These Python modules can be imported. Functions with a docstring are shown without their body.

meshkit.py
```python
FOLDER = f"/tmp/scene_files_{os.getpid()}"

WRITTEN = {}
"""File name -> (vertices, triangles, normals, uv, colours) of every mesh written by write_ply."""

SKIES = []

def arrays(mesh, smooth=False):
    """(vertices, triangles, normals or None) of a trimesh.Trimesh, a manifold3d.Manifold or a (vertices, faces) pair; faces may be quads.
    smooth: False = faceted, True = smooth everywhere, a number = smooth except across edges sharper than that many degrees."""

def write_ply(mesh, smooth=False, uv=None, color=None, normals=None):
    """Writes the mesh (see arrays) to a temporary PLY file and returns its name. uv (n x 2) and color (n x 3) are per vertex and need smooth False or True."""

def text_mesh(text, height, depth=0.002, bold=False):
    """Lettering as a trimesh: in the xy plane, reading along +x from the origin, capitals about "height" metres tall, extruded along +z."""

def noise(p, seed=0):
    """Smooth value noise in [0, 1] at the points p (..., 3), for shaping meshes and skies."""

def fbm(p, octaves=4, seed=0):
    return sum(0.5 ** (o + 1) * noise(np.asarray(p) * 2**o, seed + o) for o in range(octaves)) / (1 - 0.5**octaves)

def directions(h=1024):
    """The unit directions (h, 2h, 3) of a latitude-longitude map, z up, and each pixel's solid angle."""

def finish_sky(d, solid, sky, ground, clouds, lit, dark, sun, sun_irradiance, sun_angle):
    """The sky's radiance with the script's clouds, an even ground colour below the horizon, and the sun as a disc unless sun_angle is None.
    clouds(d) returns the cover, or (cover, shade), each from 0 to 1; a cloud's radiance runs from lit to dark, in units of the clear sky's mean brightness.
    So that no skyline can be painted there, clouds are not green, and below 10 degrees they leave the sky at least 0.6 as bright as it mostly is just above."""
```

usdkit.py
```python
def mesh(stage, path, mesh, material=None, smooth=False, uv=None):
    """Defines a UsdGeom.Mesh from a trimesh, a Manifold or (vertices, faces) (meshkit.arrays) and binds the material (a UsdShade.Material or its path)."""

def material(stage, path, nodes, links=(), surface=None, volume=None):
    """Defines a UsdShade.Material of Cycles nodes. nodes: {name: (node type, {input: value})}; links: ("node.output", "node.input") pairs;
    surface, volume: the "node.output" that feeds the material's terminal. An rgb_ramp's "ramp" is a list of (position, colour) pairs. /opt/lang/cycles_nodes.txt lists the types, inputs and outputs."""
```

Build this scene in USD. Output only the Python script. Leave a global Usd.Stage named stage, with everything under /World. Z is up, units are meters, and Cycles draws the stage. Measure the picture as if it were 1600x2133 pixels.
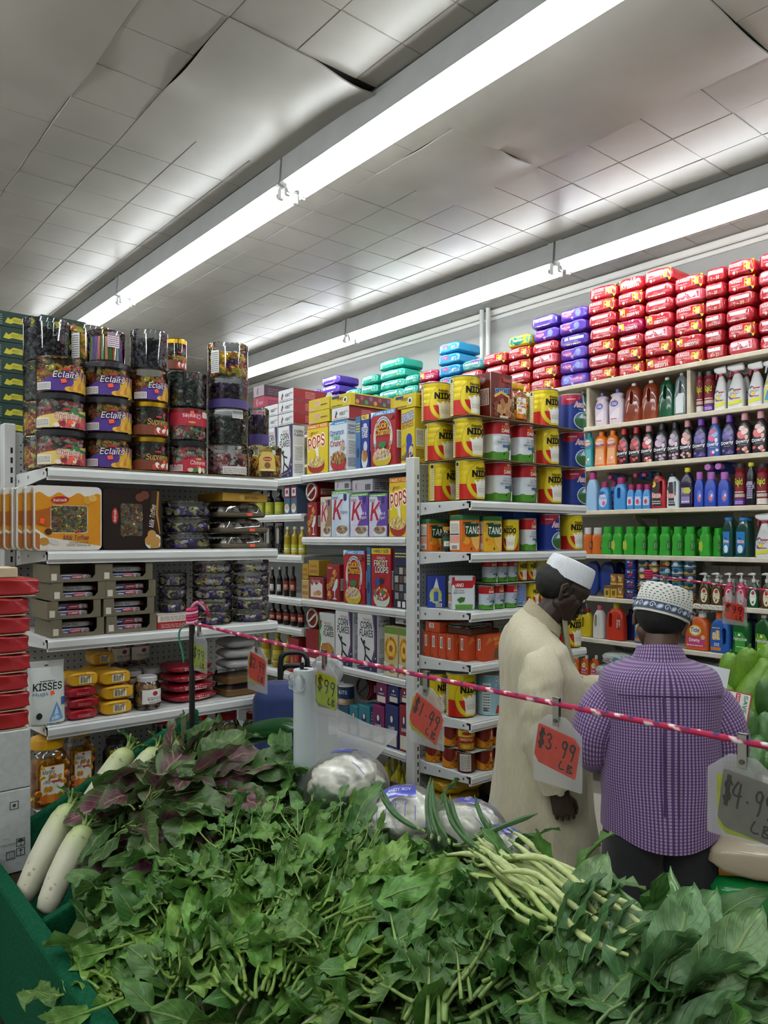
import math,random
import numpy as np
import trimesh,manifold3d as m3
from shapely.geometry import Polygon,LineString,Point,box as sbox,MultiPolygon
from shapely import affinity
from shapely.ops import unary_union
from pxr import Usd,UsdGeom,UsdLux,UsdShade,Sdf,Gf,Vt
import meshkit,usdkit
# stage, camera, exposure
stage=Usd.Stage.CreateInMemory()
UsdGeom.SetStageUpAxis(stage,UsdGeom.Tokens.z)
UsdGeom.SetStageMetersPerUnit(stage,1.0)
world=UsdGeom.Xform.Define(stage,'/World')
stage.SetDefaultPrim(world.GetPrim())
rng=np.random.default_rng(7)
random.seed(7)
F,CX,HY,EYE,TH=1580.0,800.0,1120.0,1.83,math.radians(39.5)
EXPOSURE=0.95
TUBE_POWER=16.0
cam=UsdGeom.Camera.Define(stage,'/World/camera')
cam.CreateHorizontalApertureAttr(36.0)
cam.CreateVerticalApertureAttr(36.0*2133/1600)
cam.CreateFocalLengthAttr(36.0*F/1600)
cam.CreateVerticalApertureOffsetAttr(36.0*(HY-1066.5)/1600)
cam.CreateClippingRangeAttr(Gf.Vec2f(0.05,60))
cam.CreateExposureAttr(EXPOSURE)
cam.AddTranslateOp().Set(Gf.Vec3d(0,0,EYE))
cam.AddRotateXYZOp().Set(Gf.Vec3f(90,0,-math.degrees(TH)))
def ray(px):
 u=(px-CX)/F
 return math.sin(TH)+u*math.cos(TH),math.cos(TH)-u*math.sin(TH)
def on_y(px,Y):
 a,b=ray(px);Z=Y/b
 return a*Z,Z
def on_x(px,X):
 a,b=ray(px);Z=X/a
 return b*Z,Z
def zat(py,Z):return EYE-(py-HY)/F*Z
def depth(x,y):return x*math.sin(TH)+y*math.cos(TH)
def at(px,py,Z):
 a,b=ray(px);return np.array([a*Z,b*Z,zat(py,Z)])
def proj(p):
 Z=depth(p[0],p[1]);u=p[0]*math.cos(TH)-p[1]*math.sin(TH)
 return CX+F*u/Z,HY-F*(p[2]-EYE)/Z,Z
 # materials
def C(h):
 c=np.array([int(h[i:i+2],16)for i in(0,2,4)])/255.0
 return np.where(c<=0.04045,c/12.92,((c+0.055)/1.055)**2.4)
MATS={}
def mat(name,nodes,links,surface):
 m=usdkit.material(stage,'/World/Looks/'+name,nodes,links,surface=surface);MATS[name]=m;return m
def vmat(name,rough=.5,noise=0.0,nscale=40.,bump=0.0,bscale=200.,**kw):
 """a principled material whose colour is the mesh's own print colour"""
 n={'a':('attribute',{'attribute':'col'}),'p':('principled_bsdf',dict(roughness=rough,**kw))}
 l=[]
 src='a.color'
 if noise:
  n['tc']=('texture_coordinate',{});n['n']=('noise_texture',{'scale':nscale,'detail':4})
  n['r']=('map_range',{'from_min':.3,'from_max':.7,'to_min':1-noise,'to_max':1.0+noise*.4})
  n['m']=('mix_color',{'blend_type':'multiply','fac':1.0})
  l+=[('tc.object','n.vector'),('n.fac','r.value'),('a.color','m.a'),('r.result','m.b')]
  src='m.result'
 l.append((src,'p.base_color'))
 if bump:
  n['tc2']=('texture_coordinate',{});n['bn']=('noise_texture',{'scale':bscale,'detail':3})
  n['bp']=('bump',{'strength':bump,'distance':.004})
  l+=[('tc2.object','bn.vector'),('bn.fac','bp.height'),('bp.normal','p.normal')]
 return mat(name,n,l,'p.BSDF')
vmat('paint',.45);vmat('matte',.8);vmat('paper',.55);vmat('card',.75,noise=.12,nscale=60)
vmat('gloss',.22);vmat('satin',.35);vmat('tin',.3,metallic=.25)
vmat('metal',.3,metallic=1.0);vmat('foil',.22,metallic=.3,bump=.5,bscale=90)
vmat('film',.25,coat_weight=.4,coat_roughness=.12,bump=.35,bscale=28)
vmat('enamel',.38,noise=.08,nscale=9)
vmat('wood',.6,noise=.15,nscale=14)
vmat('felt',.95,noise=.35,nscale=120,bump=.6,bscale=500,specular_ior_level=.1)
vmat('veg',.35,noise=.22,nscale=60,bump=.15,bscale=60)
vmat('skin',.5,noise=.12,nscale=30,subsurface_weight=.0)
vmat('hair',.6,noise=.4,nscale=300,bump=.6,bscale=500)
def clear(name,tint,fac_min=.05,rough=.05,body=0.0,bodycol=(.8,.8,.8)):
 n={'f':('fresnel',{'IOR':1.5}),'t':('transparent_bsdf',{'color':tint}),'g':('glossy_bsdf',{'color':(1,1,1),'roughness':rough}),'r':('map_range',{'to_min':fac_min,'to_max':1.0}),'x':('mix_closure',{})}
 l=[('f.fac','r.value'),('r.result','x.fac'),('t.BSDF','x.closure1'),('g.BSDF','x.closure2')]
 s='x.closure'
 if body:
  n['d']=('translucent_bsdf',{'color':bodycol});n['d2']=('principled_bsdf',{'base_color':bodycol,'roughness':.4});n['dm']=('mix_closure',{'fac':.5});n['y']=('mix_closure',{'fac':body})
  l+=[('d.BSDF','dm.closure1'),('d2.BSDF','dm.closure2'),('x.closure','y.closure1'),('dm.closure','y.closure2')];s='y.closure'
 return mat(name,n,l,s)
clear('clear',(.93,.94,.95),.04);clear('clear_wrap',(.96,.97,.98),.02,.22,.07,(.9,.9,.9))
clear('frost',(.85,.86,.86),.05,.3,.42,(.62,.63,.63));clear('bagfilm',(.8,.82,.82),.06,.25,.7,(.58,.6,.6))
clear('amber',(.9,.6,.25),.05);clear('smoke',(.35,.35,.36),.06,.15,.15,(.2,.2,.2))
def liquid(name,tint,col):
 return clear(name,tint,.05,.08,.55,col)
mat('tube_light',{'e':('emission',{'color':(.93,.98,1.0),'strength':TUBE_POWER})},[],'e.emission')
# scene tree helpers
NAMES={}
def numbered(parent,name):
 k=(parent,name);n=NAMES.get(k,0);NAMES[k]=n+1
 return f'{parent}/{name}' if n==0 else f'{parent}/{name}_{n:03d}'
def meta(prim,**kw):
 for k,v in kw.items():
  if v:prim.SetCustomDataByKey(k,v)
 return prim
def xf(path,loc=(0,0,0),rz=0.,sc=None,rot=None):
 x=UsdGeom.Xform.Define(stage,path)
 x.AddTranslateOp().Set(Gf.Vec3d(*map(float,loc)))
 if rot is not None:x.AddRotateXYZOp().Set(Gf.Vec3f(*map(float,rot)))
 elif rz:x.AddRotateZOp().Set(float(rz))
 if sc is not None:x.AddScaleOp().Set(Gf.Vec3f(*map(float,np.broadcast_to(sc,3))))
 return x.GetPrim()
def thing(name,label,cat,loc=(0,0,0),rz=0.,group=None,kind=None,sc=None,rot=None,of=None,M=None):
 """a thing; of = the class prim whose parts it copies; M = a whole matrix (columns are the axes)"""
 if M is not None:
  x=UsdGeom.Xform.Define(stage,numbered('/World',name));x.AddTransformOp().Set(Gf.Matrix4d(*np.asarray(M,float).T.ravel().tolist()));p=x.GetPrim()
 else:p=xf(numbered('/World',name),loc,rz,sc,rot)
 meta(p,label=label,category=cat,group=group,kind=kind)
 if of is not None:
  p.GetReferences().AddInternalReference(of);p.SetInstanceable(True)
 return p
def klass(name):
 return stage.CreateClassPrim(numbered('/World','kind_of_'+name)).GetPath()
PART_SEEN={}
def struct(name,geo,m):
 p=geo.emit(numbered('/World',name),m);meta(p,kind='structure');return p
 # geometry
class Geo:
 def __init__(s):s.V,s.F,s.N,s.K,s.L,s.n=[],[],[],[],[],0
 def add(s,mesh,col=(.8,.8,.8),smooth=False,T=None,leaf=None):
  if isinstance(col,str):col=C(col)
  v,f,n=meshkit.arrays(mesh,smooth)
  if n is None:
   v=v[f].reshape(-1,3);f=np.arange(len(v)).reshape(-1,3)
   fn=np.cross(v[f[:,1]]-v[f[:,0]],v[f[:,2]]-v[f[:,0]]);fn/=np.maximum(np.linalg.norm(fn,axis=1,keepdims=True),1e-12)
   n=np.repeat(fn,3,0)
  if T is not None:
   v=v@T[:3,:3].T+T[:3,3];n=n@np.linalg.inv(T[:3,:3]);n/=np.maximum(np.linalg.norm(n,axis=1,keepdims=True),1e-12)
   if np.linalg.det(T[:3,:3])<0:f=f[:,::-1]
  s.V.append(v);s.F.append(f+s.n);s.N.append(n)
  s.K.append(np.broadcast_to(np.asarray(col,float),(len(v),3)))
  s.L.append(np.zeros((len(v),3))if leaf is None else leaf);s.n+=len(v)
  return s
 def emit(s,path,m,leaf=False):
  V,Fa,N,K=np.vstack(s.V),np.vstack(s.F),np.vstack(s.N),np.vstack(s.K)
  L_=np.vstack(s.L);used=np.unique(Fa)
  if len(used)<len(V):
   mp=np.zeros(len(V),int);mp[used]=np.arange(len(used));Fa=mp[Fa];V,N,K,L_=V[used],N[used],K[used],L_[used]
  me=UsdGeom.Mesh.Define(stage,path)
  me.CreatePointsAttr(Vt.Vec3fArray.FromNumpy(V.astype(np.float32)))
  me.CreateFaceVertexCountsAttr(Vt.IntArray.FromNumpy(np.full(len(Fa),3,np.int32)))
  me.CreateFaceVertexIndicesAttr(Vt.IntArray.FromNumpy(Fa.astype(np.int32).ravel()))
  me.CreateSubdivisionSchemeAttr('none')
  me.CreateNormalsAttr(Vt.Vec3fArray.FromNumpy(N.astype(np.float32)));me.SetNormalsInterpolation('vertex')
  api=UsdGeom.PrimvarsAPI(me)
  api.CreatePrimvar('col',Sdf.ValueTypeNames.Color3fArray,'vertex').Set(Vt.Vec3fArray.FromNumpy(K.astype(np.float32)))
  if leaf:api.CreatePrimvar('lf',Sdf.ValueTypeNames.Color3fArray,'vertex').Set(Vt.Vec3fArray.FromNumpy(L_.astype(np.float32)))
  UsdShade.MaterialBindingAPI.Apply(me.GetPrim()).Bind(MATS[m])
  return me.GetPrim()
def part(parent,name,geo,m,**kw):
 par=str(parent.GetPath())if hasattr(parent,'GetPath')else str(parent)
 return meta(geo.emit(numbered(par,name),m,leaf=kw.pop('leaf',False)),**kw)
def one(name,label,cat,geo,m,group=None,kind=None):
 p=geo.emit(numbered('/World',name),m);meta(p,label=label,category=cat,group=group,kind=kind);return p
def TR(loc=(0,0,0),rx=0,ry=0,rz=0,sc=1.0):
 rx,ry,rz=map(math.radians,(rx,ry,rz))
 cx,sx,cy,sy,cz,sz=math.cos(rx),math.sin(rx),math.cos(ry),math.sin(ry),math.cos(rz),math.sin(rz)
 R=np.array([[cz,-sz,0],[sz,cz,0],[0,0,1]])@np.array([[cy,0,sy],[0,1,0],[-sy,0,cy]])@np.array([[1,0,0],[0,cx,-sx],[0,sx,cx]])
 M=np.eye(4);M[:3,:3]=R*np.broadcast_to(sc,3)[None,:];M[:3,3]=loc;return M
BOXQ=np.array([[0,3,2,1],[4,5,6,7],[0,1,5,4],[1,2,6,5],[2,3,7,6],[3,0,4,7]])
def bx(x0,y0,z0,x1,y1,z1,b=0.):
 """a box between two corners, edges chamfered by b"""
 if b<=0:
  v=np.array([[x0,y0,z0],[x1,y0,z0],[x1,y1,z0],[x0,y1,z0],[x0,y0,z1],[x1,y0,z1],[x1,y1,z1],[x0,y1,z1]])
  return v,BOXQ
 b=min(b,(x1-x0)/2.01,(y1-y0)/2.01,(z1-z0)/2.01)
 p=[]
 for x,sx in((x0,1),(x1,-1)):
  for y,sy in((y0,1),(y1,-1)):
   for z,sz in((z0,1),(z1,-1)):
    p+=[(x,y+sy*b,z+sz*b),(x+sx*b,y,z+sz*b),(x+sx*b,y+sy*b,z)]
 h=trimesh.convex.convex_hull(np.array(p));return np.array(h.vertices),np.array(h.faces)
def lathe(prof,n=28,arc=None):
 """profile [(r, z)] from bottom to top about z"""
 prof=np.array(prof,float);a=np.linspace(0,2*np.pi,n,endpoint=False)
 V=np.stack([prof[:,:1]*np.sin(a),-prof[:,:1]*np.cos(a),np.repeat(prof[:,1:],n,1)],-1).reshape(-1,3)
 f=[]
 for i in range(len(prof)-1):
  for k in range(n):
   q=(k+1)%n;f.append((i*n+k,i*n+q,(i+1)*n+q,(i+1)*n+k))
 f=np.array(f)
 t=np.vstack([f[:,[0,1,2]],f[:,[0,2,3]]])
 m=trimesh.Trimesh(V,t,process=False);m.merge_vertices();m.update_faces(m.nondegenerate_faces());return m
def cyl(r,z0,z1,n=28,b=0.):
 b=min(b,r*.5,abs(z1-z0)*.45)
 return lathe([(0,z0),(r-b,z0),(r,z0+b),(r,z1-b),(r-b,z1),(0,z1)]if b else[(0,z0),(r,z0),(r,z1),(0,z1)],n)
def sup(n,M):
 a=np.linspace(0,2*np.pi,M,endpoint=False);c,s=np.sin(a),-np.cos(a)
 return np.sign(c)*np.abs(c)**(2/n),np.sign(s)*np.abs(s)**(2/n)
def loft(secs,M=28):
 """sections (z, half width x, half width y, exponent[, shift x, shift y]); closed"""
 V=[]
 for q in secs:
  z,ax,ay,n=q[:4];ox,oy=(list(q[4:])+[0,0])[:2];x,y=sup(n,M)
  V.append(np.stack([x*ax+ox,y*ay+oy,np.full(M,z)],-1))
 k=len(V);V=np.vstack(V+[[[secs[0][4]if len(secs[0])>4 else 0,secs[0][5]if len(secs[0])>5 else 0,secs[0][0]]],[[secs[-1][4]if len(secs[-1])>4 else 0,secs[-1][5]if len(secs[-1])>5 else 0,secs[-1][0]]]])
 f=[]
 for i in range(k-1):
  for j in range(M):
   q=(j+1)%M;f+=[(i*M+j,i*M+q,(i+1)*M+q),(i*M+j,(i+1)*M+q,(i+1)*M+j)]
 for j in range(M):
  q=(j+1)%M;f+=[(k*M,q,j),(k*M+1,(k-1)*M+j,(k-1)*M+q)]
 return trimesh.Trimesh(V,np.array(f),process=False)
def tube(pts,r,n=8,cap=True):
 P=np.array(pts,float);r=np.broadcast_to(r,len(P)).astype(float)
 T=np.gradient(P,axis=0);T/=np.maximum(np.linalg.norm(T,axis=1,keepdims=True),1e-12)
 u=np.cross(T[0],[0,0,1.]);
 if np.linalg.norm(u)<1e-3:u=np.cross(T[0],[0,1.,0])
 V=[];a=np.linspace(0,2*np.pi,n,endpoint=False)
 for i in range(len(P)):
  u=u-T[i]*(u@T[i]);u/=np.linalg.norm(u);w=np.cross(T[i],u)
  V.append(P[i]+r[i]*(np.cos(a)[:,None]*u+np.sin(a)[:,None]*w))
 V=np.vstack(V);f=[]
 for i in range(len(P)-1):
  for k in range(n):
   q=(k+1)%n;f+=[(i*n+k,i*n+q,(i+1)*n+q),(i*n+k,(i+1)*n+q,(i+1)*n+k)]
 if cap:
  m=len(P)-1
  for k in range(1,n-1):f+=[(0,k+1,k),(m*n,m*n+k,m*n+k+1)]
 return V,np.array(f)
def prism(poly,h):
 gs=[g for g in getattr(poly,'geoms',[poly])if g.area>1e-9]
 return trimesh.util.concatenate([trimesh.creation.extrude_polygon(g,h,engine='earcut')for g in gs])
def spline(pts,n):
 from scipy.interpolate import CubicSpline
 P=np.array(pts,float);d=np.r_[0,np.cumsum(np.linalg.norm(np.diff(P,axis=0),axis=1))]
 return CubicSpline(d,P)(np.linspace(0,d[-1],n))
def pillow(w,d,h,seed=0,rough=.06,n=(14,9),ex=5.0,seam=.0,endp=3.2,kmin=.02):
 """a soft filled pack: width x, depth y, height z, base at z = 0"""
 nu,nv=n
 a=np.linspace(0,2*np.pi,2*nu,endpoint=False);t=np.sin(np.linspace(-1,1,nv)*math.pi/2)
 ux,uy=sup(ex,2*nu);V=[]
 for s in t:
  k=max((1-abs(s)**endp)**(1/2.2)if abs(s)<1 else 0,kmin+seam)
  V.append(np.stack([np.full(2*nu,s*w/2),ux*d/2*(k**.45),uy*h/2*k],-1))
 V=np.array(V);P=V.reshape(-1,3)
 nz=meshkit.fbm(np.c_[P[:,0]*38+seed*7.1,P[:,1]*38,P[:,2]*38+3.3],3,seed)-.5
 P=P*(1+rough*2*nz[:,None]*np.array([.3,1,1]));f=[]
 m=2*nu
 for i in range(nv-1):
  for j in range(m):
   q=(j+1)%m;f+=[(i*m+j,(i+1)*m+q,i*m+q),(i*m+j,(i+1)*m+j,(i+1)*m+q)]
 P[:,2]-=P[:,2].min()
 P=np.vstack([P,P[:m].mean(0),P[-m:].mean(0)])
 for j in range(m):
  q=(j+1)%m;f+=[(len(P)-2,j,q),(len(P)-1,(nv-1)*m+q,(nv-1)*m+j)]
 tm=trimesh.Trimesh(P,np.array(f),process=False)
 if tm.volume<0:tm.invert()
 return tm
 # flat print
_TX={}
def text2d(s,bold=False):
 k=(s,bold)
 if k not in _TX:
  m=meshkit.text_mesh(s,1.0,.01,bold);f=m.faces[m.face_normals[:,2]>.9]
  ids,inv=np.unique(f,return_inverse=True);v=np.array(m.vertices)[ids][:,:2]
  v[:,0]-=v[:,0].min();_TX[k]=(v,inv.reshape(-1,3),v[:,0].max())
 return _TX[k]
def plane(o,r,u):
 o,r,u=(np.array(q,float)for q in(o,r,u));n=np.cross(r,u)
 return lambda xy,off:(o+xy[:,:1]*r+xy[:,1:]*u+n*off,np.broadcast_to(n,(len(xy),3)))
def round_(R,z0=0.,Ry=None,ang=0.):
 def f(xy,off):
  a=xy[:,0]/R+ang;s,c=np.sin(a),np.cos(a)
  if Ry is None:return np.stack([(R+off)*s,-(R+off)*c,z0+xy[:,1]],-1),np.stack([s,-c,0*a],-1)
  return np.stack([(R+off)*s,-(Ry+off)*c,z0+xy[:,1]],-1),np.stack([s*Ry,-c*R,0*a],-1)/np.sqrt((s*Ry)**2+(c*R)**2)[:,None]
 return f
def drape(mesh,ax=1,sign=-1,lift=0.):
 """print that lies on the side of a shape seen along an axis: (x, z) of the side towards -y, or (x, y) of the top"""
 v,f,_=meshkit.arrays(mesh,False);t=v[f];ia,ib=(0,2)if ax==1 else(0,1)
 A,B,Cc=t[:,0],t[:,1],t[:,2];N=np.cross(B-A,Cc-A);keep=N[:,ax]*sign>1e-12
 A,B,Cc,N=A[keep],B[keep],Cc[keep],N[keep];N/=np.linalg.norm(N,axis=1,keepdims=True)
 d=(B[:,ia]-A[:,ia])*(Cc[:,ib]-A[:,ib])-(Cc[:,ia]-A[:,ia])*(B[:,ib]-A[:,ib])
 def fm(xy,off):
  P=np.zeros((len(xy),3));NN=np.zeros((len(xy),3))
  for i in range(0,len(xy),400):
   q=xy[i:i+400];px,py=q[:,:1]-A[:,ia],q[:,1:]-A[:,ib]
   b=(px*(Cc[:,ib]-A[:,ib])-(Cc[:,ia]-A[:,ia])*py)/d;c=((B[:,ia]-A[:,ia])*py-px*(B[:,ib]-A[:,ib]))/d
   bad=np.maximum(np.maximum(-b,-c),b+c-1);y=A[:,ax]+b*(B[:,ax]-A[:,ax])+c*(Cc[:,ax]-A[:,ax])
   sc=np.where(bad<1e-4,y*sign,-1e3-bad);k=sc.argmax(1);r=np.arange(len(q))
   yy=np.where(bad[r,k]<.3,y[r,k],A[k,ax])
   P[i:i+400,ia],P[i:i+400,ib],P[i:i+400,ax]=q[:,0],q[:,1],yy;NN[i:i+400]=N[k]
  return P+NN*(off+lift),NN
 return fm
class Print:
 """flat printing laid on a plane or round a can: x to the right, y up, metres"""
 def __init__(s,fmap,cut=None,step=.00022,cuty=None):s.m,s.cut,s.cuty,s.g,s.k,s.step,s.edge=fmap,cut,cuty,Geo(),0,step,None
 def _put(s,v,f,col,keep=False):
  if isinstance(col,str):col=C(col)
  if not keep:s.k+=1
  p,n=s.m(np.asarray(v,float),s.k*s.step+.0004)
  f=np.asarray(f);a=v[f[:,1]]-v[f[:,0]];b=v[f[:,2]]-v[f[:,0]]
  f=np.where((a[:,0]*b[:,1]-a[:,1]*b[:,0]<0)[:,None],f[:,::-1],f)
  s.g.V.append(p);s.g.N.append(n);s.g.F.append(f+s.g.n);s.g.K.append(np.broadcast_to(col,(len(p),3)));s.g.L.append(np.zeros((len(p),3)));s.g.n+=len(p)
  return s
 def poly(s,shp,col):
  if s.edge is not None:shp=shp.intersection(s.edge)
  gs=[g for g in getattr(shp,'geoms',[shp])if g.geom_type=='Polygon' and g.area>1e-9]
  if not gs:return s
  first=True
  for g in gs:
   x0,y0,x1,y1=g.bounds
   pieces=[g]
   if s.cut and x1-x0>s.cut:
    k=int(np.ceil((x1-x0)/s.cut));e=np.linspace(x0,x1,k+1)
    pieces=[g.intersection(sbox(e[i],y0-1,e[i+1],y1+1))for i in range(k)]
   if s.cuty and y1-y0>s.cuty:
    k=int(np.ceil((y1-y0)/s.cuty));e=np.linspace(y0,y1,k+1)
    pieces=[q.intersection(sbox(x0-1,e[i],x1+1,e[i+1]))for q in pieces for i in range(k)]
   for q in pieces:
    for h in getattr(q,'geoms',[q]):
     if h.geom_type!='Polygon' or h.area<1e-9:continue
     v,f=trimesh.creation.triangulate_polygon(h,engine='earcut')
     s._put(np.array(v),np.array(f),col,keep=not first);first=False
  return s
 def rect(s,x0,y0,x1,y1,col,r=0.):
  return s.poly(sbox(x0+r,y0+r,x1-r,y1-r).buffer(r,3)if r else sbox(x0,y0,x1,y1),col)
 def ell(s,cx,cy,rx,ry,col,rot=0,q=6):
  return s.poly(affinity.translate(affinity.rotate(affinity.scale(Point(0,0).buffer(1,q),rx,ry),rot),cx,cy),col)
 def pts(s,p,col):return s.poly(Polygon(p).buffer(0),col)
 def line(s,p,w,col):return s.poly(LineString(p).buffer(w/2,3),col)
 def text(s,t,x,y,h,col,w=None,al='c',shear=0.,bold=False,rot=0.,out=None,outw=.12):
  """w = fit to this width"""
  v,f,tw=text2d(t,bold);sx=h if w is None else w/tw
  v=np.stack([v[:,0]*sx+shear*v[:,1]*h,v[:,1]*h],-1)
  v[:,0]-={'c':tw*sx/2,'l':0,'r':tw*sx}[al]
  c,q=math.cos(math.radians(rot)),math.sin(math.radians(rot))
  v=v@np.array([[c,q],[-q,c]])+[x,y]
  if out is not None:
   o,fo,_=text2d(t,True);o=np.stack([o[:,0]*sx*(tw/_)+shear*o[:,1]*h,o[:,1]*h],-1)
   o[:,0]-={'c':tw*sx/2,'l':0,'r':tw*sx}[al];o=o@np.array([[c,q],[-q,c]])+[x,y]
   tri=unary_union([Polygon(o[t_])for t_ in fo]).buffer(h*outw,2).simplify(h*.03);s.poly(tri,out)
  return s._put(v,f,col)
 def small(s,x0,y0,x1,y1,col,rows=5,seed=1,fill=.45):
  """fine print: rows of little dashes"""
  r=np.random.default_rng(seed);dy=(y1-y0)/rows;ps=[]
  for i in range(rows):
   x=x0
   while x<x1:
    L=(x1-x0)*r.uniform(.06,.22);ps.append(sbox(x,y0+i*dy,min(x+L,x1),y0+(i+fill)*dy));x+=L+(x1-x0)*.03
  return s.poly(MultiPolygon(ps),col)
 def bars(s,x0,y0,x1,y1,col='101010',seed=2):
  r=np.random.default_rng(seed);x=x0;ps=[];W=x1-x0
  while x<x1-W*.05:
   a=W*r.uniform(.02,.06);ps.append(sbox(x,y0,x+a,y1));x+=a+W*r.uniform(.025,.06)
  return s.poly(MultiPolygon(ps),col)
  # the room
ZC,XW,YB,XL,YF=3.90,5.15,10.5,-4.0,-4.0
g=Geo();g.add(bx(XL,YF,-.1,XW,YB,0),'b9b2a4');struct('floor',g,'enamel')
g=Geo();g.add(bx(XW,YF,0,XW+.12,YB,ZC+.2),'9fa09c');struct('wall_right',g,'paint')
g=Geo();g.add(bx(XL-.12,YB,0,XW+.12,YB+.12,ZC+.2),'a3a39e');struct('wall_back',g,'paint')
g=Geo();g.add(bx(XL-.12,YF,0,XL,YB,ZC+.2),'c6c5bf');struct('wall_left',g,'paint')
g=Geo();g.add(bx(XL-.12,YF-.12,0,XW+.12,YF,ZC+.2),'c6c5bf');struct('wall_front',g,'paint')
g=Geo();g.add(bx(XW-.03,YF,ZC-.06,XW,YB,ZC-.005,.008),'d2d1cb');g.add(bx(XW-.015,YF,ZC-.1,XW,YB,ZC-.065,.005),'cfcec8');struct('trim_1',g,'paint')
mat('ceiling_paint',{'tc':('geometry',{}),'n':('noise_texture',{'scale':1.1,'detail':5}),'r':('rgb_ramp',{'ramp':[(.3,tuple(C('87847d'))),(.55,tuple(C('99958d'))),(.75,tuple(C('a3a097')))]}),'n2':('noise_texture',{'scale':260,'detail':2}),'b':('bump',{'strength':.12,'distance':.002}),'p':('principled_bsdf',{'roughness':.36,'specular_ior_level':.55})},[('tc.position','n.vector'),('n.fac','r.fac'),('r.color','p.base_color'),('tc.position','n2.vector'),('n2.fac','b.height'),('b.normal','p.normal')],'p.BSDF')
TS=.317;GX,GY=3.347-24*TS,2.088-20*TS
g=Geo();g.add(bx(XL,YF,ZC+.012,XW,YB,ZC+.1),'3a3833');ceil=struct('ceiling',g,'matte')
patches=[(18,22,21,25,(.034,.0,.016,.0),1),(21,18,24,22,(.012,.018,.0,.012),2),(14,22,17,25,(.016,.0,.0,.012),3),(22,22,24,24,(.014,.004,.006,.0),4)]
taken={(i,j)for x0,y0,x1,y1,e,s in patches for i in range(x0,x1)for j in range(y0,y1)}
def tile_mesh(x0,y0,x1,y1,dz):
 c,h=.0042,.0028
 z=np.array([dz[0],dz[1],dz[2],dz[3]])+ZC
 v=np.array([[x0,y0,ZC+.012],[x1,y0,ZC+.012],[x1,y1,ZC+.012],[x0,y1,ZC+.012],[x0+.0008,y0+.0008,z[0]+h],[x1-.0008,y0+.0008,z[1]+h],[x1-.0008,y1-.0008,z[2]+h],[x0+.0008,y1-.0008,z[3]+h],[x0+c,y0+c,z[0]],[x1-c,y0+c,z[1]],[x1-c,y1-c,z[2]],[x0+c,y1-c,z[3]]])
 q=[[8,11,10,9]]
 for k in range(4):
  l=(k+1)%4;q+=[[k,4+k,4+l,l],[4+k,8+k,8+l,4+l]]
 return v,np.array(q)
tiles=[]
for i in range(0,32):
 for j in range(0,52):
  x0,y0=GX+i*TS,GY+j*TS;x1,y1=x0+TS,y0+TS
  if x0<XL+.01 or y0<YF or x1>XW+.3 or y1>YB+.3 or(i,j)in taken:continue
  x1,y1=min(x1,XW),min(y1,YB)
  cxy=proj(((x0+x1)/2,(y0+y1)/2,ZC))
  vis=cxy[2]>.4 and-150<cxy[0]<1750 and-150<cxy[1]<900
  tiles.append((0 if vis else 1,cxy[2],x0,y0,x1,y1))
tiles.sort()
rest=Geo()
for k,(nv,_,x0,y0,x1,y1)in enumerate(tiles):
 dz=rng.normal(0,.0012,4)
 if rng.random()<.05:dz[rng.integers(4)]-=.006
 dz=np.minimum(dz,.003)
 if k<290:
  g=Geo();g.add(tile_mesh(x0,y0,x1,y1,dz));part(ceil,'ceiling_tile',g,'ceiling_paint')
 else:rest.add(tile_mesh(x0,y0,x1,y1,dz))
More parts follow.
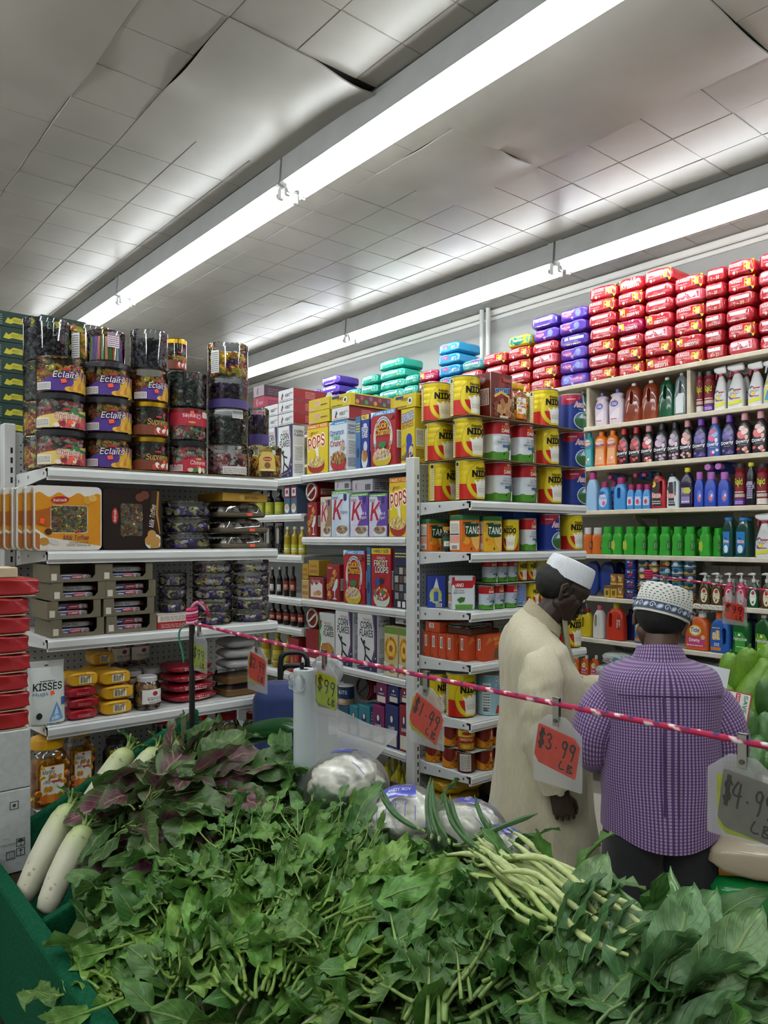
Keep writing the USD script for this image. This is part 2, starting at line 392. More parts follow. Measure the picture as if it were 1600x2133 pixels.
part(ceil,'far_ceiling_tiles',rest,'ceiling_paint',kind='stuff')
for x0,y0,x1,y1,e,s in patches:
 nx=18;a,b=np.meshgrid(np.linspace(0,1,nx),np.linspace(0,1,nx),indexing='ij');X=GX+TS*(x0+a*(x1-x0));Y=GY+TS*(y0+b*(y1-y0))
 hump=lambda t,q:np.clip(np.sin(np.pi*np.clip((t-q)/.55,0,1)),0,1)**1.5
 d=e[0]*hump(a,.3+.1*s%.3)*(1-b)**5+e[1]*hump(a,.2)*b**5+e[2]*hump(b,.15)*(1-a)**5+e[3]*hump(b,.4)*a**5
 d=d+.0035*(meshkit.fbm(np.stack([X*3,Y*3,0*X+s],-1),3,s)-.3)+.004
 V=np.stack([X,Y,ZC-d],-1).reshape(-1,3);W=V+[0,0,.008];f=[]
 for i in range(nx-1):
  for j in range(nx-1):
   p=i*nx+j;f.append((p,p+1,p+nx+1,p+nx))
 f=np.array(f);g=Geo();g.add((V,f),smooth=True);g.add((W,f[:,::-1]),smooth=True)
 ring=[i*nx for i in range(nx)]+[(nx-1)*nx+j for j in range(1,nx)]+[i*nx+nx-1 for i in range(nx-2,-1,-1)]+[j for j in range(nx-2,0,-1)]
 m=len(ring);RV=np.vstack([V[ring],W[ring]]);g.add((RV,np.array([(k,k+m,(k+1)%m+m,(k+1)%m)for k in range(m)])))
 part(ceil,'ceiling_panel',g,'ceiling_paint',label='loose patched ceiling sheet with a sagging edge')
kl=klass('strip_light')
g=Geo();L=2.42
prof=Polygon([(-.065,.1599),(-.075,.03),(-.085,.012),(-.06,.0),(.06,.0),(.085,.012),(.075,.03),(.065,.1599)])
m=prism(prof,L);g.add(m,'b9bbba',T=np.array([[1,0,0,0],[0,0,-1,L/2],[0,1,0,0],[0,0,0,1]]));part(kl,'housing',g,'enamel')
for sx in(-.046,.046):
 g=Geo();g.add(lathe([(0,0),(.012,0),(.0185,.004),(.0185,L-.1),(.012,L-.096),(0,L-.096)],14),smooth=40,T=TR((sx,L/2-.048,-.03),rx=90));part(kl,'tube',g,'tube_light')
 for sy in(-1,1):
  g=Geo();g.add(bx(sx-.015,sy*(L/2-.025)-.014,-.055,sx+.015,sy*(L/2-.025)+.014,.012,.005),'dfe0de');g.add(cyl(.017,0,.022,14),'b9bbbb',40,TR((sx,sy*(L/2-.045)+.011,-.03),rx=90));part(kl,'socket',g,'enamel')
for sx in(-.066,.066):
 g=Geo();g.add(bx(sx-.004,-L/2+.05,.1555,sx+.004,L/2-.05,.1599),'55564f');part(kl,'edge_seam',g,'matte')
for row,x,ys in(('over the left aisle',2.26,(7.2,4.76,2.32,-.12)),('beside the right wall',4.36,(6.995,4.555,2.115,-.325)),('over the vegetable stand',.16,(7.2,4.76,2.32,-.12)),('over the left side of the store',-1.94,(4.76,2.32,-.12))):
 for k,y in enumerate(ys):
  thing('strip_light',f"twin tube fluorescent light {row}, {['farthest', 'second farthest', 'third farthest', 'fourth farthest'][k]} in the row",'light',(x,y,3.74),group='fluorescent strip lights',of=kl)
g=Geo()
for px in(1004,1017):
 y,Z=on_x(px,5.08);g.add(tube([(5.08,y,3.25),(5.08,y,ZC+.01)],.022,12),'c4c4c0',40)
one('wall_pipes','pair of short white pipes running from the right wall into the ceiling','pipe',g,'paint')
# shelving
WHITE='c9cbca'
def lip_profile(t=.045):
 return[(.0,0),(.0,-.004),(-.004,-.010),(-.004,-.030),(.004,-.040),(.004,-t),(.016,-t),(.016,-.014),(.03,-.012),(.03,0)]
def gondola(label,loc,rz,w,depth_,levels,top,base=.16,posts=(1,1),holes=True,cardboard=None,name='shelving_unit',brackets=True):
 """steel shelf unit: local x along the front, y to the back, front lip at y = 0"""
 r=thing(name,label,'shelves',loc,rz)
 D=depth_
 g=Geo();g.add(bx(.0,D,.0,w,D+.012,top-.03),'b4b7b5');part(r,'back_panel',g,'enamel')
 if holes:
  ps=[];x=.025
  nx,nz=int((w-.05)/.0254),int((top-base-.1)/.0254)
  V,f=[],[]
  for i in range(nx):
   for j in range(nz):
    cx,cz=.025+i*.0254,base+.05+j*.0254
    k=len(V);V+=[(cx+.0035*math.cos(a),D-.0006,cz+.0035*math.sin(a))for a in np.arange(6)*math.pi/3];f+=[(k,k+1,k+2),(k,k+2,k+3),(k,k+3,k+4),(k,k+4,k+5)]
  g=Geo();g.add((np.array(V),np.array(f)),'2e302f');part(r,'peg_holes',g,'matte',kind='stuff')
 for s in(0,1):
  if not posts[s]:continue
  x0=-.045 if s==0 else w+.002
  g=Geo();g.add(bx(x0,D-.035,0,x0+.043,D+.025,top,.004),WHITE);up=part(r,'upright',g,'enamel')
  V,f=[],[]
  for z in np.arange(.25,top-.08,.0254*1.5):
   k=len(V);xx=x0+.024;V+=[(xx,D-.0358,z),(xx+.008,D-.0358,z),(xx+.008,D-.0358,z+.022),(xx,D-.0358,z+.022)];f.append((k,k+1,k+2,k+3))
  g=Geo();g.add((np.array(V),np.array(f)),'1c1d1d');part(up,'slots',g,'matte',kind='stuff')
 g=Geo();g.add(bx(0,.0,0,w,D,base,.004),'b9bbb9');part(r,'base_deck',g,'enamel')
 for z in levels:
  g=Geo();g.add(bx(.002,.012,z-.012,w-.002,D-.002,z,.002),WHITE)
  sh=part(r,'shelf',g,'enamel')
  g=Geo();pr=prism(Polygon(lip_profile()),w);g.add(pr,'d3d5d4',25,np.array([[0,0,1,0],[1,0,0,0],[0,1,0,z-.0006],[0,0,0,1.]]));part(sh,'shelf_lip',g,'enamel')
  if brackets:
   for x in(.0,w-.004):
    p=Polygon([(.004,-.034),(.004,-.004),(D-.03,-.004),(D-.03,-.062),(D-.1,-.056)])
    g=Geo();g.add(prism(p,.004),WHITE,T=np.array([[0,0,1,x],[1,0,0,0],[0,1,0,z-.0005],[0,0,0,1.]]))
    for q in((.05,-.02),(D*.55,-.022),(D-.07,-.03)):
     g.add(lathe([(.0,0),(.006,0),(.006,.0012),(0,.0012)],8),'55585a',T=TR((x+(-.001 if x<.01 else.004),q[0],z+q[1]),ry=90))
    part(r,'bracket',g,'enamel')
 return r
LY=2.75;LX0=on_y(100,LY)[0];LX1=on_y(578,LY)[0];LD=.45
LZ=[2.075,1.785,1.480,1.178,.890]
gondola('white steel end shelves holding clear candy jars, tins and cartons',(LX0,LY,0),0,LX1-LX0,LD,LZ+[.5],2.27)
NY=2.42;NX0=on_y(982,NY)[0];NX1=on_y(1221,NY)[0];ND=.38
NZ=[2.002,1.762,1.488,1.249,.982,.736]
gondola('white steel end shelves stacked with milk powder tins',(NX0,NY,0),0,NX1-NX0,ND,NZ,2.225)
KX=2.50;KD=.44
KY=[2.86,3.80,4.74,5.68]
KZ=[2.205,1.835,1.470,1.12,.75]
DZ=[2.20,1.975,1.725,1.465,1.285,1.005,.80]
gondola('white steel shelves full of cereal boxes behind the milk powder end',(KX,KY[1],0),-90,KY[1]-KY[0],KD,KZ+[.42],2.26,posts=(0,0),holes=False,brackets=False)
gondola('white steel shelves of bottles and oils beyond the cereal shelves',(KX,KY[2]-.005,0),-90,KY[2]-KY[1]-.01,KD,DZ+[.5],2.26,posts=(0,0),holes=False,brackets=False)
gondola('farthest white steel shelves of the middle run',(KX,KY[3]-.01,0),-90,KY[3]-KY[2]-.01,KD,DZ+[.5],2.26,posts=(0,0),holes=False,brackets=False)
gondola('white steel side shelves with dark trays behind the candy end',(.66,4.17,0),-90,.90,.50,[2.25,1.95,1.65,1.35,1.05,.7],2.3,posts=(0,0),holes=False,brackets=False)
WX,WD=4.60,.54
def wz(px,py):return zat(py,on_x(px,WX)[1])
WZ=[wz(1400,765),wz(1400,866),wz(1400,958),wz(1400,1058),wz(1400,1158),wz(1400,1255),wz(1400,1350),.83,.4]
r=thing('wall_shelving','long pale wooden shelves covering the right wall','shelves',(0,0,0))
WY0,WY1=-1.2,7.8
for k,z in enumerate(WZ):
 g=Geo();g.add(bx(WX+(0 if k!=0 else-.03),WY0,z-.03,XW,WY1,z,.003),'cfc3ad' if k<4 else 'cbc3b4');part(r,'shelf',g,'wood')
for px,k in((1224,0),(1434,0),(1700,0),(1050,0)):
 y=on_x(px,WX)[0];g=Geo();g.add(bx(WX+.004,y-.012,WZ[k+1]+.0005,XW,y+.012,WZ[k]-.0305),'cabda6');part(r,'divider',g,'wood')
for k,pxs in((1,(1296,1513)),(2,(1247,1452)),(3,(1302,1512)),(4,(1252,1452)),(5,(1305,1520)),(6,(1252,1470))):
 for px in pxs:
  y=on_x(px,WX+.1)[0];g=Geo();p=Polygon([(.2,-.031),(WD-.02,-.031),(WD-.02,-.22),(WD-.07,-.22),(.2,-.06)]).difference(Polygon([(.27,-.055),(WD-.05,-.055),(WD-.05,-.185)]))
  g.add(prism(p,.02),'bfb6a6',T=np.array([[1,0,0,WX],[0,0,-1,y],[0,1,0,WZ[k]],[0,0,0,1.]]));part(r,'bracket',g,'wood')
  # kinds of goods
DIM={}
def kind(name,w,d,h):
 k=klass(name);DIM[k]=(w,d,h);return k
NTH=['first','second','third','fourth','fifth','sixth','seventh','eighth','ninth','tenth','eleventh','twelfth','thirteenth','fourteenth','fifteenth','sixteenth']
def candy(L,r,n=6):
 """a wrapped sweet with twisted ends along x"""
 m=lathe([(0,-L),(r*.8,-L*.92),(r*.22,-L*.58),(r,-L*.38),(r,L*.38),(r*.22,L*.58),(r*.8,L*.92),(0,L)],n)
 return np.array(m.vertices)[:,[2,1,0]]*[1,-1,1],np.array(m.faces)
def fill_round(r,z0,z1,cols,L=.02,rr=.009,n=210,seed=1,chunk=False,core='302a28',topn=40):
 q=np.random.default_rng(seed);g=Geo();g.add(cyl(r-rr*1.6,z0+.002,z1-rr*1.5,20),core)
 base=candy(L,rr)if not chunk else(np.array(trimesh.creation.icosphere(1,rr).vertices),np.array(trimesh.creation.icosphere(1,rr).faces))
 for i in range(n+topn):
  if i<n:a=q.uniform(0,2*np.pi);R=r-rr*q.uniform(1.05,1.5);z=q.uniform(z0+rr,z1-rr);R-=0 if chunk else L*.12
  else:a=q.uniform(0,2*np.pi);R=(r-rr*1.4-L*.4)*math.sqrt(q.random());z=z1-rr*q.uniform(.6,1.6)
  p=(R*math.sin(a),-R*math.cos(a),z)
  T=TR(p,rx=q.uniform(0,360),ry=q.normal(0,35)if not chunk else q.uniform(0,360),rz=math.degrees(a)+q.normal(0,22))
  if chunk:T[:3,:3]=T[:3,:3]@np.diag(q.uniform(.7,1.15,3))
  v=base[0]@T[:3,:3].T+T[:3,3];v[:,2]=np.clip(v[:,2],z0+.001,z1)
  rr_=np.hypot(v[:,0],v[:,1]);v[:,:2]*=np.minimum(1,(r-.0005)/np.maximum(rr_,1e-6))[:,None]
  g.add((v,base[1]),np.clip(C(cols[q.integers(len(cols))])*1.55+.012,0,.85),True if chunk else 40)
 return g
def clear_jar(name,r,h,cols,lid='clear',lab=None,fill=.9,cand=(.021,.0092),n=210,seed=1,chunk=False,core='302a28',neck=False,fillmat='foil',shell='clear',lidcol='d9c23a'):
 k=kind(name,2*r,2*r,h);lh=.018
 g=Geo()
 if neck:g.add(lathe([(0,.001),(r-.006,.001),(r,.008),(r,h*.72),(r*.8,h*.84),(r*.72,h*.86),(r*.72,h-lh)],28),'ffffff',40)
 else:g.add(lathe([(0,.001),(r-.004,.001),(r,.005),(r,h-lh)],30),'ffffff',40)
 part(k,'jar',g,shell)
 if not n:return k
 g=fill_round(r-.003,.004,(h*.8 if neck else h-lh)*fill,cols,cand[0],cand[1],n,seed,chunk,core);part(k,'contents',g,fillmat,kind='stuff')
 g=Geo();R=r*.76 if neck else r+.0015;lp=[(R,h-lh-.002),(R,h-.004),(R-.004,h),(R-.007,h-.003),(0,h-.003)]
 if lid=='clear':
  g.add(lathe(lp,30),'ffffff',40);part(k,'lid',g,'clear')
 else:
  g.add(lathe([(0,h-lh-.002)]+lp,30),lidcol,40);part(k,'lid',g,lid)
 if lab:
  p=Print(round_(r+.0004),cut=r*.22);lab(p,r,h);part(k,'label',p.g,'paper')
 return k
def sticker(p,x,y,s=.017,c='ff5a2c',rot=12):p.poly(affinity.translate(affinity.rotate(sbox(-s/2,-s*.42,s/2,s*.42),rot),x,y),c)
def wave(x0,x1,y,a,n=40,ph=0,k=1.0):return[(x,y+a*math.sin(ph+k*2*math.pi*(x-x0)/(x1-x0)))for x in np.linspace(x0,x1,n)]
def lab_eclairs(p,r,h):
 W=r*1.35;t=h*.62
 p.pts([(-W,.005)]+[(x,.005+(t-.005)*(.42+.58*min(1,max(0,(x+W*.75)/(W*.95)))**.7))for x in np.linspace(-W,W,24)]+[(W,.005)],'4b2a86')
 p.pts([(W*.05,.005)]+[(W*.05+.02*math.sin(q*3),.005+q*(t*.95-.005))for q in np.linspace(0,1,8)]+[(W,t),(W,.005)],'d6a52a')
 for i in range(5):p.ell(W*(.1+.12*i%.5),h*(.1+.035*i),.016,.009,'c8831f' if i%2 else 'e0b03a',20*i)
 p.rect(-W,.008,-W*.45,h*.27,'dcd8d2',.002);p.small(-W*.97,.012,-W*.48,h*.25,'6a6a70',6)
 p.text('Eclairs',-W*.02,h*.40,h*.17,'f4f0ea',w=r*1.0,shear=.2,out='3a1f66',outw=.06);p.ell(0,h*.63,r*.2,h*.035,'b3262b');sticker(p,-.008,h*.31)
def lab_chewies(p,r,h):
 W=r*1.35;t=h*.5
 p.pts([(-W,.005)]+[(x,.01+t*(.5+.5*(x+W)/(2*W)))for x in np.linspace(-W,W,20)]+[(W,.005)],'d9c06a')
 p.pts([(-W*.3,.005),(-W*.1,t*.55),(W*.1,t*.8),(W,t*.72),(W,.005)],'c9566a')
 p.pts([(W*.05,t*.8),(W*.35,t*1.15),(W*.55,t*.95),(W,t*.9),(W,t*.74)],'2f7a3a')
 p.rect(-W,.008,-W*.42,h*.3,'e6e2da',.002);p.small(-W*.97,.012,-W*.45,h*.28,'70686a',6)
 p.text('Chewies',W*.1,h*.3,h*.15,'a5122c',w=r*1.0,shear=.15,out='f3e3d6',outw=.07);p.ell(W*.1,h*.55,r*.18,h*.035,'b3262b')
 for i in range(6):p.ell(-W*.2+W*.16*i,h*(.11+.05*(i%2)),.011,.008,['e9d7c8','8c2430','d85a5a'][i%3],30*i)
 sticker(p,W*.2,h*.2)
def lab_chewred(p,r,h):
 W=r*1.35;p.pts([(-W,.005)]+[(x,h*.24+h*.26*max(0,math.cos((x-r*.3)*1.0/r))**1.5)for x in np.linspace(-W,W,30)]+[(W,.005)],'b3203a')
 p.rect(-W,.008,-W*.4,h*.26,'d9c9c6',.002);p.small(-W*.97,.012,-W*.44,h*.24,'70686a',6)
 p.text('Chewies',r*.3,h*.27,h*.13,'f3ece4',w=r*.95,shear=.12);p.ell(r*.3,h*.44,r*.18,h*.03,'d8a63a');sticker(p,r*.3,h*.19,.014)
 for i in range(5):p.ell(r*(-.15+.25*i),h*.1,.012,.008,['d8c3a0','2f7a3a','efe6da'][i%3],40*i)
def lab_chewinv(p,r,h):
 W=r*1.4;p.rect(-W,h*.45,W,h*.97,'b3203a');p.ell(0,h*.55,r*.2,h*.03,'d8a63a')
 p.text('Chewies',0,h*.8,h*.13,'f3ece4',w=r*.95,rot=180);sticker(p,0,h*.85,.014);p.rect(r*.6,h*.72,W,h*.9,'d9c9c6')
def lab_supreme(p,r,h):
 W=r*1.4
 p.pts([(-W,.005)]+[(x,h*(.28+.2*(x+W)/(2*W))+h*.03*math.sin(x*60))for x in np.linspace(-W,W,30)]+[(W,.005)],'7a3a22')
 p.text('Supreme',r*.12,h*.33,h*.17,'d9b04a',w=r*1.35,shear=.15,out='3d1710',outw=.05)
 for i in range(6):p.ell(r*(-.1+.18*i),h*(.13+.04*(i%2)),.009,.013,'efe8de' if i%2 else 'c0402a',35*i)
 p.ell(r*.1,h*.56,r*.2,h*.03,'b3262b');sticker(p,r*.5,h*.28,.015)
GOLD=['c59a33','8c5a1c','e2c25a','6a3a14','b8902e','d2ad4a','4b2a12','a63a26']
CHEW=['c9b9b0','a3404a','e0d8d2','6d2a2e','3f7f4a','b98a86','d94f4f','8d9a90']
DARK=['26302c','3b4a44','1b211f','5c6b64','2f3a36','141716','42514b']
DPURP=['2d2038','4b3560','19141f','6b5a3a','3a2a4a','231a2c']
MIXY=['c8b02a','5a3a9a','d97a3a','3a2a6a','b8a83a','8a3a2a','d8c84a']
SUPR=['1f6a3a','2b2b2b','0f4f2c','3a2a22','c0a23a','48281c','8a1f4a']
k_ecl=clear_jar('eclair_jar',.079,.128,GOLD,'gloss',lab_eclairs,.95,seed=2,lidcol='2e2b30',core='8a6226')
k_ecl2=clear_jar('eclair_jar_clear_lid',.079,.128,GOLD,'clear',lab_eclairs,.93,seed=5,core='8a6226')
k_chw=clear_jar('chew_jar',.079,.128,CHEW,'gloss',lab_chewies,.95,seed=3,lidcol='2a2a2e',fillmat='film',core='4a3a38')
k_chwr=clear_jar('red_label_chew_jar',.074,.128,CHEW+['1f6a44','c0303a'],'gloss',lab_chewred,.95,seed=4,lidcol='1f2226',fillmat='film',core='4a3a38')
k_chwi=clear_jar('upturned_red_label_chew_jar',.074,.128,CHEW+['1f6a44','c0303a'],'clear',lab_chewinv,.62,seed=6,fillmat='film',core='4a3a38')
k_sup=clear_jar('gold_lid_jar',.07,.132,SUPR,'metal',lab_supreme,.95,seed=7,lidcol='b8922a',cand=(.026,.013),n=70)
k_drk=clear_jar('dark_tall_jar',.074,.142,DARK,'clear',None,.93,seed=8,n=230,core='151a18',cand=(.022,.0075))
k_drk2=clear_jar('dark_round_jar',.078,.15,['15171c','252830','3a3d48','0d0e11','545a66'],'clear',None,.9,seed=9,n=200,core='0d0e11')
k_pur=clear_jar('purple_dark_jar',.074,.13,DPURP,'clear',lambda p,r,h:p.rect(-r*1.4,.004,r*1.4,h*.3,'4a3a7a'),.95,seed=10,n=180,core='191320')
k_mix=clear_jar('mixed_bar_jar',.072,.14,MIXY,'clear',lambda p,r,h:(p.rect(-r*1.3,h*.1,-r*.8,h*.75,'e4e4e2'),p.small(-r*1.26,h*.14,-r*.84,h*.72,'777777',10)),.88,seed=11,cand=(.034,.014),n=60)
k_stk=clear_jar('chew_stick_tub',.062,.11,['3a8a3a','d9702a','3a3aa0','6a2a8a','c83a3a'],'clear',None,.2,seed=12,n=0)
g=Geo();g.add(lathe([(.0635,.092),(.0635,.107),(.06,.11),(0,.108)],30),'ffffff',40);part(k_stk,'lid',g,'clear')
g=Geo();q=np.random.default_rng(3)
for i in range(26):
 a=i/26*2*np.pi;g.add(bx(-.006,-.003,0,.006,.003,.083,.002),['3f9a3f','d9702a','3f9a3f','3538a8','7a2a9a','c84a3a'][i%6],T=TR((.052*math.sin(a),-.052*math.cos(a),.006),rz=math.degrees(a),rx=-3))
part(k_stk,'chew_sticks',g,'film',kind='stuff')
p=Print(round_(.0625),cut=.015);p.rect(-.012,.05,.03,.1,'e8e6e4');p.small(-.01,.054,.028,.096,'8a4a7a',6);part(k_stk,'label',p.g,'paper')
def lab_gold(p,r,h):
 p.pts([(-r*.55,h*.2),(r*.55,h*.2),(r*.5,h*.55),(r*.25,h*.9),(-r*.25,h*.9),(-r*.5,h*.55)],'d8bb5a');p.ell(0,h*.58,r*.26,h*.07,'a8222a');p.text('Wellmade',0,h*.555,h*.05,'f4e8d8',w=r*.42);p.ell(0,h*.38,r*.18,h*.1,'8a5a2a');p.rect(-r*.4,h*.22,r*.4,h*.26,'efe3c0')
k_gld=clear_jar('gold_toffee_tub',.07,.105,['c99a2a','a63a26','e2c25a','7a1f1c','d8b84a','b8862a'],'clear',lab_gold,.9,seed=13,cand=(.018,.008),n=190,core='5a3010')
def lab_wht(p,r,h):p.rect(-r*.5,h*.05,r*.9,h*.3,'dcd6d0',.003);p.small(-r*.45,h*.08,r*.85,h*.27,'8a8084',6);p.bars(-r*1.0,h*.06,-r*.6,h*.2)
k_red=clear_jar('pink_sweet_jar',.078,.125,['b98f8c','8a3a40','d8c6c2','5a2428','a86a6a','e6dcd8'],'clear',lab_wht,.9,seed=14,fillmat='film',core='3a2426')
k_drw=clear_jar('dark_jar_white_tag',.076,.145,DARK,'clear',lambda p,r,h:(p.rect(-r*.1,h*.74,r*.5,h*.98,'e9e9e6',.002),p.small(-r*.06,h*.77,r*.46,h*.95,'666666',5)),.93,seed=15,n=230,core='151a18',cand=(.022,.0075))
PG=['3a2a8a','b9a45a','2a1f6a','d8c98a','5240a8','8f8250','c4c4c8','201a4a']
k_tub=clear_jar('flat_sweet_tub',.07,.058,PG,'clear',None,.92,seed=16,cand=(.026,.011),n=46,core='1a1630')
k_ball=clear_jar('white_label_ball_jar',.05,.125,['8a6a44','a88658','6b5034'],'gloss',lambda p,r,h:(p.rect(-r*1.0,h*.2,r*1.0,h*.62,'e9e6e2',.003),p.ell(0,h*.5,r*.22,h*.07,'b02a30'),p.ell(0,h*.36,r*.6,h*.06,'f8f6f2'),p.small(-r*.6,h*.31,r*.6,h*.41,'333333',3),p.small(-r*.5,h*.22,r*.5,h*.28,'777777',2)),.95,seed=17,cand=(.02,.021),n=26,chunk=True,core='4a3620',neck=True,fillmat='veg',lidcol='c9c9c9')
k_nut=clear_jar('nut_ball_jar',.075,.16,['8f7a4c','a8935f','786238','b8a672'],'gloss',lambda p,r,h:(p.rect(-r*1.2,h*.03,r*1.2,h*.2,'d8c22a'),p.pts([(-r*.1,h*.03),(r*1.2,h*.03),(r*1.2,h*.12)],'b0222a')),.95,seed=18,cand=(.02,.012),n=150,chunk=True,core='5a4826',neck=True,fillmat='veg',lidcol='a8232a')
def packbox(name,w,d,h,body,front=None,side=None,top=None,b=.0015,m='paper',lef=None):
 k=kind(name,w,d,h);g=Geo();g.add(bx(-w/2,-d/2,0,w/2,d/2,h,b),body);part(k,'carton',g,m)
 if front:p=Print(plane((-w/2,-d/2,0),(1,0,0),(0,0,1)));p.edge=sbox(.0006,.0006,w-.0006,h-.0006);front(p,w,h);part(k,'front_print',p.g,m)
 if side:p=Print(plane((w/2,-d/2,0),(0,1,0),(0,0,1)));p.edge=sbox(.0006,.0006,d-.0006,h-.0006);side(p,d,h);part(k,'side_print',p.g,m)
 if lef:p=Print(plane((-w/2,d/2,0),(0,-1,0),(0,0,1)));p.edge=sbox(.0006,.0006,d-.0006,h-.0006);lef(p,d,h);part(k,'side_print',p.g,m)
 if top:p=Print(plane((-w/2,-d/2,h),(1,0,0),(0,1,0)));top(p,w,d);part(k,'top_print',p.g,m)
 return k
def soft(name,w,d,h,body,pr=None,seed=1,ex=5.,rough=.06,m='film',seam=.0,cut=.02,endp=5.,kmin=.3):
 """a soft pack lying down, its printed long side towards -y"""
 k=kind(name,w,d,h);me=pillow(w,d,h,seed,rough,ex=ex,seam=seam,n=(16,13),endp=endp,kmin=kmin);g=Geo();g.add(me,body,True);part(k,'wrapper',g,m)
 if pr:p=Print(drape(me,1,-1),cut=cut,cuty=cut,step=.0003);pr(p,w,me.bounds[1][2]);part(k,'wrapper_print',p.g,m)
 return k
def toffee_tin(name,bg,front,win,cols,seed):
 W,D=.225,.042;k=kind(name,W,D,W)
 g=Geo();rr=sbox(-W/2+.018,.018,W/2-.018,W-.018).buffer(.018,4);X=np.array([[1,0,0,0],[0,0,-1,D/2],[0,1,0,0],[0,0,0,1.]])
 g.add(prism(rr,D-.008),'b8b4a8',30,X);part(k,'tin_body',g,'metal')
 hole=sbox(win[0]+.008,win[1]+.008,win[2]-.008,win[3]-.008).buffer(.008,3)
 T2=X.copy();T2[1,3]=-D/2+.008;g=Geo();g.add(prism(rr.difference(hole),.0075),bg,30,T2)
 pr=Print(plane((0,-D/2+.0004,0),(1,0,0),(0,0,1)));pr.clip=rr.buffer(-.004).difference(hole.buffer(.002));front(pr,W,pr.clip);lid=part(k,'lid',g,'gloss');part(k,'lid_print',pr.g,'gloss')
 q=np.random.default_rng(seed);g=Geo();ca=candy(.013,.006)
 for i in range(120):g.add(ca,cols[q.integers(len(cols))],40,TR((q.uniform(win[0],win[2]),-D/2+.0085-.003*q.random(),q.uniform(win[1],win[3])),rx=q.uniform(0,360),ry=q.uniform(0,180),rz=q.normal(0,20)))
 part(k,'sweets',g,'foil',kind='stuff')
 g=Geo();g.add(bx(win[0],-D/2+.0006,win[1],win[2],-D/2+.0012,win[3]),'ffffff');part(k,'window',g,'clear')
 return k
def pp(p,shp,col):return p.poly(shp.intersection(p.clip),col)
def tin_orange(p,W,c):
 pp(p,sbox(-W,0,W,W),'cf8a1c');pp(p,Polygon(wave(-W/2,W/2,W*.86,.008,60,0,3.5)+[(W/2,W),(-W/2,W)]),'d9d6cf')
 pp(p,Polygon([(-W/2,W*.35),(-W*.3,W*.2),(-W*.1,W*.17),(W/2,W*.06),(W/2,0),(-W/2,0)]),'d8d2c8');pp(p,Polygon([(-W/2,W*.3),(-W*.42,W*.25),(-W*.42,0),(-W/2,0)]),'b06a30')
 pp(p,Polygon([(-W/2,W*.6),(-W*.2,W*.68),(-W*.1,W*.5),(-W*.3,W*.35),(-W/2,W*.4)]),'a85a1a')
 p.ell(-W*.13,W*.78,.03,.013,'a8222a',5);p.text('Wellmade',-W*.13,W*.755,.011,'f4e8d8',w=.045,rot=4)
 p.ell(W*.28,W*.79,.016,.014,'c9963a');p.ell(W*.36,W*.82,.014,.012,'d8aa52');p.ell(-W*.36,W*.14,.016,.013,'b98232');p.ell(-W*.3,W*.29,.012,.011,'4a2a1a');p.ell(-W*.22,W*.13,.018,.009,'c9c4bc',-20)
 p.text('Milk Toffee',W*.1,W*.16,.017,'4a1f5a',w=.085,shear=.2);p.text('Caramelos De Leche',W*.14,W*.105,.008,'3a2a1a',w=.065,shear=.2);p.text('Caramels Tendres au Lait',W*.14,W*.065,.008,'3a2a1a',w=.08,shear=.2);sticker(p,-W*.39,W*.45,.018,rot=80)
def tin_dark(p,W,c):
 pp(p,sbox(-W,0,W,W),'231613');pp(p,Polygon([(W*.33,W),(W*.3,W*.6),(W*.42,W*.3),(W*.5,W*.3),(W*.5,W)]),'3a2418');pp(p,Polygon([(W*.43,W),(W*.40,W*.6),(W*.47,W*.25),(W*.485,W*.25),(W*.44,W*.6),(W*.46,W)]),'a87a3a')
 p.ell(-W*.3,W*.55,.012,.03,'a8222a');p.text('Wellmade',-W*.28,W*.55-.022,.011,'f4e8d8',w=.044,al='l',rot=90)
 p.text('Milk Toffee',W*.36,W*.36,.019,'e6ddd0',w=.085,al='l',rot=84,shear=.2)
 pp(p,affinity.translate(affinity.scale(Point(0,0).buffer(1,8),.034,.03),W*.36,W*.13),'e0d8cc')
 for x,y in((.33,.25),(.4,.14),(.28,.15),(.38,.05)):pp(p,affinity.translate(Point(0,0).buffer(.017,6),W*x,W*y),'b98a48')
 for x,y in((.2,.9),(.12,.86)):p.ell(W*x,W*y,.018,.016,'6a3a2a')
k_tino=toffee_tin('orange_toffee_tin','d9d6cf',tin_orange,(-.058,.062,.062,.155),['b8a23a','8aa03a','d8c25a','a63a26','6a5a1a','c8b04a'],21)
k_tind=toffee_tin('dark_toffee_tin','1d1412',tin_dark,(-.046,.05,.04,.17),['8a3a26','6a5a2a','a8904a','b04a2a','3a2a1a','c0a860'],22)
k_dome=kind('dome_tray',.2,.2,.062)
g=Geo();g.add(bx(-.1,-.1,0,.1,.1,.022,.006),'5c5240');part(k_dome,'tray',g,'card')
g=Geo();q=np.random.default_rng(4);ch=lathe([(.0,0),(.016,0),(.013,.008),(.004,.018),(0,.021)],7)
for i in range(6):
 for j in range(6):g.add(ch,['8a8078','4a3430','b0a8a0','2f2320'][q.integers(4)],40,TR((-.078+i*.031,-.078+j*.031,.021),rz=q.uniform(0,90)))
part(k_dome,'sweets',g,'foil',kind='stuff')
g=Geo();g.add(loft([(.02,.098,.098,6),(.045,.094,.094,5),(.058,.08,.08,4),(.062,.06,.06,3)],24),'ffffff',50);part(k_dome,'dome',g,'clear')
g=Geo();g.add(bx(.02,-.1008,.006,.042,-.1001,.018),'ff5a3c');part(k_dome,'price_sticker',g,'paper')
k_ylid=packbox('yellow_flat_box',.2,.2,.032,'b98f2c',lambda p,w,h:(p.text('Milk Toffee',w*.62,h*.3,.011,'4a2a1a',w=.06,shear=.2),p.ell(w*.42,h*.5,.012,.01,'d8aa52')))
CW,CH,CD=.2,.0625,.2
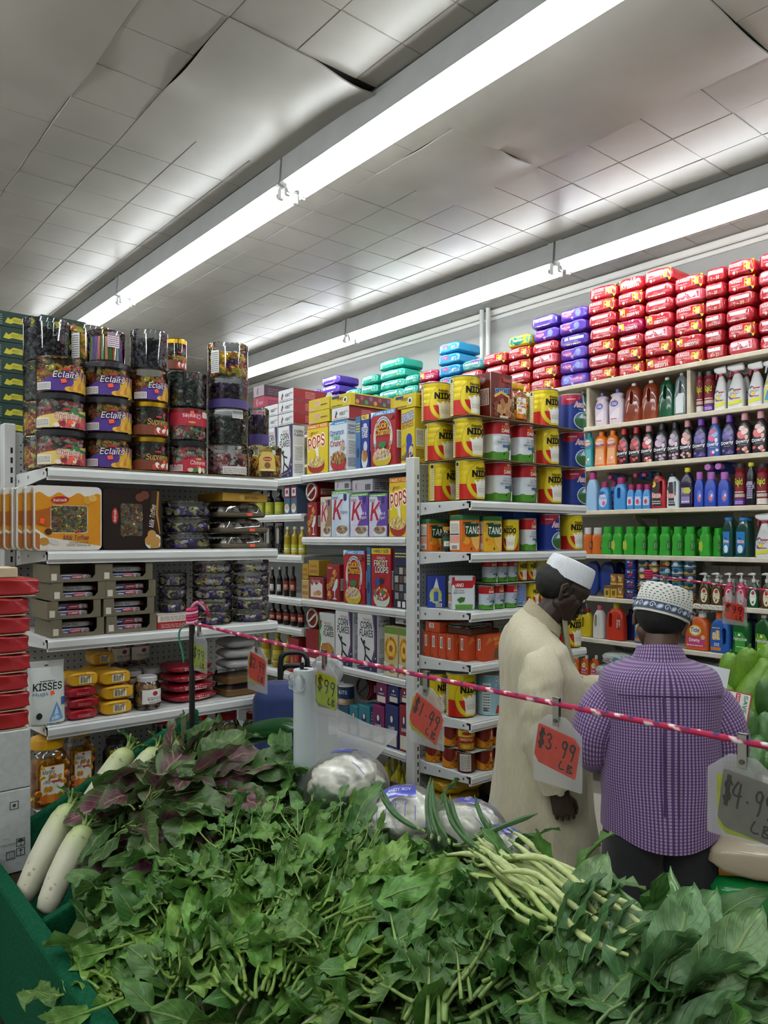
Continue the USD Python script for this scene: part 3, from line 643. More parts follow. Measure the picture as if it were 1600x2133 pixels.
k_dis=kind('display_carton',CW,CD,CH);g=Geo();t=.003;BR='6b6450'
for b_ in((-CW/2,-CD/2,0,CW/2,CD/2,t),(-CW/2,-CD/2+t,t,-CW/2+t,CD/2,CH),(CW/2-t,-CD/2+t,t,CW/2,CD/2,CH),(-CW/2+t,CD/2-t,t,CW/2-t,CD/2,CH)):g.add(bx(*b_),BR)
part(k_dis,'carton',g,'card')
hole=Polygon([(-CW*.3,CH+.01),(-CW*.3,CH*.42),(-CW*.25,CH*.2),(CW*.3,CH*.2),(CW*.36,CH*.42),(CW*.36,CH+.01)])
g=Geo();g.add(prism(sbox(-CW/2,t,CW/2,CH).difference(hole),t),BR,T=np.array([[1,0,0,0],[0,0,-1,-CD/2+t],[0,1,0,0],[0,0,0,1.]]));part(k_dis,'front_panel',g,'card')
p=Print(plane((0,-CD/2,0),(1,0,0),(0,0,1)));p.rect(-CW*.46,CH*.12,-CW*.36,CH*.5,'cfc9bd');part(k_dis,'sticker',p.g,'paper')
def waf(p,w,h):p.rect(-w*.48,h*.2,-w*.1,h*.75,'2b3f9a');p.rect(-w*.1,h*.25,w*.2,h*.8,'b02a4a');p.pts([(-w*.45,h*.15),(w*.45,h*.3),(w*.45,h*.12)],'b02a30');p.ell(w*.3,h*.5,h*.22,h*.22,'5a2a24');p.ell(w*.3,h*.5,h*.12,h*.12,'e8e0e0');p.text('Wellmade',w*.05,h*.42,h*.2,'f4f0ee',w=w*.2)
k_waf=soft('wafer_packet',.135,.15,.023,'cfcad2',waf,31,6.)
def waf2(p,w,h):p.text('Super Nut',-w*.1,h*.35,h*.35,'2a2a33',w=w*.4,shear=.15);p.rect(w*.2,h*.15,w*.5,h*.85,'8a3a44')
k_waf2=soft('grey_wafer_packet',.135,.15,.023,'a9a6ab',waf2,32,6.)
k_rwbox=packbox('red_white_box',.13,.16,.055,'a0202c',lambda p,w,h:(p.rect(0,h*.5,w,h,'d8cfc4'),p.small(w*.08,h*.58,w*.9,h*.92,'8a7a70',4),p.small(w*.1,h*.1,w*.9,h*.4,'d8a09a',3)),top=lambda p,w,d:p.rect(0,0,w,d,'d9d0c6'))
def pouch(name,w,h,d,body,pr,m='film',seed=3):
 k=kind(name,w,d,h)
 secs=[(0,w*.44,d*.45,4),(.01,w*.48,d*.5,4),(h*.3,w*.5,d*.46,3),(h*.65,w*.49,d*.3,3),(h*.88,w*.485,d*.08,3),(h*.9,w*.49,.003,4),(h,w*.5,.0025,4)]
 me=loft(secs,28).subdivide();v=np.array(me.vertices);nz=meshkit.fbm(np.c_[v[:,0]*30,v[:,1]*30,v[:,2]*22+seed],3,seed)-.5;v[:,1]+=nz*.018*(1-v[:,2]/h);me=trimesh.Trimesh(v,me.faces,process=False)
 g=Geo();g.add(me,body,True);part(k,'bag',g,m);p=Print(drape(me,1,-1),cut=.02,cuty=.02);pr(p,w,h);part(k,'bag_print',p.g,m);return k
def kiss(p,w,h):
 p.text('Kisses'.upper(),0,h*.55,h*.11,'1f1f24',w=w*.78,bold=True,shear=.1);p.small(-w*.2,h*.68,w*.2,h*.71,'444444',1);p.text('Hugs',-w*.2,h*.47,h*.05,'3a6aa8',w=w*.4,shear=.2);sticker(p,w*.12,h*.5,.016)
 p.pts([(w*.02,h*.05),(w*.4,h*.08),(w*.34,h*.2),(w*.22,h*.36),(w*.12,h*.22)],'6a9acb');p.pts([(w*.1,h*.08),(w*.3,h*.09),(w*.22,h*.3)],'b9d3e6');p.ell(-w*.25,h*.16,w*.08,h*.05,'23201f');p.small(-w*.05,h*.02,w*.4,h*.045,'333333',1);p.rect(w*.35,h*.3,w*.48,h*.42,'2f5a9a');p.ell(0,h*.93,w*.06,h*.012,'4a4a44')
k_kiss=pouch('white_sweet_bag',.155,.22,.07,'cfd6d2',kiss)
def pkt(p,w,h):p.bars(-w*.12,h*.25,w*.2,h*.7);p.rect(-w*.15,h*.2,-w*.13,h*.75,'efe7d0');p.small(-w*.3,h*.75,w*.3,h*.85,'8a5a10',1)
k_ypk=soft('yellow_biscuit_packet',.115,.1,.05,'d7a31e',lambda p,w,h:(p.rect(-w*.16,h*.2,w*.24,h*.75,'ece4cc'),pkt(p,w,h)),33,7.,.16)
k_rpk=soft('red_biscuit_packet',.115,.1,.035,'a3182a',lambda p,w,h:p.small(-w*.2,h*.3,w*.2,h*.6,'d88a7a',2),34,7.,.16)
k_rbag=soft('red_sweet_bag',.23,.16,.034,'8f1226',lambda p,w,h:(p.small(-w*.2,h*.3,w*.25,h*.7,'d8c0b0',2)),35,3.5,.22)
k_spk=soft('silver_bag',.2,.14,.04,'a9a8a4',None,36,3.,.16)
k_btray=kind('brown_sweet_tray',.16,.13,.05);g=Geo();g.add(bx(-.08,-.065,0,.08,.065,.03,.004),'6b4d28');part(k_btray,'tray',g,'card');g=Geo();g.add(loft([(.028,.079,.064,8),(.046,.077,.062,7),(.05,.066,.052,6)],24),'ffffff',40);part(k_btray,'cover',g,'clear')
k_jel=kind('jelly_jar',.135,.135,.235);H_=.235
me=loft([(.001,.058,.058,5),(.01,.066,.066,5),(.16,.067,.067,5),(.185,.056,.056,3),(.195,.05,.05,2),(.205,.05,.05,2)],32);g=Geo();g.add(me,'ffffff',40);part(k_jel,'jar',g,'clear')
g=Geo();q=np.random.default_rng(9);g.add(loft([(.006,.05,.05,4),(.15,.05,.05,4)],16),'b9781a')
for i in range(60):
 s_=q.choice([-1,1]);ax=q.integers(2);pt=[q.uniform(-.045,.045),q.uniform(-.045,.045)];pt[ax]=s_*.05
 g.add(loft([(0,.014,.014,2),(.018,.011,.011,2)],10),['d99a22','cf7f1c','e2ae3a','c8741a'][q.integers(4)],40,TR((pt[0],pt[1],q.uniform(.02,.16)),q.uniform(0,180),q.uniform(0,180)))
part(k_jel,'jelly_cups',g,'gloss',kind='stuff')
g=Geo();g.add(lathe([(0,.2),(.056,.2),(.058,.203),(.058,.228),(.054,H_),(0,H_)],32),'d8a018',40);part(k_jel,'lid',g,'gloss')
def jel(p,w,h):
 p.rect(-.042,.02,.042,.15,'e08a1e',.004);p.rect(-.039,.048,.039,.147,'f0ece0',.003);p.text('Mango',-.036,.122,.014,'4a2a1a',w=.042,al='l',shear=.2);p.text('Coconut',-.014,.106,.012,'4a2a1a',w=.045,al='l',shear=.2);p.text('Jelly',-.032,.09,.013,'4a2a1a',w=.024,al='l',shear=.2);p.rect(-.004,.091,.036,.097,'c0303a')
 for x in(-.022,-.008):p.ell(x,.07,.008,.01,'d8901a')
 for x,c in((-.028,'d86a1c'),(-.004,'e08a22'),(.022,'d8601c')):p.ell(x,.036,.017,.015,c)
 p.ell(.026,.044,.009,.009,'4a8a2a');p.ell(0,.141,.006,.004,'c03030')
p=Print(drape(me),cut=.02,step=.0003);jel(p,.135,H_);part(k_jel,'label',p.g,'paper')
k_djar=clear_jar('dark_plum_jar',.065,.17,['2a2420','3b2f28','1a1614','4a3a30'],'gloss',lambda p,r,h:(p.rect(-r*.8,h*.2,r*.8,h*.8,'c8c02a',.004),p.rect(-r*.7,h*.25,r*.7,h*.75,'1f1c1a'),p.ell(-r*.2,h*.42,.018,.018,'a8262a'),p.ell(r*.3,h*.4,.014,.014,'6a8a2a'),p.rect(-r*.5,h*.62,r*.5,h*.7,'d8d4cc')),.95,seed=19,chunk=True,cand=(.02,.016),n=60,lidcol='2a2a2a',neck=True,fillmat='veg',core='151210')
k_rjar=clear_jar('red_lid_jar',.07,.2,['3a3430','5a5048','2a2624'],'gloss',lambda p,r,h:p.rect(-r*.4,h*.3,r*.3,h*.75,'a09a92',.01),.9,seed=20,chunk=True,cand=(.02,.014),n=70,lidcol='a81f2a',fillmat='veg',core='1a1614')
k_par=kind('red_parcel',.3,.24,.1);me=pillow(.3,.24,.1,41,.09,(20,13),9.,endp=12.,kmin=.8);g=Geo();g.add(me,'9c1720',30);part(k_par,'wrapping',g,'film')
g=Geo();g.add(bx(-.14,-.119,.001,.14,.119,.006),'c9a98c');part(k_par,'paper_edge',g,'card')
# putting goods on the shelves
def put_r(k,name,label,cat,px0,px1,axis,val,z,top=None,rz=None,group=None,s=None,xmin=None,zmax=None):
 """a round thing whose outline spans columns px0..px1, its nearest point on the plane axis = val"""
 w,d,h=DIM[k];pm=(px0+px1)/2;v=val
 for _ in range(4):
  q,Z=(on_y if axis=='y' else on_x)(pm,v);r=(px1-px0)/2*Z/F;v=val+r
 x,y=(q,v)if axis=='y' else(v,q)
 if xmin is not None and x-r<xmin:
  for _ in range(4):x=xmin+r;a_,b_=ray(pm);Z=x/a_;y=b_*Z;r=(px1-px0)/2*Z/F
  x=xmin+r
 sx=r/(w/2)if s is None else s;zt=(zat(top,Z)-z)/h if top is not None else sx
 if zmax is not None:zt=min(zt,(zmax-z)/h)
 return thing(name,label,cat,(x,y,z),(0 if axis=='y' else-90)if rz is None else rz,group,sc=(sx,sx,zt),of=k)
def put_b(k,name,label,cat,px0,px1,axis,val,z,top=None,group=None,rz=0,dsc=None,dz=1.0,zmax=None):
 """a box whose front lies in the plane axis = val between columns px0 and px1"""
 w,d,h=DIM[k]
 if axis=='y':
  a,Z=on_y(px0,val);b,_=on_y(px1,val);sx=(b-a)/w;c=(a+b)/2;ds=dsc or 1.0
  loc=(c,val+d*ds/2,z)
 else:
  a,Z=on_x(px0,val);b,_=on_x(px1,val);sx=(a-b)/w;c=(a+b)/2;ds=dsc or 1.0
  loc=(val+d*ds/2,c,z);rz=rz-90
 Zc=depth(loc[0],loc[1])if False else((on_y if axis=='y' else on_x)((px0+px1)/2,val)[1])
 zt=(zat(top,Zc)-z)/h if top is not None else dz
 if zmax is not None:zt=min(zt,(zmax-z)/h)
 return thing(name,label,cat,loc,rz,group,sc=(sx,ds,zt),of=k)
g=Geo();g.add(bx(LX0+.02,LY+.006,LZ[0]+.002,LX1-.01,LY+LD-.03,LZ[0]+.006),'7d6a4e');one('cardboard_sheet','brown cardboard sheet under the clear candy jars on the top shelf','cardboard',g,'card')
Z0=LZ[0]+.007
JG='clear candy jars on the end shelves'
def stack(px0,px1,axis,val,z,items,gap=.001,group=None):
 """items: (kind, name, label, category, height scale relative to width or None, rz)"""
 for k,name,label,cat,hs,rz in items:
  w,d,h=DIM[k];pm=(px0+px1)/2;v=val
  for _ in range(4):q,Z=(on_y if axis=='y' else on_x)(pm,v);r=(px1-px0)/2*Z/F;v=val+r
  x,y=(q,v)if axis=='y' else(v,q);sx=r/(w/2);hz=h*(hs or sx)
  thing(name,label,cat,(x,y,z),rz,group,sc=(sx,sx,hz/h),of=k);z+=hz+gap
 return z
J='jar'
stack(79,174,'y',LY+.015,Z0,[(k_chw,'sweet_jar','jar of pink and white chews, bottom of the first front stack',J,1,-6),(k_chw,'sweet_jar','jar of pink and white chews, middle of the first front stack',J,1,-10),(k_ecl2,'sweet_jar','gold eclair jar with clear lid, top of the first front stack',J,1,-4)],group=JG)
stack(178,271,'y',LY+.015,Z0,[(k_ecl,'sweet_jar','purple and gold eclair jar, bottom of the second stack',J,1.02,-8),(k_ecl,'sweet_jar','purple and gold eclair jar, middle of the second stack',J,1.02,-5),(k_ecl,'sweet_jar','purple and gold eclair jar, top of the second stack',J,1.0,-7)],group=JG)
stack(273,348,'y',LY+.02,Z0,[(k_sup,'sweet_jar','gold lidded jar of green wrapped sweets, bottom of the third stack',J,1.0,0),(k_sup,'sweet_jar','gold lidded jar of green wrapped sweets, second in the third stack',J,1.0,4),(k_ecl2,'sweet_jar','purple label eclair jar, third up in the third stack',J,.95,6),(k_drk2,'sweet_jar','tall jar of black wrapped sweets topping the tallest stack',J,1.0,-20)],group=JG)
stack(350,429,'y',LY+.015,Z0,[(k_chwr,'sweet_jar','red label chew jar, bottom of the fourth stack',J,1,-6),(k_chwi,'sweet_jar','upside down red label chew jar, second in the fourth stack',J,1,-10),(k_drk,'sweet_jar','jar of dark green wrapped sweets on the upturned red label jar',J,1.0,-20)],group=JG)
stack(434,516,'y',LY+.01,Z0,[(k_red,'sweet_jar','jar of pink sweets with a white tag, bottom of the fifth stack',J,1,-14),(k_drw,'sweet_jar','tall dark sweet jar with a white tag, second in the fifth stack',J,1,-10),(k_pur,'sweet_jar','purple bottomed jar of dark sweets, third in the fifth stack',J,1,-20),(k_mix,'sweet_jar','jar of purple and yellow wrapped bars topping the fifth stack',J,1,-8)],group=JG)
put_r(k_gld,'sweet_jar','wide tub of gold and red toffees at the shelf corner',J,518,586,'y',LY+.01,Z0,932,-22,JG)
stack(515,560,'y',LY+.2,Z0,[(k_gld,'sweet_jar','gold label toffee tub behind the wide corner tub',J,1.5,-10),(k_pur,'sweet_jar','purple and black sweet jar behind the corner tub',J,1.3,0)],group=JG)
zb=stack(52,140,'y',LY+.205,Z0,[(k_gld,'sweet_jar','brown sweet tub behind the first stack, lowest',J,1.2,10),(k_gld,'sweet_jar','brown sweet tub behind the first stack, second up',J,1.2,20),(k_drk,'sweet_jar','dark sweet jar behind the first stack, third up',J,1.05,-20),(k_drk2,'sweet_jar','black sweet jar topping the stack at the back corner',J,1.1,-20)],group=JG)
zb=stack(146,226,'y',LY+.205,Z0,[(k_drk,'sweet_jar','dark sweet jar hidden behind the second stack, lowest',J,1.0,-20),(k_drk,'sweet_jar','dark sweet jar hidden behind the second stack, second up',J,1.0,-20),(k_drk,'sweet_jar','dark sweet jar hidden behind the second stack, third up',J,.95,-20),(k_mix,'sweet_jar','clear tub of yellow and purple bars behind the eclair stacks',J,1.05,0)],group=JG)
put_r(k_stk,'chew_stick_tub','small clear tub of striped chew sticks on the second stack','tub',184,258,'y',LY+.03,Z0+.128*(1.02*2+1)+.004,None,-4,JG)
zb=stack(346,388,'y',LY+.22,Z0,[(k_drk,'sweet_jar','dark jar at the back of the fourth stack, lowest',J,1.1,-20),(k_drk,'sweet_jar','dark jar at the back of the fourth stack, second up',J,1.1,-20),(k_drk,'sweet_jar','dark jar at the back of the fourth stack, third up',J,.9,-20),(k_sup,'sweet_jar','gold lidded brown jar peeping out behind the fourth stack',J,1.0,-10)],group=JG)
zb=stack(392,426,'y',LY+.24,Z0,[(k_red,'sweet_jar','pink sweet jar behind the fourth stack, lowest',J,1.2,-20),(k_red,'sweet_jar','pink sweet jar behind the fourth stack, second up',J,1.2,-20),(k_red,'sweet_jar','pink sweet jar behind the fourth stack, third up',J,1.15,-20)],group=JG)
Z1=LZ[1]+.001
for i in range(8):
 put_b(k_tino,'toffee_tin','square orange toffee tin standing at the front of its row' if i==0 else f'square orange toffee tin on edge, {NTH[i]} back in its row','tin',71,212,'y',LY+.008+i*.0455,Z1,None,'square orange toffee tins on edge')if i==0 else thing('toffee_tin',f'square orange toffee tin on edge, {NTH[i]} back in its row','tin',((on_y(71,LY)[0]+on_y(212,LY)[0])/2-.004*(i%3)-.012*i,LY+.029+i*.0455,Z1),0,'square orange toffee tins on edge',of=k_tino)
for i in range(4):
 a,b=on_y(216,LY)[0],on_y(338,LY)[0];thing('dark_toffee_tin','square dark brown toffee tin at the front of its row' if i==0 else f'square dark brown toffee tin, {NTH[i]} back in its row','tin',((a+b)/2,LY+.03+i*.0455,Z1),0,'square dark toffee tins on edge',sc=((b-a)/.225,1,1),of=k_tind)
for nm,px0,px1,n,zb,yv in(('shelf with the toffee tins',340,438,3,Z1,.02),):
 for i in range(n):stack(px0,px1,'y',LY+yv,zb+i*.0635,[(k_tub,'flat_sweet_tub',f"flat round tub of purple foil sweets, {['bottom', 'middle', 'top'][i]} of three beside the dark tins",'tub',1.07,20+50*i)],group='flat tubs of purple foil sweets')
for i in range(3):
 a,b=on_y(464,LY)[0],on_y(562+(i==1)*6,LY)[0];s_=(b-a)/.2
 thing('dome_tray',f"clear domed tray of dark foil sweets, {['bottom', 'middle', 'top'][i]} of three",'tray',((a+b)/2+[.01,-.005,0][i],LY+.03+.1*s_,Z1+i*.064),[0,3,-2][i],'domed sweet trays',sc=(s_,s_,1),of=k_dome)
thing('flat_yellow_box','flat yellow toffee box lying on the domed trays','box',((a+b)/2+.01,LY+.14,Z1+3*.064+.001),4,sc=(s_,1,1.1),of=k_ylid)
Z2=LZ[2]+.001
for c,(px0,px1)in enumerate(((103,217),(221,328))):
 a,b=on_y(px0,LY)[0],on_y(px1,LY)[0];s_=(b-a)/CW*.98
 for i in range(4):
  jx=[0,-.012,.004,-.006][(i+2*c)%4];cx=(a+b)/2+jx+.006*(c==0);z=Z2+i*(CH+.0015);col=['left','right'][c];row=['bottom','second','third','top'][i]
  thing('display_carton',f'brown cut-front carton of wafer packets, {row} of the {col} stack','carton',(cx,LY+.012+CD/2,z),0,'brown display cartons of wafers',sc=(s_,1,1),of=k_dis)
  for m_ in range(1 if(i==3 and c==0)else 2):
   thing('wafer_packet',f"{['striped', 'upper'][m_]} wafer packet inside the {row} carton of the {col} stack",'packet',(cx+.004*(m_-.5)+.004*(i-1.5),LY+.016+CD/2,z+.0034+m_*.0245),[2,-2][m_],'wafer packets in cartons',of=k_waf if(m_==0 or(i+c)%2)else k_waf2)
for px0,px1,n,z0,who,yv in((331,388,3,Z2+.058,'nearest the cartons',.05),(402,483,5,Z2,'in the middle',.008),(484,559,5,Z2,'at the shelf end',.008)):
 for i in range(n):stack(px0,px1,'y',LY+yv,z0+i*.0515,[(k_tub,'flat_sweet_tub',f"flat round tub of purple foil sweets, {['bottom', 'second', 'third', 'fourth', 'top'][i]} in the stack {who}",'tub',.875,33+47*i)],group='flat tubs of purple foil sweets')
put_b(k_rwbox,'red_white_box','small red and white box under the flat sweet tubs','box',328,398,'y',LY+.012,Z2,None)
Z3=LZ[3]+.001
put_b(k_kiss,'sweet_bag','large pale bag of chocolates at the near corner of the shelf','bag',62,140,'y',LY+.02,Z3,None)
YP='yellow and red biscuit packets'
def px_stack(px0,px1,seq,yv,z,who):
 for i,(k,hh,c)in enumerate(seq):
  a,b=on_y(px0+[0,4,-3,2,5][i%5],LY+yv)[0],on_y(px1+[0,4,-3,2,5][i%5],LY+yv)[0]
  thing('biscuit_packet',f"{c} biscuit packet, {['bottom', 'second', 'third', 'fourth', 'top'][i]} in the {who} stack",'packet',((a+b)/2,LY+yv+.05,z),[2,-4,3,-2,6][i%5],YP,sc=((b-a)/.115,1,1),of=k);z+=hh+.0015
px_stack(142,206,[(k_rpk,.038,'red'),(k_rpk,.038,'red'),(k_rpk,.038,'red'),(k_ypk,.054,'yellow')],.03,Z3,'first')
px_stack(212,278,[(k_ypk,.054,'yellow'),(k_ypk,.054,'yellow'),(k_ypk,.054,'yellow')],.03,Z3,'second')
px_stack(190,240,[(k_ypk,.054,'yellow'),(k_ypk,.054,'yellow'),(k_ypk,.054,'yellow'),(k_ypk,.054,'yellow')],.155,Z3,'rear')
for i,(a,b,yv,zz)in enumerate(((288,324,.03,0),(258,290,.18,0),(306,330,.2,0),(232,256,.3,0),(232,256,.3,.128),(272,296,.3,.128),(272,296,.3,0))):
 put_r(k_ball,'ball_sweet_jar',['small white label jar of brown balls, the front one','small jar of brown balls, behind on the near side','small jar of brown balls, behind on the far side','dark small jar at the shelf back, lower near one','dark small jar at the shelf back, upper near one','dark small jar at the shelf back, upper far one','dark small jar at the shelf back, lower far one'][i],J,a,b,'y',LY+yv,Z3+zz,None,15,'small ball sweet jars',s=1.0)
z=Z3
for i in range(4):
 a,b=on_y(362,LY+.04)[0],on_y(462-4*i,LY+.04)[0];thing('red_sweet_bag',f"flat shiny red sweet bag, {['bottom', 'second', 'third', 'top'][i]} of the pile",'bag',((a+b)/2,LY+.13,z),[3,-3,5,-2][i],'red sweet bags',sc=((b-a)/.23,1,1),of=k_rbag);z+=.0385
z=Z3
for i in range(2):
 a,b=on_y(474,LY+.03)[0],on_y(560-6*i,LY+.03)[0];thing('brown_sweet_tray',f"brown tray of sweets under film, {['lower', 'upper'][i]} of two",'tray',((a+b)/2,LY+.1,z),[0,4][i],'brown sweet trays',sc=((b-a)/.16,1,1.0),of=k_btray);z+=.0515
for i in range(3):
 a,b=on_y(476,LY+.05)[0],on_y(552-6*i,LY+.05)[0];thing('silver_bag',f"crumpled clear silver bag, {['bottom', 'middle', 'top'][i]} of the pile on the trays",'bag',((a+b)/2,LY+.12,z),[2,-5,6][i],'silver bags',sc=((b-a)/.2,1,1),of=k_spk);z+=.044
Z4=LZ[4]+.001
put_b(k_jel,'jelly_jar','clear jar of orange jelly with yellow lid, the near one',J,68,150,'y',LY+.01,Z4,None,group='orange jelly jars')
put_b(k_jel,'jelly_jar','clear jar of orange jelly with yellow lid, set farther back',J,144,202,'y',LY+.12,Z4,None,group='orange jelly jars',dsc=.8)
put_r(k_djar,'plum_jar','dark preserve jar with yellow and black label',J,214,272,'y',LY+.08,Z4,1535)
put_r(k_rjar,'red_lid_jar','dark clear jar with red lid on the lowest candy shelf',J,318,378,'y',LY+.08,Z4,1490,group='dark jars on the lowest candy shelf')
put_r(k_djar,'plum_jar','dark preserve jar behind the radishes beside the red lid',J,266,300,'y',LY+.15,Z4,1545)
for a,b,w in((386,438,'first'),(442,500,'second'),(506,566,'third')):
 put_r(k_nut,'nut_ball_jar',f'red lidded jar of beige crunchy balls, {w} from the red lidded dark jar',J,a,b,'y',LY+.045,Z4,1482,-20,'jars of beige crunchy balls')
XP,YP0=.30,2.38
g0=[(1515,1810,'white carton with printed care symbols under the red parcels')]
xr=on_y(64,YP0)[0]
kb=kind('white_carton',.4,.26,.42);g=Geo();g.add(bx(-.2,-.13,0,.2,.13,.245,.003),'b9bcbb');g.add(bx(-.2,-.13,.247,.2,.13,.42,.003),'b4b7b6');part(kb,'carton',g,'card')
p=Print(plane((0,-.13,0),(1,0,0),(0,0,1)))
def sq(x,y,s,c='3f4a45',w=.0022):p.poly(sbox(x-s,y-s,x+s,y+s).difference(sbox(x-s+w,y-s+w,x+s-w,y+s-w)),c)
sq(.155,.2,.012,'2f4a3c');p.ell(.155,.2,.005,.005,'2f4a3c');sq(.172,.088,.012);sq(.172,.06,.012);sq(.145,.056,.012)
p.pts([(.162,.09),(.182,.09),(.178,.096),(.172,.099),(.166,.096)],'2a2f2d');p.line([(.172,.09),(.172,.08),(.175,.079)],.0015,'2a2f2d');p.line([(.172,.052),(.172,.068)],.002,'2a2f2d');p.pts([(.166,.063),(.178,.063),(.172,.069)],'2a2f2d')
p.text('Handle',.145,.061,.004,'2a2f2d',w=.018);p.text('With',.145,.055,.004,'2a2f2d',w=.012);p.text('Care',.145,.049,.004,'2a2f2d',w=.013);p.text('(600g) Each',.157,.086,.006,'3a3f3d',w=.045,al='r');p.text('VILLE',.14,.105,.004,'3a3f3d',al='r')
part(kb,'carton_print',p.g,'card')
zb=zat(1810,on_y(64,YP0)[1]);zt=zat(1517,on_y(64,YP0)[1])
thing('white_carton','white carton with printed care symbols below the red parcels','carton',(xr-.2,YP0+.13,zb),0,sc=(1,1,(zt-zb)/.42),of=kb)
g=Geo();g.add(bx(xr-.4,YP0+.005,0.001,xr+.005,YP0+.27,zb-.002,.004),'6a5a48');one('brown_carton','plain brown carton standing on the floor under the white carton','carton',g,'card')
zp=zt+.001;n=8;ztop=zat(1203,on_y(70,YP0)[1]);hh=(ztop-zp)/n
for i in range(n):
 sh=[0,.002,-.002,.004,0,.003,0,.022][i]
 thing('red_parcel',f"red wrapped parcel, {NTH[i] if i else 'lowest'}{' up' if i else ''} in the stack on the white carton" if i<7 else 'red wrapped parcel topping the stack on the white carton','parcel',(xr-.15+sh-.002,YP0+.125,zp),0,'stack of red parcels',sc=(1.0+(.04 if i==7 else 0),1,hh*.985/.1),of=k_par);zp+=hh
g=Geo();g.add(bx(xr-.2,YP0+.02,ztop+.001,xr-.03,YP0+.15,ztop+.03,.002),'c2b193');
one('pale_box','small pale box lying on the topmost red parcel','box',g,'card')
def grn(p,w,h):
 p.pts([(w*.3,h*.25),(w*.36,h*.62),(w*.42,h*.5),(w*.5,h*.68),(w*.7,h*.62),(w*.92,h*.8),(w*.98,h*.5),(w*.9,h*.3),(w*.7,h*.25),(w*.5,h*.3),(w*.42,h*.2)],'b9b02a');p.text('PRODUCT OF U.S.A.',w*.66,h*.38,h*.18,'2a3a1a',w=w*.36,rot=2)
 p.small(w*.03,h*.12,w*.24,h*.85,'6f8a7c',5)
k_grn=packbox('green_box',.24,.2,.078,'14322a',grn)
ZG=2.26
for c,(px0,px1,yv)in enumerate(((-22,75,3.42),(83,178,3.42))):
 a,b=on_y(px0,yv)[0],on_y(px1,yv)[0];tp=zat([650,662][c],on_y((px0+px1)/2,yv)[1]);n=8;hh=(tp-ZG)/n
 if c==0:pass
 for i in range(n):
  thing('dark_green_box',f"dark green box with yellow ribbon print, {NTH[i]} up in the {['outer', 'inner'][c]} stack",'box',((a+b)/2+.003*math.sin(i*3),yv+.1,ZG+i*hh),[0,1,-1][i%3],'dark green boxes with yellow ribbons',sc=((b-a)/.24,1,hh*.985/.078),of=k_grn)
q=np.random.default_rng(12)
for lv,z in enumerate((1.952,1.652,1.352)):
 for i in range(3):
  g=Geo();x0=.675;z0=z+.055*i;g.add(bx(x0,3.31,z0,x0+.3,3.51,z0+.022,.004),'2a2623');g.add(loft([(z0+.023,.145,.095,6,x0+.15,3.41),(z0+.045,.14,.09,5,x0+.15,3.41),(z0+.052,.12,.075,4,x0+.15,3.41)],20),'3c3936',40)
  one('dark_tray',f"dark covered tray behind the candy end, {NTH[i]} up on {['upper', 'middle', 'lower'][lv]} shelf",'tray',g,'gloss','dark trays on the side shelves')
  # milk powder tins and their neighbours
def can(name,r,h,body,lab,ribs=5,rim='c9c7bd',m='tin',lid=None):
 k=kind(name,2*r,2*r,h);pr=[(0,.001),(r-.002,.001),(r,.0),(r+.001,.002),(r,.005)]
 for i in range(ribs):
  z=h*(.12+.74*i/max(ribs-1,1));pr+=[(r,z-.004),(r-.0014,z),(r,z+.004)]
 pr+=[(r,h-.006),(r+.0012,h-.004),(r+.0012,h-.001),(r-.002,h),(r-.004,h-.004),(0,h-.004)]
 g=Geo();g.add(lathe(pr[4:-5],30),body,50);part(k,'tin_body',g,m)
 g=Geo();g.add(lathe([(r-.003,h-.0062),(r+.0004,h-.0062),(r+.0015,h-.004),(r+.0015,h-.001),(r-.001,h),(r-.004,h-.003),(0,h-.003)],30),rim if lid is None else lid,40);part(k,'tin_lid',g,'metal' if lid is None else 'gloss')
 p=Print(round_(r+.0003),cut=r*.2);lab(p,r,h);part(k,'label',p.g,m);return k
def lab_nido(p,r,h,front=True):
 Y='d9c21c'
 p.rect(-r*1.75,h*.03,-r*1.35,h*.95,'ded6a0');p.small(-r*1.7,h*.08,-r*1.4,h*.9,'b8aa6a',14)
 p.rect(-r*1.7,h*.85,-r*1.45,h*.93,'2a2a22')
 ring=Point(0,0).buffer(1,16);big=affinity.translate(affinity.scale(ring,r*1.15,h*.46),r*.35,h*.46)
 p.poly(sbox(-r*1.35,h*.03,r*1.6,h*.4),'bf2418')
 sw=affinity.translate(affinity.scale(ring,r*1.02,h*.42),r*.5,h*.5);p.poly(big.intersection(sbox(-r*2,h*.03,r*2,h)),'b59d12');p.poly(affinity.translate(affinity.scale(ring,r*1.11,h*.445),r*.36,h*.465).intersection(sbox(-r*2,h*.04,r*2,h)),Y)
 p.poly(sbox(-r*.75,h*.05,r*.2,h*.4).intersection(sw.buffer(.001)),'bf2418')
 p.pts([(-r*.05,h*.08),(r*.85,h*.08),(r*.95,h*.42),(-r*.15,h*.42)],'e9e7dc');p.pts([(-r*.15,h*.38),(-r*.3,h*.5),(0,h*.44),(r*.2,h*.52),(r*.35,h*.46),(r*.6,h*.56),(r*.75,h*.47),(r*1.1,h*.52),(r*.95,h*.38)],'f2f0e8')
 p.small(0,h*.2,r*.8,h*.32,'b8b6aa',3)
 p.text('Nestlé',r*.3,h*.745,h*.065,'1d1a10',w=r*.85,bold=True);p.text('NIDO',r*.35,h*.57,h*.15,'15130f',w=r*1.5,bold=True,out='15130f',outw=.05);p.small(-r*.2,h*.525,r*.9,h*.55,'4a421a',1)
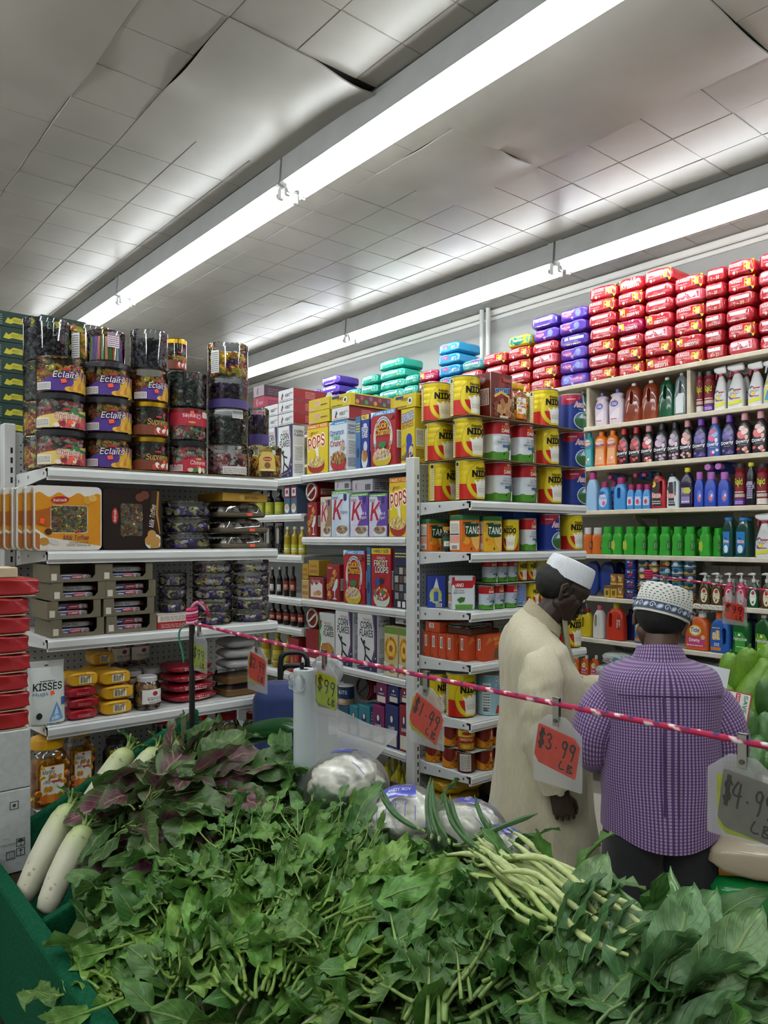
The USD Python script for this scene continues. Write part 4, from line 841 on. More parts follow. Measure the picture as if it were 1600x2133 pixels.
def lab_dano(p,r,h):
 W=r*2.2;p.rect(-W,h*.66,W,h*.965,'b01a24');p.rect(-W,h*.02,W,h*.2,'4f8f2e');p.pts([(-W,h*.14)]+[(x,h*(.2+.03*math.sin(x*90)))for x in np.linspace(-W,W,40)]+[(W,h*.14)],'4f8f2e')
 p.text('DANO',r*.25,h*.7,h*.085,'f4efe8',w=r*.85,bold=True);p.text('دانــو',r*.25,h*.81,h*.05,'e8902a',w=r*.8);p.ell(r*.25,h*.91,r*.16,h*.025,'e8e4e8');p.ell(r*.25,h*.91,r*.1,h*.016,'23305a')
 p.text('Full Cream',r*.2,h*.56,h*.045,'3a3f48',w=r*.8);p.text('Milk Powder',r*.2,h*.5,h*.045,'3a3f48',w=r*.9);p.text('حليب كامل الدسم',r*.1,h*.43,h*.035,'5a5f68',w=r*1.1)
 p.rect(-r*.1,h*.33,r*.6,h*.39,'4a66a8');p.pts([(r*.35,h*.3),(r*.5,h*.42),(r*.85,h*.42),(r*.75,h*.27),(r*.5,h*.24)],'2f6a2a');p.pts([(r*.45,h*.02),(r*.6,h*.26),(r*1.2,h*.3),(r*1.2,h*.02)],'e4e8ea');p.ell(r*.0,h*.16,.004,.004,'1f1f1f')
def lab_anchor(p,r,h):
 W=r*2.2;p.rect(-W,h*.02,W,h*.97,'1d3486');p.pts([(-r*1.3,h*.97),(r*.9,h*.97),(-r*.5,h*.7),(-r*1.3,h*.72)],'b01c2a');p.small(-r*.8,h*.84,-r*.1,h*.9,'e8b0a8',1)
 p.pts([(r*.6,h*.95),(r*.9,h*.97),(r*1.3,h*.6),(r*.9,h*.55)],'bcd3e6');p.text('Anchor',r*.55,h*.64,h*.14,'c0222a',w=r*1.5,shear=.2,out='f2f0f0',outw=.07);p.small(r*.2,h*.56,r*1.0,h*.6,'a8b8e0',1)
 ring=Point(0,0).buffer(1,12);c=lambda a,b:affinity.translate(affinity.scale(ring,a,b),r*.55,h*.27);p.poly(c(r*.78,h*.24),'d6dfe6');p.poly(c(r*.72,h*.22),'5f86a8');p.poly(c(r*.72,h*.22).intersection(sbox(-W,0,W,h*.3)),'3a6a3f');p.pts([(r*.2,h*.34),(r*.5,h*.46),(r*.62,h*.46),(r*.95,h*.34)],'dfe8ee');p.rect(-r*.1,h*.29,r*1.2,h*.33,'4a7a4a')
k_nido=can('milk_powder_tin',.0645,.193,'d9c21c',lab_nido,6)
k_dano=can('red_white_tin',.0625,.18,'d3d9df',lab_dano,4)
k_anch=can('blue_tin',.066,.19,'1d3486',lab_anchor,5)
k_danoS=can('small_red_white_tin',.05,.115,'bcc6d6',lab_dano,2)
def lab_back(p,r,h):p.rect(-r*2,h*.8,r*2,h*.97,'b01a24');p.rect(-r*1.1,h*.08,r*1.1,h*.95,'8fa6cf');p.small(-r*1.0,h*.25,r*1.0,h*.9,'46598a',12);p.bars(-r*.4,h*.1,r*.4,h*.2)
k_danoB=can('small_tin_back',.05,.115,'bcc6d6',lab_back,2)
k_nidoS=can('small_milk_powder_tin',.048,.115,'d9c21c',lab_nido,4)
def lab_nidob(p,r,h):p.rect(-r*.9,h*.12,r*.5,h*.9,'d8d6a0');p.small(-r*.8,h*.2,r*.4,h*.85,'8a8a4a',12);p.rect(-r*2,0.002,r*2,h*.1,'bf2418');p.text('N',r*.95,h*.5,h*.17,'15130f',bold=True)
k_nidoSb=can('small_milk_powder_tin_back',.048,.115,'d9c21c',lab_nidob,4)
def lab_blue(p,r,h):p.rect(-r*2,h*.55,r*2,h*.97,'7fb0c8');p.rect(-r*2,.002,r*2,h*.55,'9cc3cf');p.rect(-r*1.0,h*.08,-r*.3,h*.8,'d6dde0');p.small(-r*.95,h*.1,-r*.35,h*.78,'5a6a72',10);p.text('Peak',r*.7,h*.72,h*.2,'1d3a6a',w=r*1.2,out='f0f4f6',outw=.06);p.pts([(r*.1,h*.05),(r*.3,h*.25),(r*1.2,h*.22),(r*1.2,h*.05)],'c03a2a');p.bars(-r*.9,h*.1,-r*.5,h*.2)
k_peak=can('light_blue_tin',.064,.18,'8fbccb',lab_blue,4)
def lab_mango(p,r,h):p.rect(-r*2.4,h*.48,r*2.4,h*.97,'7a2418');p.pts([(-r*2.4,h*.03)]+[(x,h*(.42+.08*math.sin(x*70)))for x in np.linspace(-r*2.4,r*2.4,40)]+[(r*2.4,h*.03)],'d98a22');p.ell(r*.4,h*.72,r*.2,h*.2,'c8401f');p.ell(r*.4,h*.72,r*.1,h*.14,'e8c070');p.text('Laxmi',r*.4,h*.5,h*.09,'f0e2c8',w=r*.5);p.text('Kesar Mango',r*.2,h*.32,h*.11,'3a1a10',w=r*1.3,bold=True);p.line([(-r*.4,h*.08),(r*.2,h*.3)],.003,'8a4a14');p.line([(-r*.4,h*.3),(r*.3,h*.08)],.003,'8a4a14');p.ell(r*.8,h*.16,r*.25,h*.08,'8a1f1a')
k_mang=can('mango_tin',.048,.105,'7a2418',lab_mango,0)
def lab_pulp(p,r,h):p.rect(-r*2.4,h*.03,r*2.4,h*.97,'a8281c');p.rect(-r*1.2,h*.65,r*1.2,h*.97,'d8b83a');p.rect(-r*.8,h*.08,r*.9,h*.35,'8a9a2a');p.text('MANGO PULP',0,h*.47,h*.13,'f0d89a',w=r*1.5,bold=True);p.ell(-r*.3,h*.2,r*.3,h*.1,'e0a82a');p.ell(r*.2,h*.2,r*.3,h*.1,'d8982a');p.ell(0,h*.82,r*.5,h*.08,'a8281c')
k_pulp=can('mango_pulp_tin',.046,.115,'a8281c',lab_pulp,0)
k_mangb=can('mango_tin_back',.048,.105,'5f2018',lambda p,r,h:(p.rect(-r*.7,h*.1,r*.6,h*.9,'d9d6cc'),p.small(-r*.6,h*.15,r*.5,h*.85,'6a6a6a',9)),0)
def tub(name,w,d,h,body,lid,front,col2):
 k=kind(name,w,d,h);me=loft([(0,w*.46,d*.46,5),(.006,w*.49,d*.49,6),(h*.5,w*.5,d*.5,6),(h-.02,w*.485,d*.485,6)],40);g=Geo();g.add(me,body,40);part(k,'tub',g,'satin')
 g=Geo();g.add(loft([(h-.022,w*.5,d*.5,6),(h-.004,w*.5,d*.5,6),(h,w*.48,d*.48,6)],40),lid,40);part(k,'lid',g,'satin')
 p=Print(drape(me),cut=.02,step=.0003);front(p,w,h);part(k,'label',p.g,'satin');p=Print(lambda xy,off:(np.stack([np.full(len(xy),-w/2-off),-xy[:,0],xy[:,1]],-1),np.broadcast_to([-1.,0,0],(len(xy),3))),cut=None)
 p.rect(-d*.36,h*.06,d*.36,h*.84,'e3ddd3',.003);p.small(-d*.3,h*.5,d*.3,h*.78,'8a8078',9);p.rect(-d*.34,h*.24,d*.34,h*.44,'dba08a');p.bars(-d*.2,h*.08,d*.2,h*.18);p.rect(-d*.34,h*.46,d*.34,h*.49,'2a2a2a');part(k,'side_label',p.g,'paper');return k
def tang(p,w,h):
 p.pts([(-w*.44,h*.56),(-w*.4,h*.8),(w*.1,h*.82),(w*.48,h*.76),(w*.48,h*.46),(w*.1,h*.38),(-w*.25,h*.42)],'14452b');p.text('TANG',w*.04,h*.5,h*.19,'f4f2ea',w=w*.74,shear=.12,bold=True);p.text('ORANGE',w*.1,h*.77,h*.05,'f2e8d8',w=w*.3)
 p.pts([(-w*.05,h*.4),(w*.42,h*.42),(w*.36,h*.12),(w*.25,h*.04),(w*.05,h*.2)],'e2b25a');p.ell(-w*.25,h*.3,w*.16,h*.1,'e8962a');p.ell(-w*.38,h*.34,w*.06,h*.04,'5a8a2a',60);p.rect(-w*.05,h*.05,w*.02,h*.12,'4a3a2a')
k_tang=tub('orange_drink_tub',.15,.12,.17,'d86a1c','1f6a3a',tang,'')
k_tangy=tub('yellow_drink_tub',.14,.12,.17,'dba81c','1f6a3a',tang,'')
k_star=kind('biscuit_tin_box',.15,.15,.215);g=Geo();g.add(bx(-.075,-.075,0,.075,.075,.215,.002),'5e1a18');part(k_star,'tin_box',g,'tin')
def star(p,w,h):
 p.rect(0,0,w,h,'6b1d1c');p.pts([(w*.3,h*.35),(w*.4,h*.95),(w*.7,h*.95),(w*.6,h*.4)],'8a2a26');p.text('STARKIST',w*.56,h*.56,h*.12,'7aa8d8',w=w*.72,rot=6,bold=True,out='1d2f5a',outw=.1);p.pts([(w*.15,h*.5),(w*.5,h*.62),(w*.9,h*.52),(w*.88,h*.48),(w*.5,h*.56),(w*.2,h*.45)],'d8b04a')
 q=np.random.default_rng(5)
 for i in range(14):p.poly(affinity.translate(affinity.rotate(sbox(-.016,-.011,.016,.011).buffer(.003),q.uniform(0,180)),w*q.uniform(.25,.9),h*q.uniform(.12,.42)),['b98a5a','a8744a','7a4a34','c89a6a'][i%4])
 p.rect(w*.4,h*.02,w*.8,h*.07,'d8c8b8');p.rect(w*.55,h*.82,w*.95,h*.9,'a8403a')
p=Print(plane((-.075,-.075,0),(1,0,0),(0,0,1)));star(p,.15,.215);part(k_star,'front_print',p.g,'gloss')
p=Print(plane((-.075,.075,0),(0,-1,0),(0,0,1)));p.rect(.01,.06,.14,.14,'b8a09a');p.small(.015,.065,.135,.135,'5a3a38',10);p.ell(.075,.18,.04,.02,'8a4a2a');p.text('STARKIST',.075,.172,.016,'9ab8d8',w=.08);part(k_star,'side_print',p.g,'gloss')
g=Geo()
for x in(-.0755,.0755):
 for y in(-.0755,.0755):g.add(bx(x-.0015,y-.0015,0,x+.0015,y+.0015,.216),'b8b4a8')
part(k_star,'corner_seams',g,'metal')
k_datebox=packbox('orange_date_box',.19,.1,.1,'b8451e',lambda p,w,h:(p.pts([(w*.35,h*.05),(w*.4,h*.4),(w*.6,h*.55),(w*.95,h*.5),(w*.95,h*.05)],'6a4a30'),p.text('MEDJOOL',w*.6,h*.78,h*.13,'d8a03a',w=w*.5,bold=True),p.text('DATES',w*.6,h*.6,h*.13,'d8a03a',w=w*.4,bold=True),p.pts([(w*.05,h*.6),(w*.2,h*.95),(w*.32,h*.8)],'c86a2a')),lef=lambda p,w,h:(p.rect(w*.28,h*.42,w*.6,h*.88,'e4dcd4'),p.bars(w*.36,h*.47,w*.56,h*.83),p.ell(w*.25,h*.08,.005,.005,'3a1a10')))
k_choc=kind('brown_clear_box',.17,.14,.045);g=Geo();g.add(bx(-.085,-.07,0,.085,.07,.03,.004),'4a2a18');part(k_choc,'tray',g,'card');g=Geo();g.add(bx(-.084,-.069,.0305,.084,.069,.045,.004),'ffffff');part(k_choc,'cover',g,'clear')
k_bluebx=packbox('blue_milk_box',.11,.12,.155,'1f3a9a',lambda p,w,h:(p.pts([(w*.12,h*.2),(w*.5,h*.95),(w*.8,h*.2)],'d6dee8'),p.ell(w*.45,h*.38,w*.34,h*.25,'b8c878'),p.pts([(w*.35,h*.2),(w*.35,h*.5),(w*.6,h*.5),(w*.6,h*.2)],'3a5ab8'),p.ell(w*.48,h*.56,w*.1,h*.06,'c8a080'),p.rect(w*.45,h*.02,w*.8,h*.14,'e6e6e6'),p.bars(w*.47,h*.03,w*.78,h*.13)))
k_danobx=tub('white_milk_carton',.13,.1,.16,'cdd4da','c9ced2',lambda p,w,h:(p.rect(-w*.49,h*.64,w*.49,h*.97,'b01a24'),p.text('DANO',-w*.22,h*.68,h*.1,'f4efe8',w=w*.4,bold=True),p.ell(-w*.3,h*.88,w*.05,h*.03,'23305a'),p.text('Full Cream',-w*.2,h*.55,h*.05,'3a3f48',w=w*.4),p.text('Milk Powder',-w*.2,h*.48,h*.05,'3a3f48',w=w*.45),p.rect(-w*.49,.003,w*.49,h*.16,'5f9a34'),p.pts([(-w*.3,h*.3),(-w*.15,h*.38),(w*.05,h*.36),(w*.0,h*.24),(-w*.18,h*.2)],'2f6a2a')),'')
k_coff=clear_jar('dark_coffee_jar',.03,.12,['1d1612','2a201a'],'gloss',lambda p,r,h:(p.rect(-r,h*.15,r,h*.6,'1f5a34',.003),p.rect(-r*.8,h*.22,r*.5,h*.42,'e6e2da'),p.text('450',0,h*.28,h*.08,'222222')),.95,seed=23,chunk=True,cand=(.02,.006),n=60,lidcol='b8942a',fillmat='veg',core='14100d',neck=True)
T,MG='tin','milk powder tins stacked three high'
Z=NZ[0]+.001;RH=.197
cols=[((892,948),(885,943),(878,937)),((949,1009),(944,1005),(938,999)),((1010,1065),(1006,1062),None),((1066,1117),(1063,1111),None),((1118,1169),(1112,1163),(1104,1162)),((1169,1219),(1165,1218),(1164,1215))]
kk=[k_nido,k_nido,k_dano,k_dano,k_nido,k_anch];nm=['yellow milk powder tin','yellow milk powder tin','red and white milk tin','red and white milk tin','yellow milk powder tin','dark blue milk tin'];nn=['milk_powder_tin']*2+['red_white_tin']*2+['milk_powder_tin','blue_tin']
rzs=[[2,-18,-24],[-14,-24,-18],[-12,-15,0],[-8,-12,0],[-30,-24,-20],[-22,-26,-28]]
for lv in range(3):
 for c in range(6):
  if cols[c][lv]is None:continue
  px0,px1=cols[c][lv];w,d,h=DIM[kk[c]];pm=(px0+px1)/2;v=NY+.012
  for _ in range(4):x,Zz=on_y(pm,v);r=(px1-px0)/2*Zz/F;v=NY+.012+r
  if x-r<NX0+.004:
   for _ in range(4):x=NX0+.004+r;a_,b_=ray(pm);v=x*b_/a_;r=(px1-px0)/2*(x/a_)/F
  thing(nn[c],f"{nm[c]}, {['bottom', 'middle', 'top'][lv]} row, {NTH[c]} column of the tall stack",T,(x,v,Z+lv*RH),rzs[c][lv],MG,sc=(r/(w/2),r/(w/2),.1915/h),of=kk[c])
for lv in(1,2):
 g=Geo();g.add(bx(NX0-.005,NY-.002,Z+lv*RH-.004,NX1+.01-.02*lv,NY+.33,Z+lv*RH-.0015),'8a7350');one('cardboard_sheet',f"brown cardboard sheet between the {['', 'bottom and middle', 'middle and top'][lv]} tin rows",'cardboard',g,'card')
put_b(k_star,'biscuit_tin','maroon biscuit tin box with printed biscuits on the milk tins',T,1022,1066,'y',NY+.015,Z+2*RH,None,dsc=.9)
put_b(k_jel,'amber_jar','amber jelly jar between the biscuit tin and a yellow tin',J,1070,1103,'y',NY+.025,Z+2*RH,None,dz=.82,dsc=.6)
Z=NZ[1]+.001
def lay(k,name,label,cat,px0,px1,z,top,yv=.012,rz=0,grp=None,dsc=None,roundy=True):
 zm=min([q for q in NZ if q>z+.02]+[9])-.05
 if roundy:return put_r(k,name,label,cat,px0,px1,'y',NY+yv,z,top,rz,grp,None,NX0+.006,zm)
 return put_b(k,name,label,cat,px0,px1,'y',NY+yv,z,top,grp,rz,dsc,1.0,zm)
thing('drink_powder_tub','orange drink powder tub beside the white post','tub',(NX0+.07,2.742,Z),-14,sc=(.8,.8,.93),of=k_tang)
thing('coffee_jar','small dark jar standing between two orange tubs',J,(NX0+.04,2.622,Z),-30,sc=(.85,.85,1.0),of=k_coff)
thing('drink_powder_tub','orange drink powder tub to the right of the small dark jar','tub',(NX0+.07,2.53,Z),-4,sc=(.84,.8,1.02),of=k_tang)
thing('drink_powder_tub','yellow drink powder tub beside the orange one','tub',(NX0+.205,2.51,Z),-4,sc=(.89,.8,1.0),of=k_tangy)
lay(k_nido,'milk_powder_tin','yellow milk tin turned sideways beside the yellow drink tub',T,1047,1081,Z,1082,.01,-75)
lay(k_dano,'red_white_tin','red and white milk tin on the second end shelf',T,1082,1117,Z,1080,.01,-12)
lay(k_anch,'blue_tin','dark blue milk tin on the second end shelf',T,1118,1165,Z,1070,.01,-20)
lay(k_nido,'milk_powder_tin','yellow milk tin at the far end of the second end shelf',T,1164,1212,Z,1070,.01,-25)
g=Geo();g.add(cyl(.033,0,.012,24,.003),'c9a228',40,TR((NX0+.16,2.70,Z+.19),rx=80));g.add(bx(-.004,-.0135,-.006,.006,-.0125,.006),'ff6a3a',T=TR((NX0+.16,2.70,Z+.19)))
g.add(cyl(.028,0,.158,20,.006),'a87f22',40,TR((NX0+.165,2.73,Z+.001)))
one('yellow_jar','jar with a round yellow lid behind the small dark jar',J,g,'gloss')
for i in range(3):
 g=Geo();x0=NX0+.47+i*.105;g.add(bx(x0,NY+.15,Z+.165,x0+.1,NY+.27,Z+.225,.004),'2f5aa8');g.add(bx(x0,NY+.15,Z+.001,x0+.1,NY+.27,Z+.164,.004),'2a4f9a');one('blue_carton',f'blue carton behind the second shelf tins, {NTH[i]} of three','carton',g,'paper','blue cartons behind the tins')
Z=NZ[2]+.001
thing('blue_milk_box','blue milk powder box with a drop picture at the shelf start','box',(NX0+.065,2.725,Z),-38,sc=(.8,.7,1),of=k_bluebx)
thing('milk_carton','white and red milk powder carton with a leaf','carton',(NX0+.08,2.56,Z),-30,sc=(.9,.8,1),of=k_danobx)
SM='small milk tins in two rows'
def kindname(k):return('red and white','small_red_white_tin')if k in(k_danoS,k_danoB)else('yellow','small_milk_tin')
for lv,seq,xs,yv in((0,[k_danoS]*3+[k_danoB]+[k_nidoS]*5,np.linspace(on_y(984,NY+.06)[0]+.09,NX1-.05,9),.055),(1,[k_danoS]*3+[k_nidoS]*2+[k_nidoSb]+[k_nidoS]*3,np.linspace(NX0+.23,NX1-.05,9),.1)):
 for i,k in enumerate(seq):
  c,n_=kindname(k);thing(n_,f"small {c} milk tin, {NTH[i]} along the {['lower', 'upper'][lv]} row{', back label showing' if k in (k_danoB, k_nidoSb) else ''}",T,(xs[i],NY+yv+(.012*(i%2)if lv==0 else.0),Z+lv*.124),-18+7*(i%3)if k not in(k_danoB,k_nidoSb)else-40,SM,sc=(.74,.74,1.0),of=k)
g=Geo();g.add(bx(NX0+.175,NY+.012,Z+.1195,NX1-.01,NY+.33,Z+.1225),'8f9a86');one('card_sheet','thin card sheet between the two rows of small milk tins','cardboard',g,'card')
Z=NZ[3]+.001
for i,(x,y,dd)in enumerate(((0,2.708,.05),(0,2.654,.05),(0,2.60,.05),(0,2.546,.05),(.03,2.492,.048),(.09,2.437,.05))):
 thing('date_box',f'orange box of dates, {NTH[i]} from the white post in the lower row','box',(NX0+.105+x,y+dd/2,Z),0,'orange boxes of dates',sc=(1,dd/.1,1.2),of=k_datebox)
thing('date_box','orange box of dates lying on top of the others','box',(NX0+.105,2.69,Z+.122),0,'orange boxes of dates',sc=(1,1.0,.5),of=k_datebox)
thing('brown_clear_box','brown sweet box with clear cover on the orange boxes','box',(NX0+.13,2.555,Z+.1215),6,of=k_choc);thing('brown_clear_box','brown sweet box with clear cover behind the orange boxes','box',(NX0+.3,2.7,Z+.125),-4,of=k_choc)
g=Geo();g.add(bx(NX0+.21,2.6,Z,NX0+.39,2.72,Z+.12,.003),'5a3424');one('brown_box','plain brown box behind the orange date boxes','box',g,'card')
g=Geo();me=pillow(.2,.13,.1,51,.16,ex=3.);g.add(me,'3a2a16',True,TR((3.05,NY+.17,Z)));one('dark_gold_bag','dark bag with gold print behind the orange date boxes','bag',g,'foil')
put_r(k_nido,'large_milk_tin','large yellow milk tin beyond the white capped man',T,1158,1209,'y',NY+.012,Z,1272,-20,zmax=NZ[2]-.05)
Z=NZ[4]+.001
lay(k_nido,'milk_powder_tin','yellow milk tin set back behind the price tags',T,890,934,Z,1400,.16,-20)
lay(k_nido,'large_milk_tin','large yellow milk tin on the fifth end shelf',T,929,990,Z,1398,.012,-22)
lay(k_peak,'light_blue_tin','light blue milk tin beside the large yellow tin',T,993,1043,Z,1402,.03,-20)
Z=NZ[5]+.001
for lv,seq in((0,[k_mang,k_mang,k_mangb,k_mang,k_mang,k_mang]),(1,[k_mang,k_mang,k_pulp,k_mang,k_mang,k_mang])):
 for i,k in enumerate(seq):
  x,y=[(NX0+.05,2.72),(NX0+.05,2.60),(NX0+.05,2.50),(NX0+.145,2.475),(NX0+.24,2.475),(NX0+.335,2.475)][i]
  thing('mango_tin',f"{'yellow topped mango pulp' if k == k_pulp else 'dark red mango'} tin, {NTH[i]} from the post in the {['lower', 'upper'][lv]} row{', white panel showing' if k == k_mangb else ''}",T,(x,y,Z+lv*.1035),[-40,-35,-50,-25,-20,-22][i]+5*lv,'mango tins in two rows',sc=(.9,.9,.93 if k!=k_pulp else.85),of=k)
g=Geo();g.add(bx(NX0+.02,NY+.012,Z+.1,NX0+.5,NY+.34,Z+.102),'9fae9a');one('card_sheet','thin card sheet between the two rows of mango tins','cardboard',g,'card')
# cereal boxes and their neighbours (fronts face -x)
def bowl(p,x,y,r,bcol,bits,seed=1,n=26):
 p.poly(affinity.translate(affinity.scale(Point(0,0).buffer(1,8),r,r*.62),x,y),bcol);q=np.random.default_rng(seed)
 p.ell(x,y+r*.22,r*.93,r*.4,bits[0])
 for i in range(n):
  a,t=q.uniform(0,2*np.pi),math.sqrt(q.random());p.ell(x+r*.85*t*math.cos(a),y+r*.26+r*.36*t*math.sin(a),r*.11,r*.09,bits[q.integers(len(bits))],q.uniform(0,180),3)
def side_txt(title,col='3a3a3a',tcol=None):
 def f(p,w,h):
  if title:
   for i,t in enumerate(title):p.text(t,w*.5,h*(.86-.07*i),h*.05,tcol or col,w=w*.75,bold=True)
  p.rect(w*.12,h*.3,w*.88,h*.62,'e6e6e2');p.small(w*.16,h*.32,w*.84,h*.6,col,12);p.small(w*.12,h*.08,w*.88,h*.26,col,6)
 return f
def cereal(name,body,front,side=None,d=.06,sidecol=None,h=.29,w=.2):
 return packbox(name,w,d,h,body,front,side or side_txt(None),b=.001)
def pops(p,w,h):
 p.rect(0,0,w,h,'d8bf1c');p.rect(0,h*.91,w,h,'cf6a1c');p.text('FAMILY SIZE',w*.5,h*.93,h*.05,'f0e6a0',w=w*.9,bold=True);p.text("Kellogg's",w*.35,h*.81,h*.05,'b01a24',w=w*.4,shear=.2)
 p.text('POPS',w*.48,h*.52,h*.23,'b5281e',w=w*.8,shear=.05,rot=8,bold=True,out='f4ecd0',outw=.1);p.pts([(w*.4,h*.5),(w*.5,h*.28),(w*.6,h*.28),(w*.56,h*.5)],'e8e4da');bowl(p,w*.45,h*.16,w*.4,'a5281c',['d8c07a','e6d49a','c8a85a'],3,34);p.ell(w*.2,h*.82,w*.07,h*.04,'c8a04a')
def ctc(p,w,h):
 p.rect(0,0,w,h,'c9d3da');p.pts([(0,h*.95),(w*.3,h),(w,h),(w,h*.93),(w*.3,h*.93)],'3a8ac0');p.small(w*.35,h*.945,w*.9,h*.985,'e8eef2',1);p.text('Cinnamon',w*.45,h*.72,h*.1,'1f5a9a',w=w*.8,bold=True);p.text('Toast',w*.4,h*.62,h*.1,'2f8a4a',w=w*.5,bold=True);p.text('Crunch',w*.48,h*.5,h*.11,'a02a30',w=w*.82,bold=True)
 bowl(p,w*.55,h*.18,w*.46,'b02a30',['a87a4a','b98a58','8f6238','c89a68'],5,40);p.pts([(0,0),(w,0),(w,h*.08),(w*.4,h*.03)],'a8242c');p.ell(w*.82,h*.45,w*.1,h*.06,'c8a070')
def charm(p,w,h):
 p.rect(0,0,w,h,'a51a26');p.rect(0,h*.92,w,h,'3a8ac0');p.text('FAMILY SIZE',w*.55,h*.935,h*.045,'e8eef4',w=w*.8,bold=True);p.pts([(0,h),(w*.16,h),(0,h*.88)],'e8e8f0')
 arch=[(w*(.5+.34*math.cos(a)),h*(.52+.34*math.sin(a)))for a in np.linspace(-.4,np.pi+.4,22)]
 p.line(arch,w*.1,'cfc4c0');p.line(arch[5:17],w*.035,'4a8ab0');p.text('Lucky',w*.5,h*.68,h*.12,'d8b02a',w=w*.5,bold=True,out='7a1018',outw=.08);p.text('Charms',w*.5,h*.56,h*.11,'d8b02a',w=w*.6,bold=True,out='7a1018',outw=.08)
 for i in range(9):p.ell(w*(.2+.6*(i%3)/2),h*(.3+.05*(i//3)),w*.05,h*.02,['d86a9a','6a9ad8','d8b04a','6ab06a','b08ad0'][i%5],30*i)
 p.ell(w*.5,h*.38,w*.16,h*.06,'2f7a3a');bowl(p,w*.48,h*.14,w*.38,'c8b02a',['d8c8a0','c8a870','d8a0a8','b0c890'],8,34);p.rect(w*.75,h*.82,w*.95,h*.9,'8a3a2a')
def frost(p,w,h):
 p.rect(0,0,w,h,'1f2f8a');p.rect(0,h*.91,w,h,'d8bf1c');p.text('FAMILY',w*.4,h*.93,h*.05,'1f2f7a',w=w*.6,bold=True);p.text('FROSTED',w*.45,h*.68,h*.09,'e8eaf4',w=w*.8,bold=True);p.text('FLAKES',w*.45,h*.57,h*.1,'e8eaf4',w=w*.7,bold=True);p.ell(w*.5,h*.8,w*.25,h*.04,'b0c0e0');p.ell(w*.55,h*.4,w*.25,h*.1,'c0c8d8');bowl(p,w*.45,h*.16,w*.4,'d0d4dc',['c8a050','d8b870','a83a2a'],9,30)
def crunch(p,w,h):
 p.rect(0,0,w,h,'cdb820');p.text("CRUNCH",w*.5,h*.78,h*.14,'c8ccd8',w=w*.9,rot=5,bold=True,out='2a3a8a',outw=.1);p.text("BERRIES",w*.5,h*.65,h*.11,'8a4a34',w=w*.84,rot=4,bold=True)
 p.ell(w*.6,h*.42,w*.22,h*.12,'1f3a9a');p.rect(w*.4,h*.1,w*.9,h*.34,'1f3a9a',.01);p.ell(w*.75,h*.22,w*.16,h*.09,'d8b898')
 for i in range(12):p.ell(w*(.08+.06*i),h*(.07+.05*(i%3)),w*.06,h*.03,['b03a2a','3a8a3a','d8a82a','3a4ab0'][i%4])
 p.text("CRUNCHITIZE",w*.24,h*.3,h*.05,'a02a24',w=w*.4,rot=10)
def corn_rw(p,w,h,art=True):
 p.rect(0,0,w,h,'d6d8da');p.text("Kellogg's",w*.5,h*.88,h*.05,'a01a28',w=w*.42,shear=.2);p.text('CORN',w*.45,h*.74,h*.12,'23252a',w=w*.58,bold=True);p.text('FLAKES',w*.46,h*.6,h*.12,'23252a',w=w*.68,bold=True)
 p.pts([(w*.75,h),(w*.85,h*.7),(w*.86,h*.4),(w*.7,h*.16),(0,h*.06),(0,0),(w,0),(w,h)],'232a55');p.line([(w*.8,h),(w*.91,h*.66),(w*.9,h*.36),(w*.72,h*.1),(0,h*.03)],w*.022,'b06a78')
 p.line([(w*.2,h*.55),(w*.38,h*.42),(w*.42,h*.3),(w*.36,h*.12)],w*.06,'1d1d22');p.line([(w*.38,h*.42),(w*.62,h*.38)],w*.05,'1d1d22');p.line([(w*.42,h*.28),(w*.68,h*.18),(w*.75,h*.14)],w*.06,'1d1d22');p.ell(w*.36,h*.5,w*.05,h*.035,'1d1d22')
 for x,y in((.85,.12),(.7,.04),(.92,.24)):p.pts([(w*(x+.045*math.sin(a)*(1 if k%2==0 else.42)),h*y+w*.045*math.cos(a)*(1 if k%2==0 else.42))for k,a in enumerate(np.arange(10)*math.pi/5)],'c8ccd8')
def corn_gr(p,w,h):
 p.rect(0,0,w,h,'d4d8d6');p.text("Kellogg's",w*.55,h*.76,h*.06,'a01a28',w=w*.44,shear=.2);p.text('CORN',w*.62,h*.64,h*.1,'23252a',w=w*.56,bold=True);p.text('FLAKES',w*.62,h*.52,h*.1,'23252a',w=w*.64,bold=True);p.pts([(0,h),(w*.12,h*.8),(w*.2,h*.72),(w*.05,h*.6),(w*.15,h*.45),(w*.05,h*.2),(0,h*.1)],'2f8a3a');p.pts([(w*.02,h*.8),(w*.2,h*.84),(w*.14,h*.74)],'a51a26');bowl(p,w*.55,h*.2,w*.42,'2f7a3a',['c88a3a','d8a050','b8742a'],4,26)
def spk(bg,bg2,sub,top,subc='f0eaf4'):
 def f(p,w,h):
  p.rect(0,0,w,h,bg);p.pts([(w*.45,h*.93),(w,h*.93),(w,h*.25),(w*.4,h*.25),(w*.7,h*.55)],bg2)
  if top:p.rect(0,h*.93,w,h,top);p.small(w*.1,h*.945,w*.9,h*.985,'e6efe0',1)
  p.text('Special',w*.2,h*.82,h*.07,'5a4a6a',w=w*.32,shear=.1);p.text('K',w*.32,h*.38,h*.42,'a51a3a',w=w*.5,shear=.18,bold=True,out='f0e8ec',outw=.03)
  for i,t in enumerate(sub):p.text(t,w*.72,h*(.5-.09*i),h*.065,subc,w=w*.4)
  p.pts([(w*.7,h*.92),(w*.88,h*.92),(w*.88,h*.8),(w*.79,h*.76),(w*.7,h*.8)],'2a2a6a');bowl(p,w*.62,h*.1,w*.34,'d8dce4',['b09a78','8a7050','c8b898','7a4a5a'],6,26)
 return f
